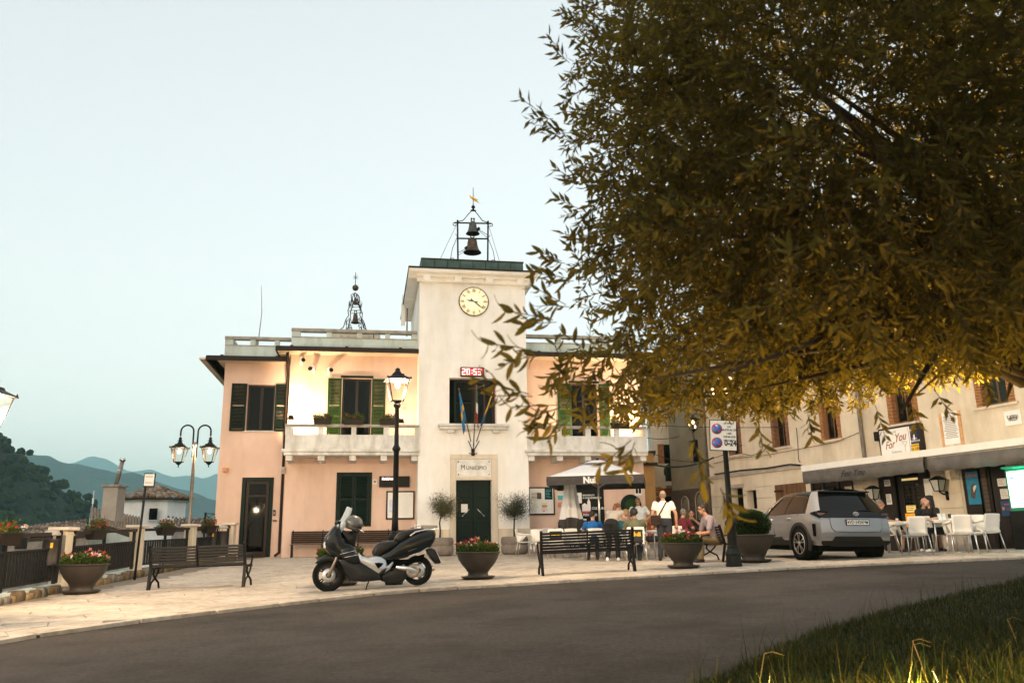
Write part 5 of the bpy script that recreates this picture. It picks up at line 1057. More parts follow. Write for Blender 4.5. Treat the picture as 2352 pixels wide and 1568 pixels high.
pf('floor_panel', [(745, 735), (780, 768), (870, 808), (930, 780), (1000, 790), (1050, 825), (1062, 870), (1050, 900), (1090, 882), (1128, 845), (1133, 862), (1095, 925), (1030, 965), (985, 978), (920, 935), (840, 880), (770, 835)], .20, m_sil, .012, .8)
pf('footpeg_cutout', [(925, 852), (975, 848), (1022, 858), (1000, 890), (965, 915), (945, 885)], .212, m_dark, .004, .95)
pf('passenger_step', [(970, 965), (1000, 935), (1060, 905), (1040, 950), (1000, 978)], .214, m_iron, .004, .95)
pf('front_seat', [(912, 740), (925, 690), (975, 642), (1050, 620), (1150, 624), (1200, 640), (1150, 690), (1060, 750), (980, 785), (925, 780)], .165, m_seat, .035, .6)
pf('rear_seat', [(1140, 628), (1175, 570), (1225, 528), (1340, 503), (1470, 500), (1500, 530), (1340, 575), (1200, 650)], .155, m_seat, .03, .6)
pf('tail_body', [(960, 800), (1050, 755), (1130, 700), (1190, 650), (1330, 572), (1480, 530), (1595, 530), (1606, 560), (1592, 640), (1550, 705), (1400, 775), (1250, 815), (1080, 835)], .185, m_sc, .04, .55)
pf('tail_light', [(1450, 655), (1505, 592), (1596, 556), (1585, 612), (1545, 655), (1490, 662)], .172, m_tail, .01, .8)
A = px([(1295, 795), (1420, 760), (1500, 715), (1555, 672)]); mb = MB(); [mb.tube([(x, s_ * (.195 - .012 * i), z) for i, (x, z) in enumerate(A)], .009, 6) for s_ in (-1, 1)]; mb.build('chrome_line', m_chrome, sc, kind='stuff')
A = px([(1312, 588), (1370, 548), (1470, 528), (1590, 520)]); mb = MB(); [mb.tube([(x, s_ * (.17 - .01 * i), z + .012) for i, (x, z) in enumerate(A)], .017, 8) for s_ in (-1, 1)]; mb.build('grab_rail', m_alu, sc, kind='stuff')
A = px([(1345, 500), (1368, 472), (1450, 468), (1480, 480)]); mb = MB(); mb.tube([(x, -.11, z) for x, z in A], .012, 6); mb.tube([(x, .11, z) for x, z in A], .012, 6); mb.tube([(A[1][0], -.11, A[1][1]), (A[1][0], .11, A[1][1])], .012, 6); mb.build('rear_rail', m_alu, sc); A = px([(1455, 466), (1622, 470), (1628, 500), (1460, 508)]); mb = MB(); mb.prism(A[::-1], -.13, .13); mb.build('luggage_rack', m_grey, sc, bev=.012)
pf('rear_mudguard', [(1500, 735), (1560, 715), (1600, 735), (1640, 810), (1664, 872), (1650, 888), (1600, 888), (1545, 825)], .07, m_scb, .012)
A, B = px([(1606, 752), (1662, 878)]); mb = MB(); mb.bar((A[0] + .01, 0, A[1]), (B[0] + .01, 0, B[1]), .17, .006, (1, 0, 0)); mb.build('number_plate', m_paper, sc)
mb = MB(); A = px([(1160, 905), (1300, 925), (1400, 965)]); mb.tube([(x, -.13, z) for x, z in A], [.042, .05, .045], 12); mb.build('crankcase', m_alu, sc); x, z = px([(1345, 952)])[0]; mb = MB(); mb.M = Matrix.Translation((x, -.12, z)) @ Matrix.Rotation(pi / 2, 4, 'X'); mb.lathe([(.125, -.02), (.12, .03), (.08, .05), (.06, .035), (0, .04)], 28, sm=True); mb.build('transmission_cover', m_zinc, sc)
pf('engine', [(1000, 985), (1060, 940), (1130, 930), (1160, 880), (1280, 900), (1300, 1000), (1240, 1060), (1100, 1075), (1010, 1045)], .12, m_scb, .02, .8)
A = px([(1000, 830), (1300, 830), (1480, 780), (1440, 860), (1250, 880), (1080, 930)]); mb = MB(); mb.prism(A[::-1], -.13, .13); mb.build('under_seat_frame', m_dark, sc)
mb = MB(); A = px([(872, 1036), (850, 1080), (835, 1128)]); mb.tube([(x, -.14 - .03 * i, z) for i, (x, z) in enumerate(A)], .012, 6); mb.box(A[2][0] - .03, A[2][0] + .02, -.23, -.17, A[2][1] - .006, A[2][1] + .006); mb.build('side_stand', m_iron, sc)
mb = MB(); A = px([(1330, 1000), (1450, 990), (1600, 930)]); mb.tube([(x, .16, z) for x, z in A], [.04, .06, .055], 12); mb.build('exhaust', m_zinc, sc)
A, B = px([(1290, 742), (1380, 715)]); mb = MB(); mb.bar((A[0], -.192, A[1]), (B[0], -.190, B[1]), .012, .004); mb.build('side_badge', m_conc, sc)
# helmet on the handlebar
hx, hz_ = px([(700, 440)])[0]; hm = T('helmet', 'grey open-face helmet hanging on the scooter handlebar', 'helmet', sc.matrix_basis @ Vector((hx, -.16, hz_)), sc.rotation_euler.z)
mb = MB(); v = []; 
for i in range(13):
    a = pi * .72 * i / 12
    ring = []
    for k in range(24): t = 2 * pi * k / 24; r_ = sin(a); ring.append((.15 * r_ * cos(t) - (.02 if a > 1.6 else 0) * cos(t), .125 * r_ * sin(t), .14 * cos(a)))
    v.append(ring)
mb.loft(v[::-1], True, False); mb.M = None; o = mb.build('shell', MAT('helmet_grey', (.10, .095, .085), .3, .1, 4, 0, coat=.6, metal=.2), hm); o.rotation_euler = (0, .35, 0)
o.modifiers.new('s', 'SOLIDIFY').thickness = -.02
mb = MB(); mb.loft([[(.155 * cos(t) * q, .13 * sin(t) * q, z) for t in fr(-.9, .9, 10)] for q, z in ((.93, .065), (1.04, .03), (1.06, -.04), (1.0, -.085))], True, False, False); o = mb.build('visor', m_scb, hm); o.rotation_euler = (0, .35, 0)
mb = MB(); mb.loft([[(.152 * cos(t) * q, .128 * sin(t) * q, z) for t in fr(.5, 2.0, 6)] for q, z in ((.9, .07), (1.01, .03), (.96, .085))], True, False, False); mb.build('chrome_detail', m_alu, hm)
mb = MB(); mb.tube([(-.03, -.1, -.07), (0, -.12, -.16), (.01, -.12, -.24)], .008, 5); mb.build('strap', m_black, hm)

# ================================================================== car
m_car = MAT('silver_car_paint', (.24, .24, .25), .3, .04, 40, .0, coat=.7, metal=.6); m_cb = MAT('black_gloss_paint', (.004, .004, .005), .15, .1, 5, 0, spec=.35); m_clad = MAT('black_cladding', (.008, .008, .008), .6, .15, 40, .15, spec=.25)
m_cg = MAT('tinted_car_glass', (.004, .004, .004), .05, .1, 3, 0, spec=.28)
rw = gp(1866, 1287); rr_ = gp(2005, 1282)
RA = (rw + rr_) / 2; RA = Vector((7.18, 18.9, 0)); RA.z = G(RA.x, RA.y)
HEAD = radians(90 + 9)      # heading of the front, from +x
car = T('parked_car', 'silver compact crossover with black roof parked facing the street', 'car', RA, HEAD); car.rotation_euler = (.018, -.012, HEAD); car.scale = (1, 1, .965)
LV = [  # z rear, z front, x rear, x front, half-width
 (.30, .26, -.70, 3.22, .80), (.42, .40, -.79, 3.33, .865), (.62, .62, -.80, 3.36, .882), (.84, .78, -.77, 3.30, .878), (1.00, .93, -.735, 3.05, .845)]
GV = [(1.00, .94, -.735, 2.30, .835), (1.22, 1.18, -.56, 1.95, .745), (1.42, 1.40, -.40, 1.50, .655), (1.50, 1.485, -.33, 1.28, .60)]
def SV(L, s, t, side=1, off=0):
    s = max(0, min(len(L) - 1.0001, s)); i = int(s); f = s - i; A, B = L[i], L[i + 1]; q = [a + (b - a) * f for a, b in zip(A, B)]
    x = q[2] + (q[3] - q[2]) * t; z = q[0] + (q[1] - q[0]) * t
    e = max(0, (.10 - t) / .10); g_ = max(0, (t - .82) / .18); W = q[4] * (1 - .10 * e * e - .22 * g_ * g_)
    if L is LV and s >= 3: z += .02 * sin(pi * t)
    return Vector((x, side * (W + off), z))
def shell(L, ns, nt):
    mb = MB(); n = ns * (len(L) - 1)
    for side in (1, -1):
        g = [[SV(L, i / ns, j / nt, side) for j in range(nt + 1)] for i in range(n + 1)]
        if side < 0: g = [r[::-1] for r in g]
        mb.loft(g, True, False, False)
    for t, sg in ((0, -1), (1, 1)):
        g = []
        for i in range(n + 1):
            a = SV(L, i / ns, t, 1); r = []
            for j in range(13): f = -1 + 2 * j / 12; r.append((a.x + sg * .09 * (1 - abs(f) ** 2.6), a.y * f, a.z))
            g.append(r if t == 0 else r[::-1])
        mb.loft(g, True, False, False)
    return mb
def rearx(z, y, L=None):
    L = GV if z > 1.0 else LV; s = 0
    for i in range(len(L) - 1):
        if L[i][0] <= z <= L[i + 1][0]: s = i + (z - L[i][0]) / (L[i + 1][0] - L[i][0])
    if z > L[-1][0]: s = len(L) - 1
    a = SV(L, s, 0, 1); f = min(1, abs(y) / a.y); return a.x - .09 * (1 - f ** 2.6)
mb = shell(LV, 3, 26); 
top = []; g = []
for j in range(27): a = SV(LV, 4, j / 26, 1); g.append([(a.x, a.y * f, a.z + (.06 * (1 - f * f)) * min(1, j / 3)) for f in [-1 + k / 4 for k in range(9)]])
mb.loft(g, True, False, False); body = mb.build('body', m_car, car)
mb = shell(GV, 3, 20); g = []
for j in range(21): a = SV(GV, 3, j / 20, 1); x = a.x + (-.09 if j == 0 else (.09 if j == 20 else 0)); g.append([(a.x + (-.07 * (1 - f * f) if j == 0 else (.07 * (1 - f * f) if j == 20 else 0)), a.y * f, a.z + .055 * (1 - abs(f) ** 2.5)) for f in [-1 + k / 4 for k in range(9)]])
mb.loft(g, True, False, False); gh = mb.build('cabin', m_cb, car)
def side_patch(name, L, poly, mat, off=.006, n=6, par=None, side=1):
    "poly in (s, t), four corners"
    (s0, t0), (s1, t1), (s2, t2), (s3, t3) = poly; g = []
    for i in range(n + 1):
        f = i / n; r = []
        for j in range(n + 1):
            h = j / n; s_ = (s0 * (1 - h) + s1 * h) * (1 - f) + (s3 * (1 - h) + s2 * h) * f; t_ = (t0 * (1 - h) + t1 * h) * (1 - f) + (t3 * (1 - h) + t2 * h) * f; r.append(SV(L, s_, t_, side, off))
        g.append(r)
    mb = MB(); mb.loft(g if side > 0 else [r[::-1] for r in g], True, False, False); return mb.build(name, mat, par or car)
for sd_ in (1, -1):
    side_patch('rear_quarter_pillar', GV, [(0, .0), (0, .16), (2.9, .10), (2.95, .0)], m_car, .008, side=sd_)
    side_patch('rear_side_window', GV, [(.15, .20), (.15, .47), (2.5, .52), (2.4, .12)], m_cg, .007, side=sd_); side_patch('front_side_window', GV, [(.15, .495), (.12, .93), (2.45, .95), (2.5, .54)], m_cg, .007, side=sd_)
    side_patch('sill_cladding', LV, [(0, .22), (0, .80), (.75, .78), (.95, .24)], m_clad, .010, side=sd_); side_patch('door_sill_dip', LV, [(.7, .36), (.7, .66), (1.15, .60), (1.35, .40)], m_clad, .011, side=sd_)
    side_patch('rear_corner_vent', LV, [(1.4, .035), (1.4, .055), (2.7, .055), (2.7, .03)], m_cb, .009, side=sd_)
    for name, pts in (('door_line', [(4, .50), (2, .485), (.9, .48)]), ('door_line', [(4, .215), (2.5, .24), (1.2, .29)]), ('door_line', [(4, .755), (2, .765), (.9, .76)])):
        mb = MB(); mb.tube([SV(LV, s_, t_, sd_, .0015) for s_, t_ in pts], .005, 5); mb.build(name, m_black, car)
    for t_ in (.31, .535): a = SV(LV, 3.35, t_, sd_, .01); mb = MB(); mb.tube([a + Vector((-.10, 0, 0)), a + Vector((-.05, .02 * sd_, .008)), a + Vector((.05, .02 * sd_, .008)), a + Vector((.1, 0, 0))], [.012, .016, .016, .012], 8); mb.build('door_handle', m_chrome, car)
    a = SV(GV, .1, .90, sd_, 0); mb = MB(); mb.sphere(a + Vector((.0, .15 * sd_, .07)), (.075, .11, .075), 14, 10); mb.tube([a + Vector((0, .0, .02)), a + Vector((0, .1 * sd_, .04))], .025, 6); mb.build('door_mirror', m_cb, car, label='glossy black door mirror')
    for cx in (0, 2.56):
        y = .845 * sd_; mb = MB(); mb.M = Matrix.Translation((cx, 0, .34)) @ Matrix.Rotation(pi / 2, 4, 'X')
        z0, z1 = (-.895, -.60) if sd_ > 0 else (.60, .895)
        mb.lathe([(.395, z0 if sd_ > 0 else z1), (.395, z1 if sd_ > 0 else z0)], 32); mb.build('wheel_well', m_dark, car)
        mb = MB(); pts = [(cx + r_ * cos(a), sd_ * yy, .34 + r_ * sin(a)) for r_, yy in ((.39, .9), (.47, .905), (.475, .86)) for a in fr(-.35, pi + .35, 24)]
        mb.add(pts, [((k, k + 1, 26 + k, 25 + k) if sd_ < 0 else (k + 1, k, 25 + k, 26 + k)) for r0 in (0, 25) for k in range(r0, r0 + 24)], True); mb.build('arch_trim', m_clad, car)
        w_ = wheel(car, cx, .34, .345, .215, .80 * sd_, spokes=5, rimm=m_black)
        mb = MB(); mb.M = Matrix.Translation((cx, .905 * sd_, .34)) @ Matrix.Rotation(pi / 2, 4, 'X')
        for k in range(5):
            a = 2 * pi * k / 5 + .3
            for da in (-.2, .2): mb.bar((.03 * cos(a), .03 * sin(a), 0), (.235 * cos(a + da), .235 * sin(a + da), 0), .018, .012, (0, 0, 1))
        mb.lathe([(.228, -.006), (.242, -.006), (.242, .006), (.228, .006)], 32, cap=False); mb.lathe([(0, -.01), (.04, -.01), (.04, .01), (0, .01)], 12); mb.build('alloy_spokes', m_alu, w_)
def rpatch(name, pts, mat, off=.006, nz=6, ny=10, par=None):
    "rear patch between left/right outlines: rows of (z, y_half)"
    g = []
    for i in range(nz + 1):
        f = i / nz * (len(pts) - 1); k = min(int(f), len(pts) - 2); h = f - k; z = pts[k][0] + (pts[k + 1][0] - pts[k][0]) * h; w = pts[k][1] + (pts[k + 1][1] - pts[k][1]) * h
        g.append([(rearx(z, w * (-1 + 2 * j / ny)) - off, w * (-1 + 2 * j / ny), z) for j in range(ny + 1)])
    mb = MB(); mb.loft(g, True, False, False); return mb.build(name, mat, par or car)
rpatch('rear_window', [(1.04, .68), (1.2, .66), (1.41, .58)], m_cg, .012)
rpatch('light_bar', [(.90, .72), (.95, .80), (1.06, .80)], m_cb, .016)
for sd_ in (1, -1):
    mb = MB(); P = [(rearx(1.0, .6) - .02, .60 * sd_, .92), (rearx(1.0, .6) - .02, .60 * sd_, 1.03), (rearx(1.02, .78), .82 * sd_, 1.05), (-.52, .868 * sd_, 1.02), (-.50, .870 * sd_, .985), (rearx(.93, .7), .835 * sd_, .90)]
    mb.add(P, [tuple(range(6)) if sd_ > 0 else tuple(range(5, -1, -1))]); o = mb.build('tail_light', m_cb, car); o.modifiers.new('s', 'SOLIDIFY').thickness = .03
    mb = MB(); mb.add([(rearx(.97, .7) - .034, .62 * sd_, .945), (rearx(.97, .7) - .034, .62 * sd_, 1.0), (rearx(.97, .78) - .02, .80 * sd_, 1.01), (rearx(.97, .78) - .02, .80 * sd_, .95)], [(0, 1, 2, 3) if sd_ > 0 else (3, 2, 1, 0)]); mb.build('red_lens', MAT('dark_red_lens', (.10, .008, .006), .12, .1, 5, 0, coat=1), o)
rpatch('tailgate_panel', [(.60, .50), (.68, .58), (.92, .60)], m_car, .010); mb = MB(); mb.tube([(rearx(z, y) - .008, y, z) for y, z in ((-.60, .92), (-.585, .68), (-.52, .60), (-.2, .585), (.2, .585), (.52, .60), (.585, .68), (.60, .92))], .005, 5); mb.build('tailgate_line', m_black, car)
rpatch('rear_bumper_insert', [(.28, .58), (.36, .62), (.5, .52)], m_clad, .012); rpatch('lower_bumper', [(.30, .74), (.34, .79), (.40, .80)], m_clad, .014)
mb = MB(); mb.box(-.6, 2.9, -.7, .7, .17, .34); mb.build('underbody', m_dark, car)
z = .80; x = rearx(z, 0) - .02; mb = MB(); mb.box(x - .012, x + .02, -.265, .265, z - .065, z + .065); pl = mb.build('number_plate', m_black, car); mb = MB(); mb.box(x - .0165, x - .0125, -.25, .25, z - .052, z + .052); mb.build('plate_face', m_paper, pl)
o = text('lettering', 'VD·542474', .105, m_ink, pl, (x - .018, 0, z), sx=.82, bold=.001); o.rotation_euler = (pi / 2, 0, -pi / 2)
for y in (.22, -.215): mb = MB(); mb.box(x - .0185, x - .017, y - .018, y + .018, z - .025, z + .025); mb.build('plate_shield', m_red if y > 0 else m_gshut, pl)
x = rearx(.985, 0) - .022; mb = MB()
for ry, rz, zc in ((.062, .042, 0), (.022, .036, .004), (.042, .016, .014)): mb.tube([(x, ry * cos(a), .985 + zc + rz * sin(a)) for a in fr(0, 2 * pi, 22)], .005, 5)
mb.build('badge', m_chrome, car)
mb = MB(); g = [[(SV(GV, 2.8, 0).x - .02 - dx * (1 - (f * .95) ** 2 * .3), .58 * f, z) for f in [-1 + k / 5 for k in range(11)]] for dx, z in ((-.15, 1.53), (.16, 1.50), (.17, 1.475), (-.1, 1.46))]; mb.loft(g, True, False, False); mb.build('roof_spoiler', m_cb, car)
mb = MB(); mb.loft([[(.05 + dx + .02 * cos(a), .02 * k * sin(a), z) for a in fr(0, 2 * pi, 8)[:-1]] for k, dx, z in ((1.8, 0, 1.535), (1, -.02, 1.58), (.3, -.06, 1.60))]); mb.build('shark_fin_aerial', m_cb, car)
mb = MB(); mb.tube([(rearx(1.06, 0) - .02, .0, 1.055), (rearx(1.07, .1) - .03, -.3, 1.075), (rearx(1.07, .3) - .025, -.45, 1.065)], [.014, .012, .006], 6); mb.build('rear_wiper', m_black, car)
# ================================================================== the cafe row on the right
BO = Vector((12.5, 20.6, .76)); BF = Facade(BO, radians(159))
row = T('cafe_building', 'long cream two-storey building with the cafe awnings at street level', 'building', BO, BF.rz)
def BT(name, label, cat, group=None): return T(name, label, cat, BO, BF.rz, group)
WN = [(1672, 955, 1702, 1045, 9), (1771, 935, 1811, 1027, 9), (1882, 905, 1929, 1010, 11), (2036, 860, 2106, 972, 14), (2234, 800, 2324, 931, 19)]
wins = [BF.rect(*w[:4]) for w in WN]
lows = {'door1': BF.rect(1684, 1120, 1711, 1258), 'win1': BF.rect(1716, 1125, 1739, 1168), 'shut': BF.rect(1783, 1110, 1853, 1170), 'shop': BF.rect(1865, 1098, 1968, 1215), 'bar': BF.rect(2024, 1082, 2147, 1258), 'side': BF.rect(2219, 1070, 2324, 1258)}
for k in ('door1', 'bar', 'side'): a = lows[k]; lows[k] = (a[0], a[1], -.2, a[3])
sL = BF.q(1638, 1200)[0]; sR = BF.q(2420, 1200)[0] + 2
mb = MB(); cells(mb, sL, sR, -.5, 7.4, 0, wins + list(lows.values()), .3, True, 7); mb.build('facade_wall', m_cream, row)
mb = MB(); mb.box(sL - .2, sR, -.35, 7.2, 7.4, 7.55); mb.build('roof_eave', m_brown, row)
# string course and rusticated courses
z1 = BF.q(1740, 1083)[1]; s = sL
mb = MB(); mb.box(sL, BF.q(1845, 1080)[0], -.06, -.001, z1 - .07, z1 + .05); mb.build('string_course', m_grey, row, bev=.01)
def courses(u0, u1, z0, z1_, h=.40):
    a, b = BF.q(u0, 1180)[0], BF.q(u1, 1180)[0]; z = z0
    while z < z1_ - .1: mb = MB(); mb.box(a, b, -.025, -.001, z + .012, min(z + h, z1_) - .012); mb.build('stucco_course', m_cream, row, bev=.006); z += h
zc = BF.q(1740, 1100)[1]
courses(1640, 1681, -.1, zc); courses(1742, 1781, .5, zc); courses(1969, 1992, .3, 2.6); courses(2152, 2217, .62, 2.9)
mb = MB(); mb.box(BF.q(2152, 1180)[0], BF.q(2217, 1180)[0], -.04, -.001, -.3, .60); mb.build('plinth', m_grey, row, bev=.008); mb = MB(); mb.box(BF.q(1742, 1180)[0], BF.q(1990, 1180)[0], -.04, -.001, -.3, .48); mb.build('plinth', m_grey, row, bev=.008)
for (s0, s1, za, zb), W_ in zip(wins, WN):
    bm = m_brick if W_[0] < 1850 else m_brick2; jw = (s1 - s0) * .17
    for a, b in ((s0 + .002, s0 + jw), (s1 - jw, s1 - .002)):
        n = W_[4]; 
        for k in range(n): z = za + (zb - za) * k / n; mb = MB(); d = R.uniform(.0, .012); mb.box(a, b, -.012 - d, .22, z + .006, z + (zb - za) / n - .006); mb.build('brick', bm, row)
    mb = MB(); mb.box(s0 + jw, s1 - jw, .16, .2, za, zb); wf = mb.build('window', m_wood2, row); mb = MB(); m2 = (s0 + s1) / 2
    for a, b in ((s0 + jw + .06, m2 - .03), (m2 + .03, s1 - jw - .06)): mb = MB(); mb.box(a, b, .15, .158, za + .08, zb - .06); mb.build('pane', m_cg, wf)
    mb = MB(); mb.box(s0 - .08, s1 + .08, -.08, -.0, za - .07, za - .001); mb.build('window_sill', m_stone, row, bev=.008)
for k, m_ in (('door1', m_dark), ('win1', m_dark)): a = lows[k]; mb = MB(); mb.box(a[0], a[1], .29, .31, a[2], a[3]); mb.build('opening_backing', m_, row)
a = lows['door1']; mb = MB(); mb.box(a[0] - .1, a[1] + .1, -.05, -.001, a[3], a[3] + .14); mb.build('door_lintel', m_grey, row, bev=.02)
a = lows['shut']; n = 13
for k in range(n): mb = MB(); w = (a[1] - a[0]) / n; mb.box(a[0] + w * k + .006, a[0] + w * (k + 1) - .006, -.03 - R.uniform(0, .01), .0, a[2], a[3]); mb.build('shutter_plank', m_wood2, row)
for z in (.75,): zz = a[2] + (a[3] - a[2]) * z; mb = MB(); mb.box(a[0] - .02, a[0] + .45, -.06, -.042, zz - .03, zz + .03); mb.build('strap_hinge', m_wood, row)
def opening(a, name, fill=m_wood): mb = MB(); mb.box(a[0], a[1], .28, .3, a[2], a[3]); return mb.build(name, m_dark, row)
# shop window
a = lows['shop']; opening(a, 'opening_backing'); t = .1; mb = MB()
for f in (0, .26, .62, 1): c = a[0] + (a[1] - a[0] - t) * f; mb.box(c, c + t, .02, .1, a[2], a[3])
mb.box(a[0], a[1], .02, .1, a[3] - t, a[3]).box(a[0], a[1], .02, .1, a[2], a[2] + .3); sw = mb.build('shop_window', m_wood, row); mb = MB(); mb.box(a[0], a[1], .05, .056, a[2], a[3]); mb.build('pane', m_cg, sw)
# bar entrance: dark panels with notices, lit glazed door
a = lows['bar']; opening(a, 'room_backing'); X_ = lambda u, y=0: BF.q(u, 1180, y)[0]; dz0 = -.1
for u0, u1, nm in ((2024, 2060, 'wood_shutter'), (2119, 2147, 'wood_shutter')):
    mb = MB(); mb.box(X_(u0), X_(u1), .02, .07, dz0, a[3]); o = mb.build(nm, m_wood, row)
    for z in (.1, 1.15, 1.5): mb = MB(); mb.box(X_(u0) + .08, X_(u1) - .08, .0, .02, z, z + (.95 if z < .5 else .3 if z < 1.3 else .9)); mb.build('shutter_panel', m_wood, o, bev=.01)
m_lit = MAT('lit_cafe_interior', (.6, .42, .15), .7, .35, 5, 0, emit=(1, .72, .28), es=.10)
x0, x1 = X_(2064), X_(2118); zt = a[3] - .12; mb = MB(); mb.box(x0, x1, .27, .275, dz0, zt); mb.build('lit_room', m_lit, row)
mb = MB(); zd = BF.q(2090, 1110)[1]; t = .09
mb.box(x0, x0 + t, .1, .16, dz0, zt).box(x1 - t, x1, .1, .16, dz0, zt).box(x0 + t, x1 - t, .1, .16, zd, zd + .1).box(x0 + t, x1 - t, .1, .16, zt - .06, zt).box(x0 + t, x1 - t, .1, .16, dz0, dz0 + .5).box(x0 + t, x0 + t + .1, .1, .15, dz0 + .5, zd).box(x1 - t - .26, x1 - t - .16, .1, .15, dz0 + .5, zd); dr = mb.build('glazed_door', m_wood, row)
mb = MB(); mb.box(x0 + t, x1 - t, .125, .13, dz0 + .5, zd); mb.build('pane', m_glass, dr); mb = MB()
for i in range(5):
    for j in range(6): c = (x0 + t + .16 + i * .11, zd - .1 - j * .1); mb.box(c[0] - .03, c[0] + .03, .115, .12, c[1] - .025, c[1] + .025)
mb.build('door_tracery', m_wood, dr, kind='stuff'); 
def bposter(u0, v0, u1, v1, mat, label, y=-.01, **k):
    t = BT('poster', label, 'poster'); b_ = BF.rect(u0, v0, u1, v1, y); sheetp(t, b_[0], b_[1], b_[2], b_[3], mat, y=y, **k); return t, b_
bposter(2081, 1178, 2105, 1210, MAT('orange_poster', (.85, .35, .02), .5, .2, 8, 0, emit=(1, .4, .03), es=.05), 'orange poster low on the lit glazed cafe door', y=.09, blocks=((.15, .85, .55, .7, m_paper), (.2, .8, .2, .4, m_yel)))
bposter(2082, 1160, 2104, 1176, MAT('pale_yellow_poster', (.85, .6, .2), .5, .2, 8, 0, emit=(1, .7, .2), es=.06), 'pale yellow poster above the orange one on the cafe door', y=.09, n=3)
bposter(2031, 1101, 2045, 1116, m_paper, 'small white notice at the top of the left dark shutter', n=3); bposter(2036, 1134, 2048, 1158, m_paper, 'narrow white notice lower on the left dark shutter', n=6)
bposter(2123, 1098, 2140, 1138, m_paper, 'tall white blank poster right of the lit cafe door'); bposter(2125, 1140, 2142, 1156, m_ink, 'dark photo poster under the tall white one', blocks=((.1, .9, .3, .6, m_conc),)); bposter(2127, 1159, 2143, 1176, MAT('pale_blue_poster', (.5, .62, .68), .5, .1, 4, 0), 'pale blue poster lowest in the column right of the cafe door', blocks=((.5, .8, .2, .8, m_orng),))
bposter(1941, 1116, 1958, 1145, MAT('cream_poster', (.6, .52, .38), .5, .1, 4, 0), 'cream poster with a palm motif in the shop window', y=.01, blocks=((.35, .6, .2, .7, m_orng),))
# side entrance
a = lows['side']; opening(a, 'room_backing')
for u0, u1 in ((2220, 2257), (2262, 2284), (2288, 2323)):
    mb = MB(); mb.box(X_(u0), X_(u1), .02, .08, dz0, a[3]); o = mb.build('wood_shutter', m_wood, row); mb = MB(); mb.box(X_(u0) + .06, X_(u1) - .06, .0, .02, .1, .9); mb.build('shutter_panel', m_wood, o, bev=.01)
for k in range(16): mb = MB(); z = .9 + k * .11; mb.box(X_(2267), X_(2278), -.01, .019, z, z + .095); mb.build('brick', m_brown, row)
t, b_ = bposter(2221, 1082, 2250, 1158, MAT('sea_blue_print', (.02, .22, .38), .4, .12, 5, 0), 'tall blue ice cream poster on the right wooden door')
w = b_[1] - b_[0]; h = b_[3] - b_[2]; P = lambda x, z: (b_[0] + w * x, b_[2] + h * z)
mb = MB(); mb.prism([P(.22, .22), P(.5, .16), P(.78, .5), P(.62, .64), P(.34, .58)], -.018, -.0135); mb.build('ice_cream_print', m_brown, t); mb = MB(); mb.prism([P(.52, .36), P(.72, .48), P(.80, .56), P(.64, .58), P(.5, .5)], -.022, -.0185); mb.build('cream_print', m_paper, t)
text('lettering', 'KARAK', .13, m_orng, t, (b_[0] + w * .5, -.016, b_[2] + h * .88), sx=.9); bposter(2291, 1098, 2311, 1116, m_paper, 'upper creased white poster on the far right door', n=4, ink=m_lines); bposter(2298, 1122, 2318, 1145, m_paper, 'lower white poster on the far right door', n=5, ink=m_lines)
bposter(2300, 1150, 2326, 1184, MAT('navy_print', (.015, .07, .18), .4, .15, 5, 0), 'navy blue poster lowest on the far right door', blocks=((.3, .75, .75, .82, m_pinkp), (.1, .3, .4, .6, m_orng), (.55, .8, .4, .5, m_red)))
# canopy and awnings
def along(name, u0, v0, u1, v1, y, t0, hgt_px, mat, par, thick=.04, sag=0, wav=0, n=24):
    "board or cloth hanging in the plane y: top edge through (u0,v0)-(u1,v1)"
    a, b = BF.q(u0, v0, y), BF.q(u1, v1, y); c = BF.q(u0, v0 + hgt_px, y); h = a[1] - c[1]; z0 = (a[1] + b[1]) / 2 if 0 else None; rows = []
    for i in range(n + 1):
        f = i / n; x = a[0] + (b[0] - a[0]) * f; z = a[1] + (b[1] - a[1]) * f; q = y + wav * sin(f * 37) * .5 + wav * sin(f * 11)
        rows.append([(x, y, z), (x, (y + q) / 2 + t0, z - h * .5), (x, q + t0 * 2, z - h - sag * sin(pi * f * 2) ** 2)])
    mb = MB(); mb.loft(rows, True, False, False); o = mb.build(name, mat, par); s_ = o.modifiers.new('s', 'SOLIDIFY'); s_.thickness = thick; s_.offset = 0; return o
YA = -1.05
zA = BF.q(2352, 1002, YA)[1]; zB = BF.q(2352, 1023, YA)[1]; xa, xb = BF.q(1840, 1075, YA)[0], BF.q(2400, 1000, YA)[0] + 1
can = BT('cafe_canopy', 'long white canopy board running above the cafe awnings', 'canopy')
zt1, zt0 = BF.q(1895, 1063, YA)[1], BF.q(1895, 1074, YA)[1]; zt1 = (zt1 + zA) / 2; zt0 = (zt0 + zB) / 2
mb = MB(); mb.box(xa, xb, YA, YA + .05, zt0, zt1); mb.build('fascia_board', m_pl, can); mb = MB(); mb.add([(xa, YA + .052, zt1 - .002), (xb, YA + .052, zt1 - .002), (xb, -.002, zt1 + .12), (xa, -.002, zt1 + .12), (xa, YA + .052, zt1 - .04), (xb, YA + .052, zt1 - .04), (xb, -.002, zt1 + .08), (xa, -.002, zt1 + .08)], [(0, 1, 2, 3), (7, 6, 5, 4), (0, 4, 5, 1), (0, 3, 7, 4), (1, 5, 6, 2)]); mb.build('canopy_roof', m_pl, can)
m_awn = MAT('grey_awning_cloth', (.12, .11, .10), .85, .2, 3, .4)
aw1 = BT('awning', 'grey cloth awning with black For You script, over the shop window', 'awning', 'cafe awnings'); aw2 = BT('awning', 'longer grey cloth awning right of the gap, over the cafe door', 'awning', 'cafe awnings')
hz0 = zt0 - .05
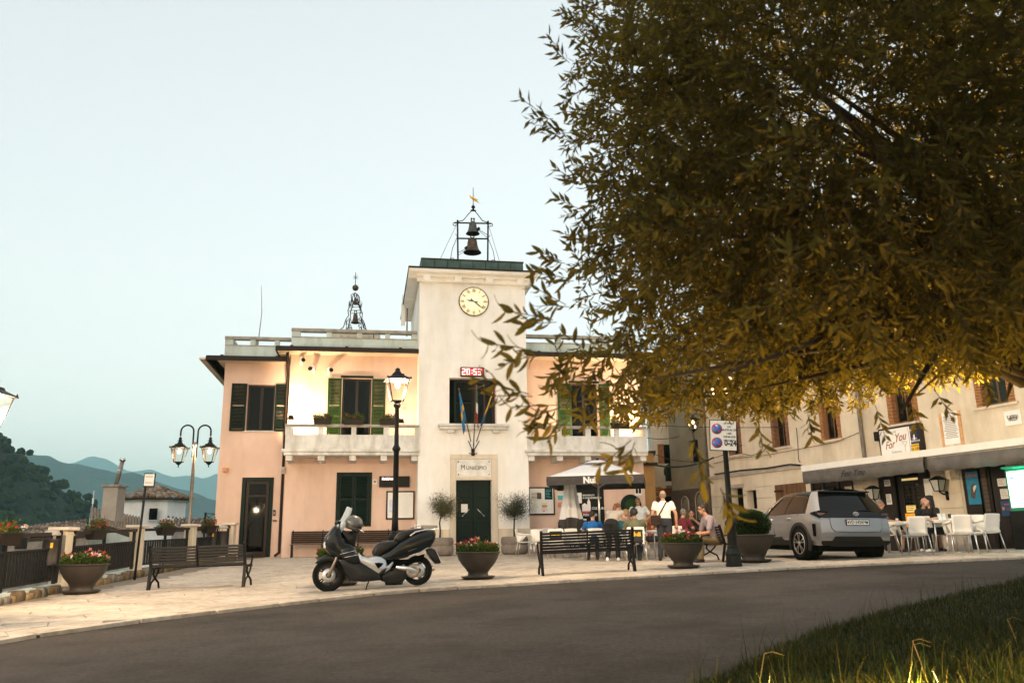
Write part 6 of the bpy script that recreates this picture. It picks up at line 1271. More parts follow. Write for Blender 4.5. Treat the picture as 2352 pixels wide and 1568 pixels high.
def awn(par, x0, x1, drop):
    rows = []; n = 40
    for i in range(n + 1): f = i / n; x = x0 + (x1 - x0) * f; rows.append([(x, YA + .03, hz0), (x, YA + .02 + .012 * sin(f * 31), hz0 - drop * .5), (x, YA + .02 + .03 * sin(f * 31 + 1), hz0 - drop - .03 * sin(pi * f) - .01 * sin(f * 60))])
    mb = MB(); mb.loft(rows, True, False, False); o = mb.build('valance', m_awn, par); o.modifiers.new('s', 'SOLIDIFY').thickness = .01
    mb = MB(); mb.box(x0, x1, YA + .04, YA + .12, hz0 - .01, hz0 + .045); mb.build('awning_bar', m_zinc, par); mb = MB(); mb.add([(x0, YA + .1, hz0 + .0), (x1, YA + .1, hz0 + .0), (x1, -.05, hz0 + .12), (x0, -.05, hz0 + .12)], [(0, 1, 2, 3)]); mb.build('awning_cloth', m_awn, par)
awn(aw1, xa, BF.q(2117, 1050, YA)[0], .34); awn(aw2, BF.q(2126, 1050, YA)[0], xb, .34)
p = BF.q(1957, 1076, YA); text('lettering', 'For You', .27, m_ink, aw1, (p[0], YA - .02, hz0 - .17), shear=.45, sx=1.05)
# illuminated-look sign box
t = BT('cafe_sign', 'white sign box lettered For You in red script with a blue T', 'sign'); a = BF.rect(2019, 978, 2113, 1046, -.2); a2 = BF.q(2092, 1010, -.2)[0]
mb = MB(); mb.box(a[0], a[1], -.2, -.002, a[2], a[3]); mb.build('sign_box', m_wood, t, bev=.006); mb = MB(); mb.box(a[0] + .05, a2, -.207, -.201, a[2] + .05, a[3] - .05); mb.build('white_panel', m_pl, t)
mb = MB(); mb.box(a2 + .01, a[1] - .05, -.207, -.201, a[2] + .28, a[3] - .05); mb.build('blue_panel', MAT('navy_panel', (.01, .02, .09), .4, .1, 5, 0), t); mb = MB(); mb.box(a2 + .01, a[1] - .05, -.207, -.201, a[2] + .05, a[2] + .275); mb.build('yellow_panel', m_yel, t)
cx, cz_ = (a[0] + a2) / 2, (a[2] + a[3]) / 2; m_rs = MAT('brown_red_script', (.28, .03, .01), .5, .1, 5, 0)
for s, dx, dz, sz in (('For', -.26, -.09, .31), ('You', .26, .09, .33)): o = text('lettering', s, sz, m_rs, t, (cx + dx * (a2 - a[0]) / 1.5, -.212, cz_ + dz), shear=.5, sx=.8); o.rotation_euler = (pi / 2, -.12, 0)
text('lettering', 'Caffetteria', .10, m_lines, t, (cx - .12, -.21, a[3] - .14)); text('lettering', 'Gelateria', .10, m_lines, t, (cx + .05, -.21, a[2] + .12))
xr = (a2 + a[1] - .04) / 2; text('lettering', 'T', .44, m_pl, t, (xr, -.21, a[3] - .32), sx=.85, bold=.006); text('lettering', 'TABACCHI', .075, m_pl, t, (xr, -.21, a[2] + .35)); text('lettering', 'VALORI', .05, m_pl, t, (xr, -.21, a[2] + .42)); text('lettering', 'AUTOMATICO', .05, m_ink, t, (xr, -.21, a[2] + .22)); text('lettering', '24 ORE', .105, m_ink, t, (xr, -.21, a[2] + .13))
mb = MB(); c = (a[0] + .22, a[3] - .27)
mb.tube([(c[0] - .08, -.212, c[1] + .07), (c[0] - .07, -.212, c[1] - .05), (c[0], -.212, c[1] - .09), (c[0] + .07, -.212, c[1] - .05), (c[0] + .08, -.212, c[1] + .07), (c[0] - .08, -.212, c[1] + .07)], .006, 4); mb.build('coffee_cup_drawing', m_lines, t); c = (a2 - .22, a[2] + .30); mb = MB(); mb.tube([(c[0] - .09, -.212, c[1] + .08), (c[0], -.212, c[1] - .06), (c[0] + .09, -.212, c[1] + .08), (c[0] - .09, -.212, c[1] + .08)], .006, 4); mb.tube([(c[0], -.212, c[1] - .06), (c[0], -.212, c[1] - .2)], .006, 4); mb.build('ice_cup_drawing', m_lines, t)
for u in (2022, 2088): x = BF.q(u, 1010, -.2)[0]; mb = MB(); mb.tube([(x + (.05 if u < 2050 else .02) * sin(k * pi / 8) * (1 if u > 2050 else -1), -.209, a[2] + .05 + (a[3] - a[2] - .1) * k / 8) for k in range(9)], .006, 4); mb.build('curved_line', m_rs, t)
p = BF.q(2015, 1000, -.25); mb = MB(); mb.box(p[0] - .1, p[0] + .03, -.3, -.1, p[1] - .16, p[1] + .12); mb.build('projector', m_black, t, bev=.02)
# text board and plaque
t = BT('text_board', 'tall pale board of small text framed in orange strips', 'board'); a = BF.rect(2166, 945, 2202, 1020, -.03); mb = MB(); mb.box(a[0], a[1], -.03, -.002, a[2], a[3]); mb.build('panel', m_pl, t); mb = MB(); n = 13
for k in range(n): z = a[3] - .12 - (a[3] - a[2] - .25) * k / n; w = (a[1] - a[0]) * R.uniform(.32, .44); c = (a[0] + a[1]) / 2; mb.box(c - w, c + w, -.034, -.031, z - .012, z + .012)
mb.build('text_lines', m_lines, t, kind='stuff')
for x in (a[0] - .09, a[1] + .01): mb = MB(); mb.box(x, x + .08, -.03, -.002, a[2] - .05, a[3]); mb.build('orange_strip', MAT('faded_orange', (.6, .32, .14), .7, .2, 5, 0), t)
t = BT('street_plaque', 'white marble street plaque reading Piazza F. Vizioli', 'plaque'); a = BF.rect(2307, 942, 2346, 976, -.03); mb = MB(); mb.box(a[0], a[1], -.035, -.002, a[2], a[3]); mb.build('slab', m_pl, t, bev=.003); c = (a[0] + a[1]) / 2
text('lettering', 'PIAZZA', .12, m_ink, t, (c, -.038, a[3] - .22), sx=.6, bold=.003); text('lettering', 'F. VIZIOLI', .12, m_ink, t, (c, -.038, a[2] + .2), sx=.6, bold=.003)
# drainpipe, cables on the wall
x = BF.q(1984, 1000)[0]; mb = MB(); mb.tube([(x, -.08, zt1 + .1), (x, -.08, 7.3)], .06, 10); mb.build('drainpipe', m_zinc, row)
for pts, nm in (([(1640, 1064), (1690, 1052), (1760, 1045), (1840, 1030), (1920, 1015), (1980, 990)], 'w'), ([(1700, 1040), (1725, 1046), (1752, 1038), (1770, 1015)], 'b'), ([(1829, 982), (1832, 1010), (1834, 1055), (1838, 1062)], 'c'), ([(1642, 1089), (1700, 1080), (1760, 1075), (1815, 1066), (1838, 1068)], 'd')):
    t = BT('wall_cable', {'w': 'long thin cable sagging along the cream wall under the windows', 'b': 'short looping cable between the two brick-edged windows', 'c': 'black cable running down the wall left of the awning', 'd': 'bundled cables lying along the string course'}[nm], 'cable'); mb = MB(); mb.tube([(BF.q(u, v, -.09)[0], -.09, BF.q(u, v, -.09)[1]) for u, v in pts], .03 if nm == 'd' else .012, 5); mb.build('cable_run', m_iron if nm != 'w' else m_wood2, t)
# wall lanterns beside the bar door
for u, v, lb in ((2007, 1146, 'unlit black wall lantern left of the cafe door'), (2157, 1127, 'unlit black wall lantern right of the cafe door')):
    p = BF.q(u, v, -.3); t = T('wall_lantern', lb, 'wall lantern', BF.w(p[0], -.3, p[1]), BF.rz, 'wall lanterns by the cafe door'); fr_ = MB(); c = Vector((0, 0, 0)); b, tt, h = .08, .14, .3
    for sx, sy in ((-1, -1), (1, -1), (1, 1), (-1, 1)): fr_.bar((sx * b, sy * b, 0), (sx * tt, sy * tt, h), .02, .02, (0, 1, 0)); fr_.bar((sx * tt, sy * tt, h), (-sy * tt, sx * tt, h), .02, .02); fr_.bar((sx * b, sy * b, 0), (-sy * b, sx * b, 0), .02, .02)
    fr_.loft([[(sx * q, sy * q, z) for sx, sy in ((-1, -1), (1, -1), (1, 1), (-1, 1))] for q, z in ((tt + .03, h), (.04, h + .1))], False); fr_.tube([(0, 0, -.01), (.0, .12, -.08), (0, .28, -.1)], .02, 6); fr_.lathe([(.05, -.12), (.05, .12)], 8, (0, .28, -.12)); fr_.build('frame', m_black, t)
    g = MB(); g.loft([[(sx * q, sy * q, z) for sx, sy in ((-1, -1), (1, -1), (1, 1), (-1, 1))] for q, z in ((b - .003, .01), (tt - .004, h - .01))], False, False); g.build('milky_glass', MAT('milky_glass', (.45, .44, .40), .4, .05, 3, 0), t)
# vending machine at the right edge
p = BF.q(2345, 1200, -.9); vm = T('vending_machine', 'glowing green and white vending machine cut by the right edge', 'vending machine', BF.w(p[0] + .35, -.75, -.02), BF.rz)
zt_ = BF.q(2345, 1066, -1.1)[1]; m_vg = MAT('green_machine_shell', (.01, .22, .12), .4, .1, 5, 0); m_vl = MAT('lit_display', (.8, .95, .9), .5, .25, 3, 0, emit=(.62, 1, .86), es=.12)
mb = MB(); mb.box(-.42, .5, -.35, .4, .0, zt_ - .06); mb.build('cabinet', m_vg, vm, bev=.03); mb = MB(); mb.box(-.43, .51, -.37, .41, .0, .88); mb.build('lower_cabinet', m_black, vm, bev=.01); mb = MB(); mb.box(-.47, .55, -.4, .45, zt_ - .055, zt_); mb.build('top_cap', m_vg, vm, bev=.02)
mb = MB(); mb.box(-.36, .45, -.362, -.351, .95, zt_ - .12); mb.build('lit_panel', m_vl, vm); mb = MB(); mb.box(-.2, .4, -.368, -.363, 1.1, zt_ - .4); mb.build('product_picture', MAT('pastel_print', (.75, .55, .55), .5, .3, 6, 0, emit=(1, .6, .6), es=.08), vm)
for k in range(3): mb = MB(); mb.box(-.28 + k * .18, -.16 + k * .18, -.372, -.3635, zt_ - .3, zt_ - .25); mb.build('button', m_teal, vm)
light('machine_glow', 'AREA', (0, -.45, 1.5), 9, (.5, 1, .8), .5, rot=(pi / 2, 0, 0), parent=vm)

# ================================================================== buildings down the side street
OF = Facade(BF.w(sL - .0, .9, 0), radians(159)); OF.o.z = .74
t = T('olive_house', 'tall olive grey house with a dark base and two arched niches', 'house', OF.o, OF.rz)
hA, hB = OF.rect(1571, 1142, 1585, 1216), OF.rect(1603, 1131, 1621, 1212); zb = OF.q(1590, 1122)[1]; x0, x1 = OF.q(1547, 1180)[0], .6
wo1 = OF.rect(1583, 1010, 1604, 1062); wo2 = OF.rect(1574, 940, 1596, 965)
mb = MB(); cells(mb, x0, x1, zb, 9.0, 0, [wo1], .2, True, 6); mb.build('upper_wall', m_olive, t)
mb = MB(); cells(mb, x0 - .02, x1 + .02, -.4, zb - .001, -.05, [hA, hB], .3, True, 6); mb.build('base_wall', m_brown, t); mb = MB(); mb.box(wo1[0], wo1[1], .19, .2, wo1[2], wo1[3]); mb.build('window', m_dark, t)
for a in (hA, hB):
    r_ = (a[1] - a[0]) / 2; c = (a[0] + a[1]) / 2; mb = MB(); mb.prism([(a[0], a[2]), (c + .1, a[2]), (c + .1, a[3]), (a[0], a[3])], .0, .2); mb.build('niche_back', m_olive, t); mb = MB(); mb.box(c + .1, a[1], .1, .24, a[2], a[3]); mb.build('niche_painted_shade', m_dark, t)  # near-black block: the niche's shade put in as colour
    pts = [(a[1] + .04, a[2]), (a[1] + .04, a[3] - r_)] + [(c + (r_ + .04) * cos(q), a[3] - r_ + (r_ + .04) * sin(q)) for q in fr(0, pi, 10)] + [(a[0] - .04, a[2])]; mb = MB(); mb.tube([(x, -.06, z) for x, z in pts], .03, 5); mb.build('arch_moulding', m_grey, t)
    pts = [(c + r_ * cos(q), a[3] - r_ + r_ * sin(q)) for q in fr(0, pi, 10)]; mb = MB(); mb.prism([(a[0], a[3] + .02), *pts[::-1], (a[1], a[3] + .02)], -.052, .02); mb.build('arch_spandrel', m_brown, t)
mb = MB(); c = OF.q(1547, 1180)[0]; mb.box(OF.q(1630, 1100)[0], OF.q(1630, 1100)[0] + .12, -.16, -.052, 0, 7.5); mb.build('drainpipe', m_zinc, t)
p = OF.q(1593, 987, -.55); wl = T('wall_lantern', 'old amber wall lantern high on the olive house', 'wall lantern', OF.w(p[0], -.55, p[1]), OF.rz); lantern(wl, (0, 0, 0), .95, hang=True)
mb = MB(); mb.tube([(0, 0, .62), (0, .2, .72), (0, .5, .5)], .02, 6); mb.build('bracket', m_black, wl)
CF = Facade(Vector((6.0, 41, .72)), radians(97))
cs0, cs1 = CF.q(1482, 1150)[0], CF.q(1552, 1150)[0] + .6
t = T('cream_house', 'pale cream house at the end of the side street with an iron balcony', 'house', CF.o, CF.rz); c0_ = CF.q(1507, 1150)[0]
wd = CF.rect(1525, 1020, 1546, 1064); dd = CF.rect(1524, 1138, 1549, 1262); dd = (dd[0], dd[1], -.3, dd[3]); w3 = CF.rect(1528, 1074, 1547, 1108)
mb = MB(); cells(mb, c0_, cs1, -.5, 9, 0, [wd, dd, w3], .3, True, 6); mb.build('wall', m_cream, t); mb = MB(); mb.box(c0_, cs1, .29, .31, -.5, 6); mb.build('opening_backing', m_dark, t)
for k in range(9): z = wd[2] + (wd[3] - wd[2]) * k / 9; mb = MB(); mb.box(wd[0] - .3, wd[0], -.02, .1, z + .01, z + .13); mb.build('brick', m_brick2, t)
for k in range(10): x = dd[0] - .1 + (dd[1] - dd[0] + .2) * k / 10; mb = MB(); mb.box(x, x + .14, -.04, .06, dd[3] + .0, dd[3] + .36); mb.build('brick', m_brick2, t)
for k in range(12): z = k * .24; mb = MB(); mb.box(dd[0] - .3, dd[0] - .0, -.04, .06, z, z + .2); mb.build('brick', m_brick2, t)
bl = CF.rect(1529, 1072, 1560, 1105, -.6); mb = MB(); mb.box(bl[0], bl[1], -.7, -.001, bl[2] - .2, bl[2]); mb.build('balcony_slab', m_stone, t); mb = MB()
for k in range(12): x = bl[0] + .04 + (bl[1] - bl[0] - .08) * k / 11; mb.box(x - .012, x + .012, -.68, -.65, bl[2], bl[3])
mb.box(bl[0], bl[1], -.69, -.64, bl[3], bl[3] + .04); mb.build('iron_railing', m_black, t); mb = MB(); mb.sphere(((bl[0] + bl[1]) / 2, -.3, bl[2] + .5), .4, 10, 8); mb.build('balcony_plant', m_box, t)
t = T('ochre_house', 'orange ochre house corner just past the town hall', 'house', CF.o + CF.n * 3.5, CF.rz); o0 = CF.q(1476, 1150, -3.5)[0]; o1 = CF.q(1507, 1150, -3.5)[0]
mb = MB(); cells(mb, o0 - 1.5, o1, -.5, CF.q(1490, 1040, -3.5)[1], 0, [], .3, True, 3); mb.build('wall', m_ochre, t); mb = MB(); zz = CF.q(1490, 1066, -3.5)[1]; mb.box(o0 - .6, o1 + .15, -.25, -.002, zz - .06, zz + .06); mb.build('wooden_beam', m_wood, t)
mb = MB(); mb.box(o0 - 1.5, o1 + .1, -.2, 3.2, CF.q(1490, 1040, -3.5)[1], CF.q(1490, 1036, -3.5)[1]); mb.build('roof', m_wood, t)
# overhead cables
def wire(u0, v0, y0, u1, v1, y1, sag, label, r_=.012):
    a, b = at(u0, v0, y0), at(u1, v1, y1); t = T('overhead_cable', label, 'cable', a, 0, 'cables strung over the side street'); mb = MB(); mb.tube([(b - a) * f + Vector((0, 0, -sag * 4 * f * (1 - f))) for f in fr(0, 1, 12)], r_, 4); mb.build('cable_run', m_iron, t)
wire(1484, 976, 31, 1833, 980, 28.5, .05, 'straight highest cable from the town hall to the cream wall'); wire(1484, 1062, 31, 1640, 1050, 31, .25, 'thick sagging cable above the umbrella towards the lamp post', .03); wire(1490, 1036, 34, 1705, 1022, 29.5, .5, 'loosely hanging string of bulbs across the side street'); wire(1486, 1005, 33, 1560, 1002, 36, .08, 'short cable from the balcony corner to the cream house')
# no-parking sign on the lamp post
s0 = at(1661, 1000, PL2.y - .12); t = T('parking_sign', 'white sign with two no-parking discs and hours on the lamp post', 'traffic sign', s0, -.03)
w = .655 * PL2.y / 17.66 * .5; w = 64 / 1939 * PL2.y / 2; h = 72 / 1939 * PL2.y / 2; t.rotation_euler = (0, .055, -.03); h_ = h
mb = MB(); mb.box(-w, w, -.012, .008, -h, h * 1.02); mb.build('back_plate', m_iron, t, bev=.008); mb = MB(); mb.box(-w + .018, w - .018, -.016, -.0125, -h + .018, h * 1.02 - .018); mb.build('sign_face', m_paper, t)
for zc in (.42 * h, -.48 * h):
    M_ = Matrix.Translation((-w * .47, -.0165, zc)) @ Matrix.Rotation(pi / 2, 4, 'X'); r_ = w * .39; mb = MB(); mb.M = M_; mb.lathe([(r_, 0), (r_, .004), (0, .004)], 32); o = mb.build('red_disc', m_red, t); mb = MB(); mb.M = M_; mb.lathe([(r_ * .80, .0045), (r_ * .80, .008), (0, .008)], 28); mb.build('blue_disc', m_blue, o)
    mb = MB(); c = Vector((-w * .47, -.027, zc)); d = Vector((cos(-.78), 0, sin(-.78))) * r_ * .85; mb.bar(c - d, c + d, r_ * .2, .004, (0, 1, 0)); mb.build('red_bar', m_red, o)
text('lettering', '0-24', .17, m_ink, t, (w * .50, -.018, -.5 * h), sx=.82, bold=.004)
for k, s in enumerate(('per manovra', 'auto', 'dalle 8.00 alle 13.00', 'e dalle', '14.00 alle 20.00', 'escluso giorni', 'festivi')): text('lettering', s, .07, m_ink, t, (w * .42, -.018, .82 * h - k * .073), sx=.6)
mb = MB(); mb.tube([(.0, .06, -.2), (0, .06, .2)], .07, 10); mb.build('clamp', m_iron, t)
# ================================================================== cafe furniture
def chair(panel=False):
    t = T('plastic_chair', 'chair', 'chair', (0, 0, 0)); 
    g = [[(x * (.40 + .03 * abs(z - .6)), .20 + (z - .43) * .22 - .05 * (1 - (2 * x) ** 2) * .6 + (.04 if z < .46 else 0), z + (.012 * (1 - (2 * x) ** 2) if z > .8 else 0)) for x in fr(-.5, .5, 8)] for z in ((.56, .65, .74, .80, .83) if panel else (.44, .5, .58, .66, .74, .80, .83))]
    if panel:
        mb = MB(); o = None
        for a, b in (((-.215, .215), (.78, .84)),): mb.box(a[0], a[1], .235, .275, .775, .84)
        for s in (-1, 1): mb.bar((s * .195, .19, .44), (s * .205, .265, .80), .045, .035, (0, 1, 0))
        mb.box(-.2, .2, .19, .225, .43, .56); mb.build('backrest', m_pl, t, bev=.012); mb = MB(); mb.box(-.175, .175, .235, .25, .56, .775); o = mb.build('printed_panel', m_ink, t, label='black printed panel'); text('lettering', 'Nuii', .15, m_yel, o, (0, .2535, .66), (pi / 2, 0, pi), bold=.006)
    else:
        mb = MB(); mb.loft(g, True, False, False); o = mb.build('backrest', m_pl, t); o.modifiers.new('s', 'SOLIDIFY').thickness = .022
    mb = MB(); mb.loft([[(x, y, z - .03 * (1 - (2 * x) ** 2) * (1 if y < .15 else .3)) for x in fr(-.22, .22, 6)] for y, z in ((-.25, .405), (-.235, .435), (-.1, .44), (.1, .435), (.22, .43))], True, False, False); o = mb.build('seat', m_pl, t); o.modifiers.new('s', 'SOLIDIFY').thickness = -.025
    for s in (-1, 1):
        mb = MB(); mb.tube([(s * .215, .24, .70), (s * .27, .12, .67), (s * .28, -.1, .655), (s * .27, -.22, .64), (s * .255, -.235, .57), (s * .235, -.22, .44)], [.022, .024, .026, .026, .024, .024], 8, sx=1.3); mb.add([(s * .222, .22, .66), (s * .26, .0, .64), (s * .225, .16, .44), (s * .215, .22, .44)], [(0, 1, 2, 3)]); mb.build('armrest', m_pl, t)
        for y, dy in ((-.21, -.03), (.2, .09)): mb = MB(); mb.tube([(s * .225, y, .44), (s * .255, y + dy, 0)], .013, 8); mb.build('leg', m_alu, t)
    return t
ch_a, ch_b = chair(), chair(True); used = {}
def put_chair(u, y, deg, label, panel=False, group='white plastic armchairs around the cafe tables', dz=0):
    src = ch_b if panel else ch_a; p = on_ground(u, y)
    if src in used: o = dup(src)
    else: o = src; used[src] = 1
    o.location = p + Vector((0, 0, dz)); o.rotation_euler = (0, 0, radians(deg)); o['label'] = label; o['group'] = group; return o
put_chair(1207, 27.0, 80, 'white armchair nearest the main door, standing side-on'); put_chair(1240, 25.6, 15, 'white armchair behind the left end of the slatted bench'); put_chair(1252, 27.6, 200, 'white armchair against the wall under the notice board')
put_chair(1277, 24.2, 178, 'white chair with a black and gold printed panel at the left table', True); put_chair(1296, 27.6, 10, 'white armchair at the wall left of the furled umbrella'); put_chair(1338, 26.8, 165, 'white chair with a black printed panel right of the furled umbrella', True)
put_chair(1322, 24.8, 150, 'white armchair turned away at the middle of the slatted bench'); put_chair(1366, 23.2, 180, 'white armchair under the person in the blue shirt')
put_chair(1460, 21.7, 176, 'white chair with a black printed panel under the curly haired person', True); put_chair(1441, 23.6, 20, 'white armchair under the fair haired person'); put_chair(1503, 24.6, 10, 'white armchair under the person in the red shirt')
put_chair(1561, 23.6, 150, 'white armchair under the person in the maroon shirt', group='white plastic armchairs around the cafe tables'); put_chair(1592, 25.2, 12, 'white armchair under the dark shirted man with clasped hands')
gb = 'white plastic armchairs along the cafe front'
put_chair(2040, 21.5, 250, 'white armchair half hidden behind the parked car', group=gb); put_chair(2105, 19.3, 172, 'white armchair facing the cafe, right of the parked car', group=gb); put_chair(2160, 20.4, 95, 'white armchair under the woman with long dark hair', group=gb)
put_chair(2130, 21.4, 20, 'white armchair under the bearded man by the door', group=gb); put_chair(2211, 18.7, 165, 'white armchair with a stained back at the right table', group=gb); put_chair(2266, 18.9, 196, 'rightmost white armchair with its back to the road', group=gb); put_chair(2236, 20.3, 300, 'white armchair mostly hidden behind the right table', group=gb)
def table(u, y, w, label, deg=0):
    p = on_ground(u, y); t = T('cafe_table', label, 'table', p, radians(deg), 'cafe tables'); mb = MB(); mb.box(-w / 2, w / 2, -w / 2, w / 2, .715, .74); mb.build('tabletop', m_pl, t, bev=.01); mb = MB(); mb.box(-w / 2 + .03, w / 2 - .03, -w / 2 + .03, w / 2 - .03, .67, .714); mb.build('apron', m_alu, t)
    for sx in (-1, 1):
        for sy in (-1, 1): mb = MB(); mb.tube([(sx * (w / 2 - .05), sy * (w / 2 - .05), .67), (sx * (w / 2 - .03), sy * (w / 2 - .03), 0)], .018, 8); mb.build('leg', m_alu, t)
    return t, p
table(1300, 25.6, .75, 'white square cafe table beside the furled umbrella'); tb, pt_ = table(1484, 22.9, .8, 'white cafe table with beer glasses among the seated group', 8); table(1400, 24.6, .75, 'white cafe table between the blue shirt and the bending woman')
tr, pr = table(2186, 19.8, .75, 'white cafe table with napkin holder and glass by the cafe wall', -20); table(2075, 20.6, .7, 'small white cafe table just right of the parked car', -20)
m_beer = MAT('beer', (.35, .12, .01), .15, .1, 5, 0, trans=.5); m_cup = GLASS('drinking_glass', (.9, .93, .93), .02, a=.4)
def onto(p, dx, dy, name, label, cat, parts):
    t = T(name, label, cat, p + Vector((dx, dy, .741)))
    for nm, prof, m_ in parts: mb = MB(); mb.lathe(prof, 14); mb.build(nm, m_, t)
onto(pt_, -.15, -.25, 'beer_glass', 'tall glass of amber beer at the near edge of the group table', 'glass', (('glass', [(.03, 0), (.038, .17), (.036, .17), (.028, .01)], m_cup), ('beer', [(.027, .01), (.034, .14), (0, .14)], m_beer)))
onto(pt_, .2, -.2, 'beer_glass', 'glass of beer beside the bald man', 'glass', (('glass', [(.03, 0), (.038, .15), (.036, .15), (.028, .01)], m_cup), ('beer', [(.027, .01), (.034, .09), (0, .09)], m_beer)))
onto(pt_, .02, .1, 'drink_cup', 'white paper cup in the middle of the group table', 'cup', (('cup', [(.025, 0), (.035, .09), (.033, .09), (.02, .01)], m_paper), ('lid', [(.036, .09), (.03, .10), (0, .10)], m_paper)))
onto(pr, .08, .05, 'drinking_glass', 'empty clear glass on the right cafe table', 'glass', (('glass', [(.028, 0), (.036, .13), (.034, .13), (.026, .01)], m_cup), ('base', [(.028, 0), (.028, .008), (0, .009)], m_cup)))
t = T('napkin_holder', 'cream napkin holder on the right cafe table', 'napkin holder', pr + Vector((-.14, -.05, .741)), .2)
for dx in (-.055, .04): mb = MB(); mb.bar((dx, 0, 0), (dx * 1.1 - .01, .02, .14), .085, .03, (0, 1, 0)); mb.build('card_stand', m_paper, t)
onto(pr, .0, -.12, 'ashtray', 'small white ashtray beside the napkin holder', 'ashtray', (('bowl', [(.04, 0), (.05, .025), (.045, .025), (.035, .008), (0, .008)], m_pl),))
# open umbrella
m_umb = MAT('white_canopy_cloth', (.66, .66, .67), .85, .04, 4, .15); m_val = MAT('charcoal_canopy_cloth', (.045, .040, .040), .85, .1, 6, .2)
c0 = at(1378, 1056, 24.6); zv1 = at(1365, 1091, 23.2).z; fl, frr = at(1256, 1104, 23.3), at(1474, 1101, 23.5); W_ = 1.36; yaw = -.17; cc = at(1366, 1102, 23.4); cen = Vector((cc.x, cc.y, 0)) + Vector((-sin(yaw), cos(yaw), 0)) * W_; gz = G(cen.x, cen.y)
um = T('cafe_umbrella', 'large open white umbrella with dark valance lettered Nuii', 'umbrella', (cen.x, cen.y, gz), yaw); zt = c0.z - gz; zc = zv1 - gz
def ring(w, z, n=6, b=0): return [(w * (-1 + 2 * i / n), -w + b * sin(pi * i / n), z) for i in range(n)] + [(w - b * sin(pi * i / n), w * (-1 + 2 * i / n), z) for i in range(n)] + [(w * (1 - 2 * i / n), w - b * sin(pi * i / n), z) for i in range(n)] + [(-w + b * sin(pi * i / n), w * (1 - 2 * i / n), z) for i in range(n)]
mb = MB(); mb.loft([ring(W_, zc, b=.05), ring(W_ * .7, zc + (zt - zc) * .30, b=.05), ring(W_ * .42, zc + (zt - zc) * .60, b=.03), ring(W_ * .25, zc + (zt - zc) * .80, b=.02)], True, False); o = mb.build('canopy', m_umb, um); o.modifiers.new('s', 'SOLIDIFY').thickness = .008
mb = MB(); mb.loft([ring(W_ * .29, zc + (zt - zc) * .82), ring(W_ * .08, zt)], True, False); mb.build('vent_cap', m_umb, um); mb = MB(); mb.sphere((0, 0, zt + .03), .05, 10, 6); mb.build('finial', m_fascia, um)
mb = MB(); mb.loft([ring(W_ * 1.003, zc + .01, 10), ring(W_ * 1.008, zc - .10, 10), ring(W_ * 1.0, zc - .235, 10)], False, False); o = mb.build('valance', m_val, um); o.modifiers.new('s', 'SOLIDIFY').thickness = .008
text('lettering', 'Nuii', .24, m_umb, um, (-.12, -W_ * 1.01 - .004, zc - .12), bold=.012); mb = MB(); mb.M = Matrix.Translation((W_ * .73, -W_ * 1.012, zc - .11)) @ Matrix.Rotation(pi / 2, 4, 'X'); mb.lathe([(.09, 0), (.09, .004), (.07, .004), (.07, 0)], 24, cap=False)
for a in (0, 2.1, 4.2): mb.bar((.02 * cos(a), .02 * sin(a), .003), (.05 * cos(a), .05 * sin(a), .003), .02, .004, (0, 0, 1))
mb.build('round_badge', m_zinc, um); mb = MB(); mb.tube([(0, 0, 0), (0, 0, zt)], .028, 10); mb.build('pole', m_alu, um)
for sx, sy in ((-1, -1), (1, -1), (1, 1), (-1, 1)): mb = MB(); mb.tube([(0, 0, zc + (zt - zc) * .75), (sx * W_ * .97, sy * W_ * .97, zc - .02)], .013, 6); mb.tube([(0, 0, zc - .25), (sx * W_ * .5, sy * W_ * .5, zc + (zt - zc) * .30)], .011, 6); mb.build('rib', m_alu, um)
mb = MB(); mb.box(-.4, .4, -.4, .4, 0, .09); mb.build('base', m_conc, um, bev=.02)
# furled umbrella
p = on_ground(1313, 25.4); fu = T('furled_umbrella', 'closed white and grey umbrella beside the black tourist panel', 'umbrella', p); ztop = at(1315, 1085, 25.4).z - p.z; z_b = at(1313, 1222, 25.4).z - p.z; z_m = at(1313, 1190, 25.4).z - p.z
def fold(z, r_, k, ph=0): return [(r_ * (1 + k * cos(t * 7 + ph)) * cos(t), r_ * .8 * (1 + k * cos(t * 7 + ph)) * sin(t), z + .03 * sin(3 * t)) for t in fr(0, 2 * pi, 42)[:-1]]
mb = MB(); mb.loft([fold(ztop, .05, .1), fold(ztop - .3, .15, .15), fold(ztop - .8, .2, .22, .3), fold(z_m + .2, .27, .25, .5), fold(z_m, .31, .24, .6)], True, False); mb.build('folded_cloth', m_umb, fu)
mb = MB(); mb.loft([fold(z_m, .313, .24, .6), fold(z_m - .15, .30, .3, .8), fold(z_b, .15, .4, 1.2)], True, False); mb.build('grey_hem', m_val, fu); mb = MB(); mb.tube([(0, 0, 0), (0, 0, ztop + .1)], .025, 8); mb.build('pole', m_iron, fu); mb = MB(); mb.lathe([(.3, 0), (.3, .06), (.05, .09)], 16); mb.build('base', m_conc, fu)

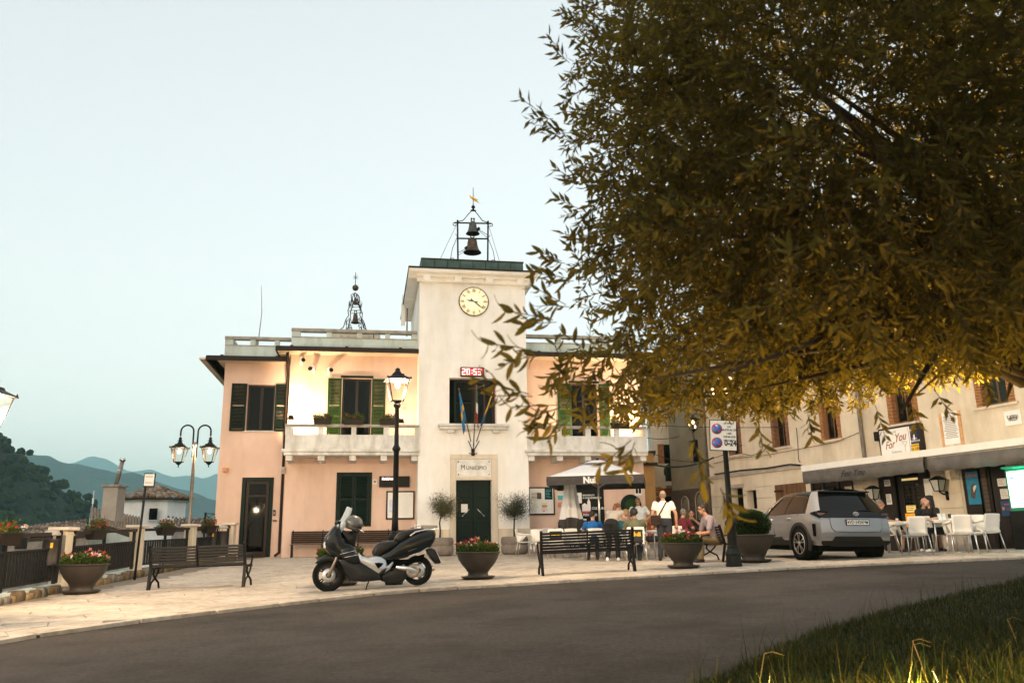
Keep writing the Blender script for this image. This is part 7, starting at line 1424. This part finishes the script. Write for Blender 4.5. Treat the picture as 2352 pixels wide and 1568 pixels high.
# ================================================================== people
SKIN = MAT('skin_tanned', (.42, .22, .13), .6, .06, 12, .05); SKIN2 = MAT('skin_light', (.52, .31, .22), .6, .06, 12, .05)
_cl = {}
def CL(name, col): 
    if name not in _cl: _cl[name] = MAT(name, col, .9, .12, 9, .25)
    return _cl[name]
def rm(mb, name, mat, par, vox, smooth=6):
    o = mb.build(name, mat, par); r_ = o.modifiers.new('r', 'REMESH'); r_.mode = 'VOXEL'; r_.voxel_size = vox; r_.use_smooth_shade = True
    s_ = o.modifiers.new('s', 'SMOOTH'); s_.factor = .5; s_.iterations = smooth; return o
def V3(*a): return Vector(a)
def person(label, loc, rz, J, skin=SKIN, shirt=None, sleeve=.8, trousers=None, short=1.0, shoes=m_ink, hair=None, hstyle='short', build=1.0, female=False, group=None, skirt=None, glasses=False):
    """J: hip, chest, neck, head centre, yaw/nod of head, hands (L, R), elbows, knees, feet; faces -y"""
    t = T('person', label, 'person', loc, rz, group); hip, ch, nk, hd = [V3(*J[k]) for k in ('hip', 'chest', 'neck', 'head')]; b = build
    up = (nk - hip).normalized(); side = J.get('side', V3(1, 0, 0)); side = V3(*side).normalized(); fwd = side.cross(up).normalized() * -1
    shw, hpw = (.165 if female else .185) * b, .09 * b
    def torso(mb, e):
        R1 = [(hip - up * .08, .15 * b + e, .105 * b + e), (hip + up * .02, .165 * b + e, .115 * b + e), (hip.lerp(ch, .45), (.135 if female else .155) * b + e, .10 * b + e), (ch, .165 * b + e, .115 * b + e), (ch.lerp(nk, .55), .155 * b + e, .095 * b + e), (ch.lerp(nk, .85), .09 * b + e, .065 * b + e)]
        mb.loft([[c + side * rx * cos(a) + side.cross(up) * ry * sin(a) for a in fr(0, 2 * pi, 16)[:-1]] for c, rx, ry in R1], True, True)
        for c, rx, ry in R1[3:5]: mb.sphere(c, min(rx, ry) * 1.0, 12, 8)
    sh = [ch.lerp(nk, .62) + side * s * shw for s in (-1, 1)]; hp = [hip - up * .03 + side * s * hpw for s in (-1, 1)]
    A = [(sh[i], V3(*J['elbow'][i]), V3(*J['hand'][i])) for i in (0, 1)]; Lg = [(hp[i], V3(*J['knee'][i]), V3(*J['foot'][i])) for i in (0, 1)]
    mb = MB(); torso(mb, -.012)
    mb.tube([ch.lerp(nk, .7), nk, hd - V3(0, 0, .04)], [.065 * b, .052 * b, .05], 12)
    hy, hn = J.get('turn', 0), J.get('nod', 0); HM = Matrix.Translation(hd) @ Matrix.Rotation(hy, 4, 'Z') @ Matrix.Rotation(hn, 4, 'X')
    old = mb.M; mb.M = HM; mb.sphere((0, .01, .02), (.076, .094, .10), 16, 12); mb.sphere((0, -.025, -.055), (.055, .062, .062), 12, 9); mb.sphere((0, -.045, -.10), (.03, .03, .022), 10, 7)
    mb.tube([(0, -.083, .03), (0, -.112, -.018), (0, -.09, -.03)], [.009, .015, .011], 7); mb.sphere((0, -.08, .045), (.05, .018, .014), 10, 6)
    for s in (-1, 1): mb.sphere((s * .078, .01, -.005), (.012, .022, .032), 8, 6)
    mb.M = None
    for i, (a, e, h) in enumerate(A):
        mb.tube([a + up * .0, a.lerp(e, .35), e, e.lerp(h, .35), h], [.055 * b, .048 * b, .039 * b, .040 * b, .026 * b], 12); mb.sphere(a, .055 * b, 10, 8); mb.sphere(e, .040 * b, 10, 8)
        d = (h - e).normalized(); w = d.cross(V3(0, 0, 1) if abs(d.z) < .9 else V3(0, 1, 0)).normalized(); dn = w.cross(d)
        mb.tube([h, h + d * .05, h + d * .09], [.026, .034, .032], 8, sx=1.25)
        for k in range(4): q = h + d * .085 + w * (-.030 + .02 * k); L_ = (.06, .072, .068, .052)[k]; mb.tube([q, q + d * L_ * .55 - dn * .006, q + d * L_ * .85 - dn * .028], [.0105, .0100, .008], 6)
        q = h + d * .03 + w * .03; mb.tube([q, q + d * .03 + w * .025, q + d * .06 + w * .028 - dn * .01], [.012, .011, .009], 6)
    for hh, kn, ft in Lg: mb.tube([hh, hh.lerp(kn, .4), kn, kn.lerp(ft, .35), ft + V3(0, 0, .08)], [.082 * b, .078 * b, .052 * b, .052 * b, .036], 12); mb.sphere(kn, .052 * b, 10, 8)
    rm(mb, 'body', skin, t, .0115, 3)
    if shirt:
        mb = MB(); torso(mb, .006)
        for a, e, h in A:
            pts = [a, a.lerp(e, min(1, sleeve))] + ([e.lerp(h, sleeve - 1)] if sleeve > 1 else []); mb.tube([pts[0], pts[0].lerp(pts[1], .5)] + pts[1:], [.066 * b, .062 * b, .058 * b] + ([.045] if sleeve > 1 else []), 12); mb.sphere(a, .067 * b, 10, 8)
        rm(mb, 'shirt', shirt, t, .014)
        if sleeve <= 1 and not female: mb = MB(); c = nk - up * .015; mb.loft([[c + side * r_ * cos(a) + side.cross(up) * r_ * sin(a) + up * z for a in fr(0, 2 * pi, 14)[:-1]] for r_, z in ((.085 * b, -.03), (.066 * b, .02))], True, False); mb.build('collar', shirt, t)
    if trousers:
        mb = MB(); mb.loft([[c + side * rx * cos(a) + side.cross(up) * ry * sin(a) for a in fr(0, 2 * pi, 16)[:-1]] for c, rx, ry in ((hip - up * .10, .15 * b, .115 * b), (hip, .176 * b, .128 * b), (hip + up * .10, .162 * b, .118 * b))], True, True)
        for hh, kn, ft in Lg:
            e = kn.lerp(ft + V3(0, 0, .06), max(0, short)) if short > 0 else hh.lerp(kn, 1 + short); mb.tube([hh, hh.lerp(kn, .4)] + ([kn, kn.lerp(e, .5), e] if short > 0 else [e]), [.095 * b, .09 * b] + ([.068 * b, .064 * b, .058 * b] if short > 0 else [.085 * b]), 12); mb.sphere(hh, .096 * b, 10, 8)
            if short > 0: mb.sphere(kn, .068 * b, 10, 8)
        rm(mb, 'trousers', trousers, t, .015)
    for i, (hh, kn, ft) in enumerate(Lg):
        f = V3(*J.get('toe', (0, -1, 0))).normalized(); mb = MB(); M_ = Matrix.Translation(ft) @ Matrix.Rotation(atan2(f.x, -f.y), 4, 'Z'); mb.M = M_
        mb.loft([[(w * cos(a), y, max(.0, z * .5 + z * .5 * sin(a))) for a in fr(0, 2 * pi, 10)[:-1]] for y, w, z in ((.075, .028, .07), (.05, .038, .11), (-.02, .04, .10), (-.09, .046, .065), (-.15, .042, .05), (-.185, .02, .03))]); mb.build('shoe', shoes, t)
    mb = MB(); mb.M = HM
    for s in (-1, 1): mb.sphere((s * .03, -.082, .018), (.011, .007, .007), 8, 6)
    mb.tube([(-.022, -.088, -.062), (0, -.094, -.06), (.022, -.088, -.062)], .004, 5); mb.build('face_features', m_brown, t, kind='stuff')
    if glasses:
        mb = MB(); mb.M = HM
        for s in (-1, 1): mb.tube([(s * .034 + .022 * cos(a), -.098, .018 + .016 * sin(a)) for a in fr(0, 2 * pi, 10)], .003, 4); mb.tube([(s * .056, -.096, .02), (s * .08, .0, .01)], .003, 4)
        mb.tube([(-.012, -.1, .02), (.012, -.1, .02)], .003, 4); mb.build('glasses', m_ink, t)
    if hair:
        mb = MB(); mb.M = HM; rr = random.Random(len(label)); top = hstyle
        rings = []
        for i in range(9):
            a = i / 8 * (1.75 if top != 'bald' else 1.3); rg = []
            for k in range(20):
                q = 2 * pi * k / 20; back = .5 - .5 * sin(-q); front = max(0, -sin(q)); lim = a * (1 - .48 * front ** 1.5 + .26 * max(0, sin(q)))
                j = 1 + (rr.uniform(-.08, .12) if top == 'curly' else rr.uniform(-.015, .02)); r_ = (.083 if top != 'curly' else .10) * j
                rg.append((r_ * sin(lim) * cos(q), .012 + (r_ + .02) * sin(lim) * sin(q), .022 + (r_ + .026) * cos(lim)))
            rings.append(rg)
        if top != 'bald': mb.loft(rings[::-1], True, False); mb.build('hair', hair, t)
        else:
            mb2 = MB(); mb2.M = HM
            mb2.loft([[(.081 * cos(q), .012 + .099 * sin(q), z) for q in fr(-.2, pi + .2, 12)] for z in (-.05, .0, .035)], True, False, False); mb2.build('hair', hair, t)
        if top == 'pony': mb = MB(); mb.M = HM; mb.tube([(0, .10, .05), (.02, .17, .0), (.04, .17, -.12), (.05, .13, -.26), (.05, .11, -.32)], [.025, .045, .05, .035, .01], 10); mb.build('ponytail', hair, t)
        if top == 'long': mb = MB(); mb.M = HM; mb.loft([[(w * cos(q), .03 + d * sin(q), z) for q in fr(-.35, pi + .35, 14)] for z, w, d in ((.13, .045, .05), (.08, .082, .09), (-.02, .092, .105), (-.14, .098, .11), (-.26, .085, .095), (-.36, .04, .05))], True, False, False); o = mb.build('long_hair', hair, t); o.modifiers.new('s', 'SOLIDIFY').thickness = .02
    return t
def sit(lean=0, **k):
    J = dict(hip=(0, .05, .52), chest=(0, .10 - lean, .86), neck=(0, .10 - lean * 1.5, 1.04), head=(0, .07 - lean * 1.7, 1.19), elbow=((-.27, -.02 - lean, .78), (.27, -.02 - lean, .78)), hand=((-.2, -.27 - lean * .4, .76), (.2, -.27 - lean * .4, .76)), knee=((-.12, -.38, .50), (.12, -.38, .50)), foot=((-.13, -.34, .0), (.13, -.34, .0))); J.update(k); return J
def stand(**k):
    J = dict(hip=(0, 0, .95), chest=(0, .0, 1.28), neck=(0, .01, 1.46), head=(0, -.01, 1.61), elbow=((-.27, .02, 1.14), (.27, .02, 1.14)), hand=((-.28, -.06, .90), (.28, -.06, .90)), knee=((-.10, -.01, .50), (.10, -.01, .50)), foot=((-.11, .02, .0), (.11, .02, .0))); J.update(k); return J
m_grizzle = MAT('grey_hair', (.16, .14, .12), .8, .3, 30, .4); m_dkhair = MAT('dark_hair', (.012, .008, .006), .6, .3, 30, .4); m_brhair = MAT('auburn_hair', (.16, .06, .02), .55, .4, 30, .4); m_blond = MAT('fair_hair', (.28, .17, .08), .6, .4, 30, .4)
seat_ = lambda u, y: on_ground(u, y)
person('person in a bright blue shirt seated with their back to the road', seat_(1364, 23.1), pi, sit(.08, turn=-.6), shirt=CL('blue_shirt', (.01, .10, .32)), trousers=CL('dark_trousers', (.02, .02, .025)), hair=m_dkhair, build=1.05)
person('woman with auburn ponytail, grey top and black trousers bending over a table', on_ground(1410, 22.0), radians(160), stand(hip=(.04, .06, .93), chest=(.0, -.14, 1.16), neck=(-.03, -.28, 1.27), head=(-.06, -.38, 1.36), elbow=((-.28, -.28, .98), (.26, -.22, .92)), hand=((-.34, -.45, .80), (.28, -.28, .66)), foot=((-.10, -.02, 0), (.16, .10, 0)), nod=.5, toe=(.3, -1, 0)), skin=SKIN2, shirt=CL('grey_top', (.38, .34, .30)), sleeve=.25, trousers=CL('black_trousers', (.008, .008, .009)), shoes=m_paper, hair=m_brhair, hstyle='pony', female=True, build=1.08)
person('waiter in a pale blue short-sleeved shirt and glasses standing behind the table', on_ground(1471, 25.8), radians(-12), stand(elbow=((-.36, .05, 1.16), (.36, .03, 1.16)), hand=((-.17, -.12, 1.0), (.17, -.12, 1.0)), nod=.35, turn=-.25, head=(-.01, -.04, 1.60)), shirt=CL('pale_blue_shirt', (.60, .66, .70)), sleeve=.75, trousers=CL('jeans_blue', (.04, .06, .10)), hair=m_grizzle, build=1.08, glasses=True)
person('curly haired person in an olive shirt seated with back to the road', seat_(1462, 21.6), pi, sit(.14, turn=-.3), shirt=CL('olive_shirt', (.12, .12, .07)), trousers=CL('dark_trousers', (.02, .02, .025)), hair=m_dkhair, hstyle='curly', build=1.1)
person('fair haired person in a teal top seated behind the curly haired one', seat_(1441, 23.4), radians(150), sit(.05), shirt=CL('teal_top', (.02, .09, .11)), trousers=CL('dark_trousers', (.02, .02, .025)), skin=SKIN2, hair=m_blond, hstyle='curly', female=True)
person('dark haired person in a rust red shirt seated beside the waiter', seat_(1499, 24.4), radians(70), sit(.1), shirt=CL('rust_shirt', (.26, .05, .02)), trousers=CL('dark_trousers', (.02, .02, .025)), hair=m_dkhair, build=1.02)
g_ = person('bald man in a white t-shirt standing with his back to the road', on_ground(1529, 21.3), radians(176), stand(elbow=((-.30, .03, 1.14), (.29, .03, 1.14)), hand=((-.31, -.04, .88), (.28, -.06, .88)), foot=((-.16, .05, 0), (.14, -.02, 0)), turn=.3), shirt=CL('white_tshirt', (.74, .71, .66)), sleeve=.62, trousers=CL('dark_jeans', (.022, .024, .032)), hair=m_grizzle, hstyle='bald', build=1.1, shoes=m_fascia)
bg_ = T('shoulder_bag', 'dark brown shoulder bag hanging at the bald man\'s left hip', 'bag', g_.location + Vector((-.23, -.16, 0)), .1); mb = MB(); mb.box(-.13, .11, -.05, .05, .86, 1.10); mb.build('bag_body', m_fascia, bg_, bev=.02); mb = MB(); mb.box(-.135, .115, -.056, -.051, .97, 1.105); mb.build('flap', m_fascia, bg_, bev=.01)
mb = MB(); mb.bar((.06, -.02, 1.08), (.30, .025, 1.44), .035, .006, (0, 1, 0)); mb.bar((.30, .025, 1.44), (.33, .18, 1.45), .035, .006); mb.build('strap', m_black, bg_)
person('grey haired person in a maroon shirt seated right of the bald man', seat_(1571, 23.6), radians(130), sit(.08, turn=.4), shirt=CL('maroon_shirt', (.12, .012, .02)), trousers=CL('tan_trousers', (.20, .14, .09)), hair=m_grizzle, build=1.1)
person('dark haired man in a black shirt facing the road with clasped hands', seat_(1593, 25.2), radians(-8), sit(.05, elbow=((-.28, -.08, .82), (.28, -.08, .82)), hand=((-.10, -.28, 1.0), (.06, -.28, 1.0))), shirt=CL('black_shirt', (.010, .011, .012)), trousers=CL('dark_trousers', (.02, .02, .025)), hair=m_dkhair, build=1.08)
person('man in a lilac short-sleeved shirt and khaki trousers leaning forward on the bench', on_ground(1648, 19.6), radians(-82), sit(.22, hip=(0, .02, .50), elbow=((-.25, -.28, .66), (.25, -.28, .66)), hand=((-.10, -.50, .62), (.10, -.50, .62)), knee=((-.14, -.42, .52), (.14, -.42, .52)), foot=((-.13, -.52, .0), (.13, -.46, .0)), nod=.15), shirt=CL('lilac_shirt', (.27, .22, .24)), sleeve=.85, trousers=CL('khaki_trousers', (.16, .12, .06)), hair=m_dkhair, build=1.12, glasses=True)
person('bearded man with glasses in dark clothes seated by the cafe door', seat_(2128, 21.2), radians(20), sit(.12), shirt=CL('black_shirt', (.010, .011, .012)), sleeve=.9, trousers=CL('tan_trousers', (.20, .14, .09)), short=-.1, hair=m_grizzle, hstyle='bald', build=1.08, glasses=True)
person('woman with long dark hair and black clothes seated side-on at the cafe', seat_(2158, 20.3), radians(-75), sit(.14, turn=-.2), shirt=CL('black_shirt', (.010, .011, .012)), sleeve=.9, trousers=CL('black_trousers', (.008, .008, .009)), hair=m_dkhair, hstyle='long', female=True, shoes=m_paper, skin=SKIN2)
person('person in shorts seated mostly hidden behind the parked car', seat_(2040, 21.5), radians(65), sit(.0), shirt=CL('dark_blue_shirt', (.012, .02, .05)), trousers=CL('tan_trousers', (.20, .14, .09)), short=-.15, hair=m_grizzle, build=1.05)
# ================================================================== the olive tree
TREE_POLY = [(1375, -60), (1300, 130), (1330, 260), (1345, 400), (1330, 520), (1310, 640), (1330, 720), (1260, 800), (1240, 870), (1290, 935), (1360, 965), (1470, 970), (1560, 965), (1640, 955), (1760, 950), (1900, 945), (2050, 915), (2200, 880), (2352, 850), (2700, 800), (3300, 700), (3300, -900), (1500, -900)]
def inside(u, v, P=TREE_POLY):
    c = False; j = len(P) - 1
    for i in range(len(P)):
        (a, b), (x, y) = P[i], P[j]
        if (b > v) != (y > v) and u < (x - a) * (v - b) / (y - b) + a: c = not c
        j = i
    return c
tree = T('olive_tree', 'big dark olive tree overhanging the road from the right, lit from below', 'tree', (5.2, 4.2, G(5.2, 4.2)))
TO = Vector(tree.location)
def leaf_mesh():
    mb = MB(); v = []; L, w = .060, .0078
    for t, k in ((0, .12), (.22, .75), (.5, 1), (.78, .72), (1, .02)):
        z = .006 * sin(pi * t); v += [(L * t, -w * k, z + .0018), (L * t, 0, z), (L * t, w * k, z + .0018)]
    f = []
    for i in range(4): b = 3 * i; f += [(b, b + 1, b + 4, b + 3), (b + 1, b + 2, b + 5, b + 4)]
    mb.add(v, f, True); return mb
LM = leaf_mesh(); LV_ = [Vector(p) for p in LM.v]; lme = LM.mesh('leaf', m_leaf)
LO = [Vector(p) for p in ((0, 0, 0), (.028, -.0085, .004), (.062, 0, 0), (.028, .0085, .004))]
RT_ = random.Random(11)
tw = []   # twigs: (base, direction, length, n)
def add_twig(u, v, y, d=None, L=None, chk=0):
    b = at(u, v, y); c = at(1950, 250, y)
    out = (b - c); out.y = 0; out.normalize(); d = out * RT_.uniform(.3, 1.0) + Vector((RT_.gauss(0, .45), RT_.gauss(0, .45), RT_.gauss(-.1, .5))) if d is None else Vector(d)
    d = d.normalized(); L = L or RT_.uniform(.12, .26)
    if chk:
        e = b + d * L + Vector((0, 0, -.25 * L)); c = e - EYE; z = c.dot(_f); ue, ve = 1176 + FP * c.dot(RT) / z, 784 - FP * c.dot(UP) / z
        if not inside(ue + 45, ve - 25): return 0
    tw.append((b, d, L)); return 1
LB = [(-60, 1375), (130, 1300), (260, 1320), (400, 1340), (520, 1325), (640, 1300), (720, 1310), (800, 1250), (880, 1235), (960, 1270), (1010, 1360)]
def lbound(v):
    for a, b in zip(LB, LB[1:]):
        if v <= b[0]: return a[1] + (b[1] - a[1]) * (v - a[0]) / (b[0] - a[0])
    return 1400
n = 0
while n < 8800:       # body of the crown, denser and nearer towards its middle
    u, v = RT_.uniform(1230, 2460), RT_.uniform(-120, 1010)
    if not inside(u, v): continue
    lb = lbound(v); bb = 1010 if u < 1640 else 985 - (u - 1640) * .17
    if RT_.random() > (.045 + .955 * min(1, max(0, (u - lb) / (270 if v < 560 else 270 + min(1, (v - 560) / 160) * 230))) ** (1.4 if v < 600 else 2.1)) * (.35 + .65 * min(1, max(0, (bb - v) / 110))): continue
    e = min(1, max(0, (u - 1330) / 420)); y = RT_.uniform(3.1 - .7 * e * RT_.random(), 3.6 + 3.2 * e + .6)
    if v > 780: y = RT_.uniform(2.9 + .9 * e, 3.6 + 3.0 * e)
    n += add_twig(u, v, y, chk=1)
n = 0
while n < 1300:       # unseen twigs outside the frame, added to block skylight: above, right, over camera
    u, v = RT_.uniform(1500, 3300), RT_.uniform(-900, 700)
    if not inside(u, v) or (u < 2400 and v > -60): continue
    add_twig(u, v, RT_.uniform(1.8, 6.0), L=.34); n += 1
for u, v, y, dx, dz, L in ((1300, 140, 3.4, -.5, .7, .3), (1262, 268, 3.3, -.8, .5, .32), (1300, 300, 3.3, -1, .35, .3), (1340, 60, 3.6, -.7, .7, .34), (1345, 30, 3.5, -.5, .9, .3), (1330, 420, 3.4, -.6, .5, .26), (1330, 480, 3.5, -.7, .2, .26), (1290, 600, 3.2, -.6, .4, .25), (1310, 640, 3.0, -1, .2, .3),
        (1270, 735, 2.5, -1, .25, .34), (1300, 700, 2.8, -.9, .5, .3), (1240, 810, 2.3, -1, .25, .34), (1215, 905, 2.3, -1, .3, .32), (1280, 930, 2.4, -1, .1, .3), (1300, 960, 2.5, -1, -.25, .28), (1450, 1010, 2.6, -.5, -.4, .3), (1590, 990, 2.2, .25, -1, .3), (1655, 1120, 2.1, .35, -.9, .14), (1740, 965, 2.8, .1, -.6, .22), (1855, 950, 3.2, .2, -.6, .2), (2010, 930, 3.6, .15, -.9, .3), (2090, 920, 3.4, .3, -1, .26), (2150, 900, 3.5, .35, -.8, .28), (2260, 870, 3.6, .2, -.8, .2)):
    add_twig(u, v, y, (dx, RT_.uniform(-.3, .3), dz), L * .45)
    if u < 1480: add_twig(u + 8, v + 5, y + .05, (dx + .2, RT_.uniform(-.3, .3), dz - .3), L * .33)
V = []; F_ = []; TV = MB(); cand = []
for b, d, L in tw:
    pts = [b]; q = Vector(d); side = q.cross(Vector((RT_.uniform(-1, 1), RT_.uniform(-1, 1), RT_.uniform(-1, 1)))).normalized(); nn = max(5, int(L / .024))
    for i in range(nn): q = (q + Vector((RT_.gauss(0, .06), RT_.gauss(0, .06), -.02 + RT_.gauss(0, .05)))).normalized(); pts.append(pts[-1] + q * L / nn)
    vis = EYE + (b - EYE)
    TV.tube([p - TO for p in pts[::3] + [pts[-1]]], .0018, 3, cap=False)
    for i in range(1, nn + 1):
        side = Matrix.Rotation(1.45 + RT_.gauss(0, .2), 3, q) @ side
        for s in (1, -1):
            dd = (q * RT_.uniform(.5, 1.1) + side * s * RT_.uniform(.6, 1) + Vector((0, 0, RT_.gauss(0, .15)))).normalized(); sc_ = RT_.uniform(.7, 1.18); wv = dd.cross(Vector((RT_.gauss(0, 1), RT_.gauss(0, 1), RT_.gauss(0, 1) + .6))).normalized(); up_ = dd.cross(wv)
            p0 = pts[i]; M3 = Matrix((dd * sc_, wv * sc_ * 1.05, up_ * sc_)).transposed(); cand.append((p0, M3))
def dist(p): return (p - EYE).length
def seen(p):
    c = p - EYE; z = c.dot(_f); 
    if z < .3: return False
    u, v = 1176 + FP * c.dot(RT) / z, 784 - FP * c.dot(UP) / z; return -20 < u < 2372 and -20 < v < 1588 and (u < 1420 or v > 860)
vis_ = [(dist(p), i) for i, (p, M_) in enumerate(cand) if seen(p)]; vis_.sort(); big = set(i for _, i in vis_[:300])
for i, (p, M3) in enumerate(cand):
    if i in big:
        o = OB('leaf', lme, tree); m4 = M3.to_4x4(); m4.translation = p - TO; o.matrix_local = m4; continue
    k = len(V); 
    near = dist(p) < 3.6
    src = LV_ if near else LO
    V += [tuple(M3 @ q + p - TO) for q in src]
    if near:
        for j in range(4): b = k + 3 * j; F_ += [(b, b + 1, b + 4, b + 3), (b + 1, b + 2, b + 5, b + 4)]
    else: F_ += [(k, k + 1, k + 2, k + 3)]
me = bpy.data.meshes.new('crown'); me.from_pydata(V, [], F_); me.materials.append(m_leaf); OB('crown', me, tree, kind='stuff')
TV.build('twigs', m_bark, tree, kind='stuff')
# branches and trunk
br = MB(); rb_ = random.Random(5); root = at(2480, 1400, 4.2); root.z = G(root.x, root.y); fork = at(2450, 900, 4.4)
tk_ = MB(); tk_.tube([root - TO, root.lerp(fork, .3) + Vector((.06, 0, 0)) - TO, root.lerp(fork, .7) - Vector((.05, 0, 0)) - TO, fork - TO], [.22, .17, .15, .13], 12); tk_.build('trunk', m_bark, tree)
for k in range(44):
    e = at(rb_.uniform(1450, 2350), rb_.uniform(0, 950), rb_.uniform(2.8, 5.5)); 
    if k < 10: e = at(rb_.uniform(1700, 2300), rb_.uniform(620, 900), rb_.uniform(3.6, 5.2))
    b = fork + Vector((rb_.uniform(-.2, .2), rb_.uniform(-.2, .2), rb_.uniform(0, .8))); m1 = b.lerp(e, .35) + Vector((0, 0, .25)); m2 = b.lerp(e, .7) + Vector((0, 0, .12))
    mb = MB(); mb.tube([b - TO, m1 - TO, m2 - TO, e - TO], [.05, .03, .016, .005], 6); mb.build('branch', m_bark, tree)
# ================================================================== grass verge
VG = [(-.6, 2.0), (.55, 4.2)] + [(q.x, q.y) for q in (gp(u, v, .06) for u, v in ((1540, 1568), (1690, 1508), (1860, 1436), (2050, 1384), (2200, 1350), (2352, 1318)))] + [(10.5, 14.6), (14, 15.2)]
def vy(x):
    if x < VG[0][0]: return -5
    for a, b in zip(VG, VG[1:]):
        if x <= b[0]: return a[1] + (b[1] - a[1]) * (x - a[0]) / (b[0] - a[0])
    return VG[-1][1]
def vz(x, y): e = min(1, max(0, (vy(x) - y) / .5)); return G(x, y) - .06 + .10 * e + .05 * min(1, max(0, (vy(x) - y - .5) / 3))
v = []; f = []; xs = fr(0, 14, 56); ny = 24
for x in xs:
    for j in range(ny + 1): y = vy(x) + .05 - (vy(x) + 3) * (j / ny) ** 1.4; v.append((x, y, vz(x, y) + (noise.noise(Vector((x * 3, y * 3, 0))) * .012)))
for i in range(len(xs) - 1):
    for j in range(ny): k = i * (ny + 1) + j; f.append((k, k + 1, k + ny + 2, k + ny + 1))
mb = MB(); mb.add(v, f, True); mb.build('verge', m_soil, kind='structure')
V = []; F_ = []; rg = random.Random(3)
def blade(x, y, h, w, bend, az):
    z = vz(x, y); k = len(V); dx, dy = cos(az), sin(az); wx, wy = -dy * w, dx * w
    for t, q in ((0, 1), (.45, .8), (.8, .45)): o = bend * h * t * t; V.extend([(x + dx * o - wx * q, y + dy * o - wy * q, z + h * t * (1 - .25 * bend * t)), (x + dx * o + wx * q, y + dy * o + wy * q, z + h * t * (1 - .25 * bend * t))])
    o = bend * h; V.append((x + dx * o, y + dy * o, z + h * (1 - .3 * bend))); F_.extend([(k, k + 1, k + 3, k + 2), (k + 2, k + 3, k + 5, k + 4), (k + 4, k + 5, k + 6)])
n = 0
while n < 62000:
    y = 3.2 + 12 * rg.random() ** 1.6; x = y * rg.uniform(.14, .68) 
    if y > vy(x) + rg.gauss(0, .05): continue
    c = noise.noise(Vector((x * 1.7, y * 1.7, 4))) * .5 + .5; h = rg.uniform(.05, .13) * (.55 + .8 * c); 
    if rg.random() < .02: h *= 1.9
    blade(x, y, h, rg.uniform(.0018, .004), rg.uniform(.1, .9), rg.uniform(0, 6.28)); n += 1
for _ in range(420):
    y = 4.2 + 6 * rg.random() ** 1.5; x = y * rg.uniform(.2, .66)
    if y < vy(x): blade(x, y, rg.uniform(.22, .42), .0022, rg.uniform(.1, .8), rg.uniform(0, 6.28))
me = bpy.data.meshes.new('grass'); me.from_pydata(V, [], F_); me.materials.append(m_grass); OB('grass', me, kind='stuff')
# tall bent dry stalks
for u, v_, y, dx, h in ((2115, 1470, 5.2, .05, .34), (2085, 1480, 5.4, -.03, .22), (1735, 1500, 5.0, -.05, .2), (2330, 1420, 6, .05, .45)):
    p = at(u, v_, y); z0 = vz(p.x, p.y); t = T('dry_stalk', {2115: 'tall dry bent stalk standing up from the lit grass', 2085: 'thick pale dry stalk beside the bent one', 1735: 'leaning dry stalk at the road edge of the grass', 2330: 'tall thin stalk in the dark grass near the right edge', 1790: 'short leaning dry stalk in the dark grass'}[u], 'plant', (p.x, p.y, z0)); H_ = max(.1, p.z - z0)
    mb = MB(); mb.tube([(0, 0, 0), (-dx * .3, 0, H_ * .5), (-dx, 0, H_), (-dx + .05, .01, H_ + .008), (-dx + .12, .02, H_ - .015)], [.003, .0028, .0025, .002, .0015], 5); mb.build('stem', MAT('straw', (.07, .05, .014), .7, .2, 20, 0), t)
# litter on the road
for u, v_, lb in ((1004, 1387, 'small white scrap of paper lying on the asphalt'), (345, 1468, 'tiny pale pebble at the kerb on the left')):
    p = gp(u, v_, -.07); mb = MB(); mb.box(-.07, .06, -.04, .05, 0, .012); mb.M = None; o = mb.build('litter_scrap', m_paper, None, p + Vector((0, 0, .004)), .004); TAG(o, lb, 'litter'); o.scale = (1, 1, 1) if u > 900 else (.4, .4, 1.5)
# uplights set in the verge under the tree, below the edge of the view
def garden_light(x, y, power, label, h=.25):
    t = T('garden_light', label, 'garden light', (x, y, vz(x, y)), 0, 'garden lights in the verge under the olive tree'); mb = MB(); mb.lathe([(.015, -.05), (.015, h - .09), (.05, h - .08), (.055, h - .01), (.045, h - .005)], 14, cap=False); mb.build('housing', m_black, t); mb = MB(); mb.lathe([(.045, h - .015), (.03, h + .02), (0, h + .03)], 14); mb.build('lens', m_bulb, t)
    light('garden_beam', 'POINT' if h < 1 else 'SPOT', (0, 0, h + .08), power, (1, .64, .20), .04, parent=t, rot=Vector((.5, .35, -1)).to_track_quat('Z', 'Y').to_euler(), spot=None if h < 1 else 130)
garden_light(.25, 2.95, 14, 'small garden light under the left tip of the olive crown'); garden_light(1.25, 4.3, 14, 'garden light near the road edge of the olive tree', .05); garden_light(2.1, 4.6, 18, 'garden light in the middle under the olive crown', .05); garden_light(3.2, 4.7, 18, 'garden light nearer the olive trunk', .05)
garden_light(4.75, 7.4, 900, 'post light just right of the view behind the trunk', 1.3); garden_light(6.9, 8.9, 600, 'tall post light farthest out beyond the trunk', 2.1)
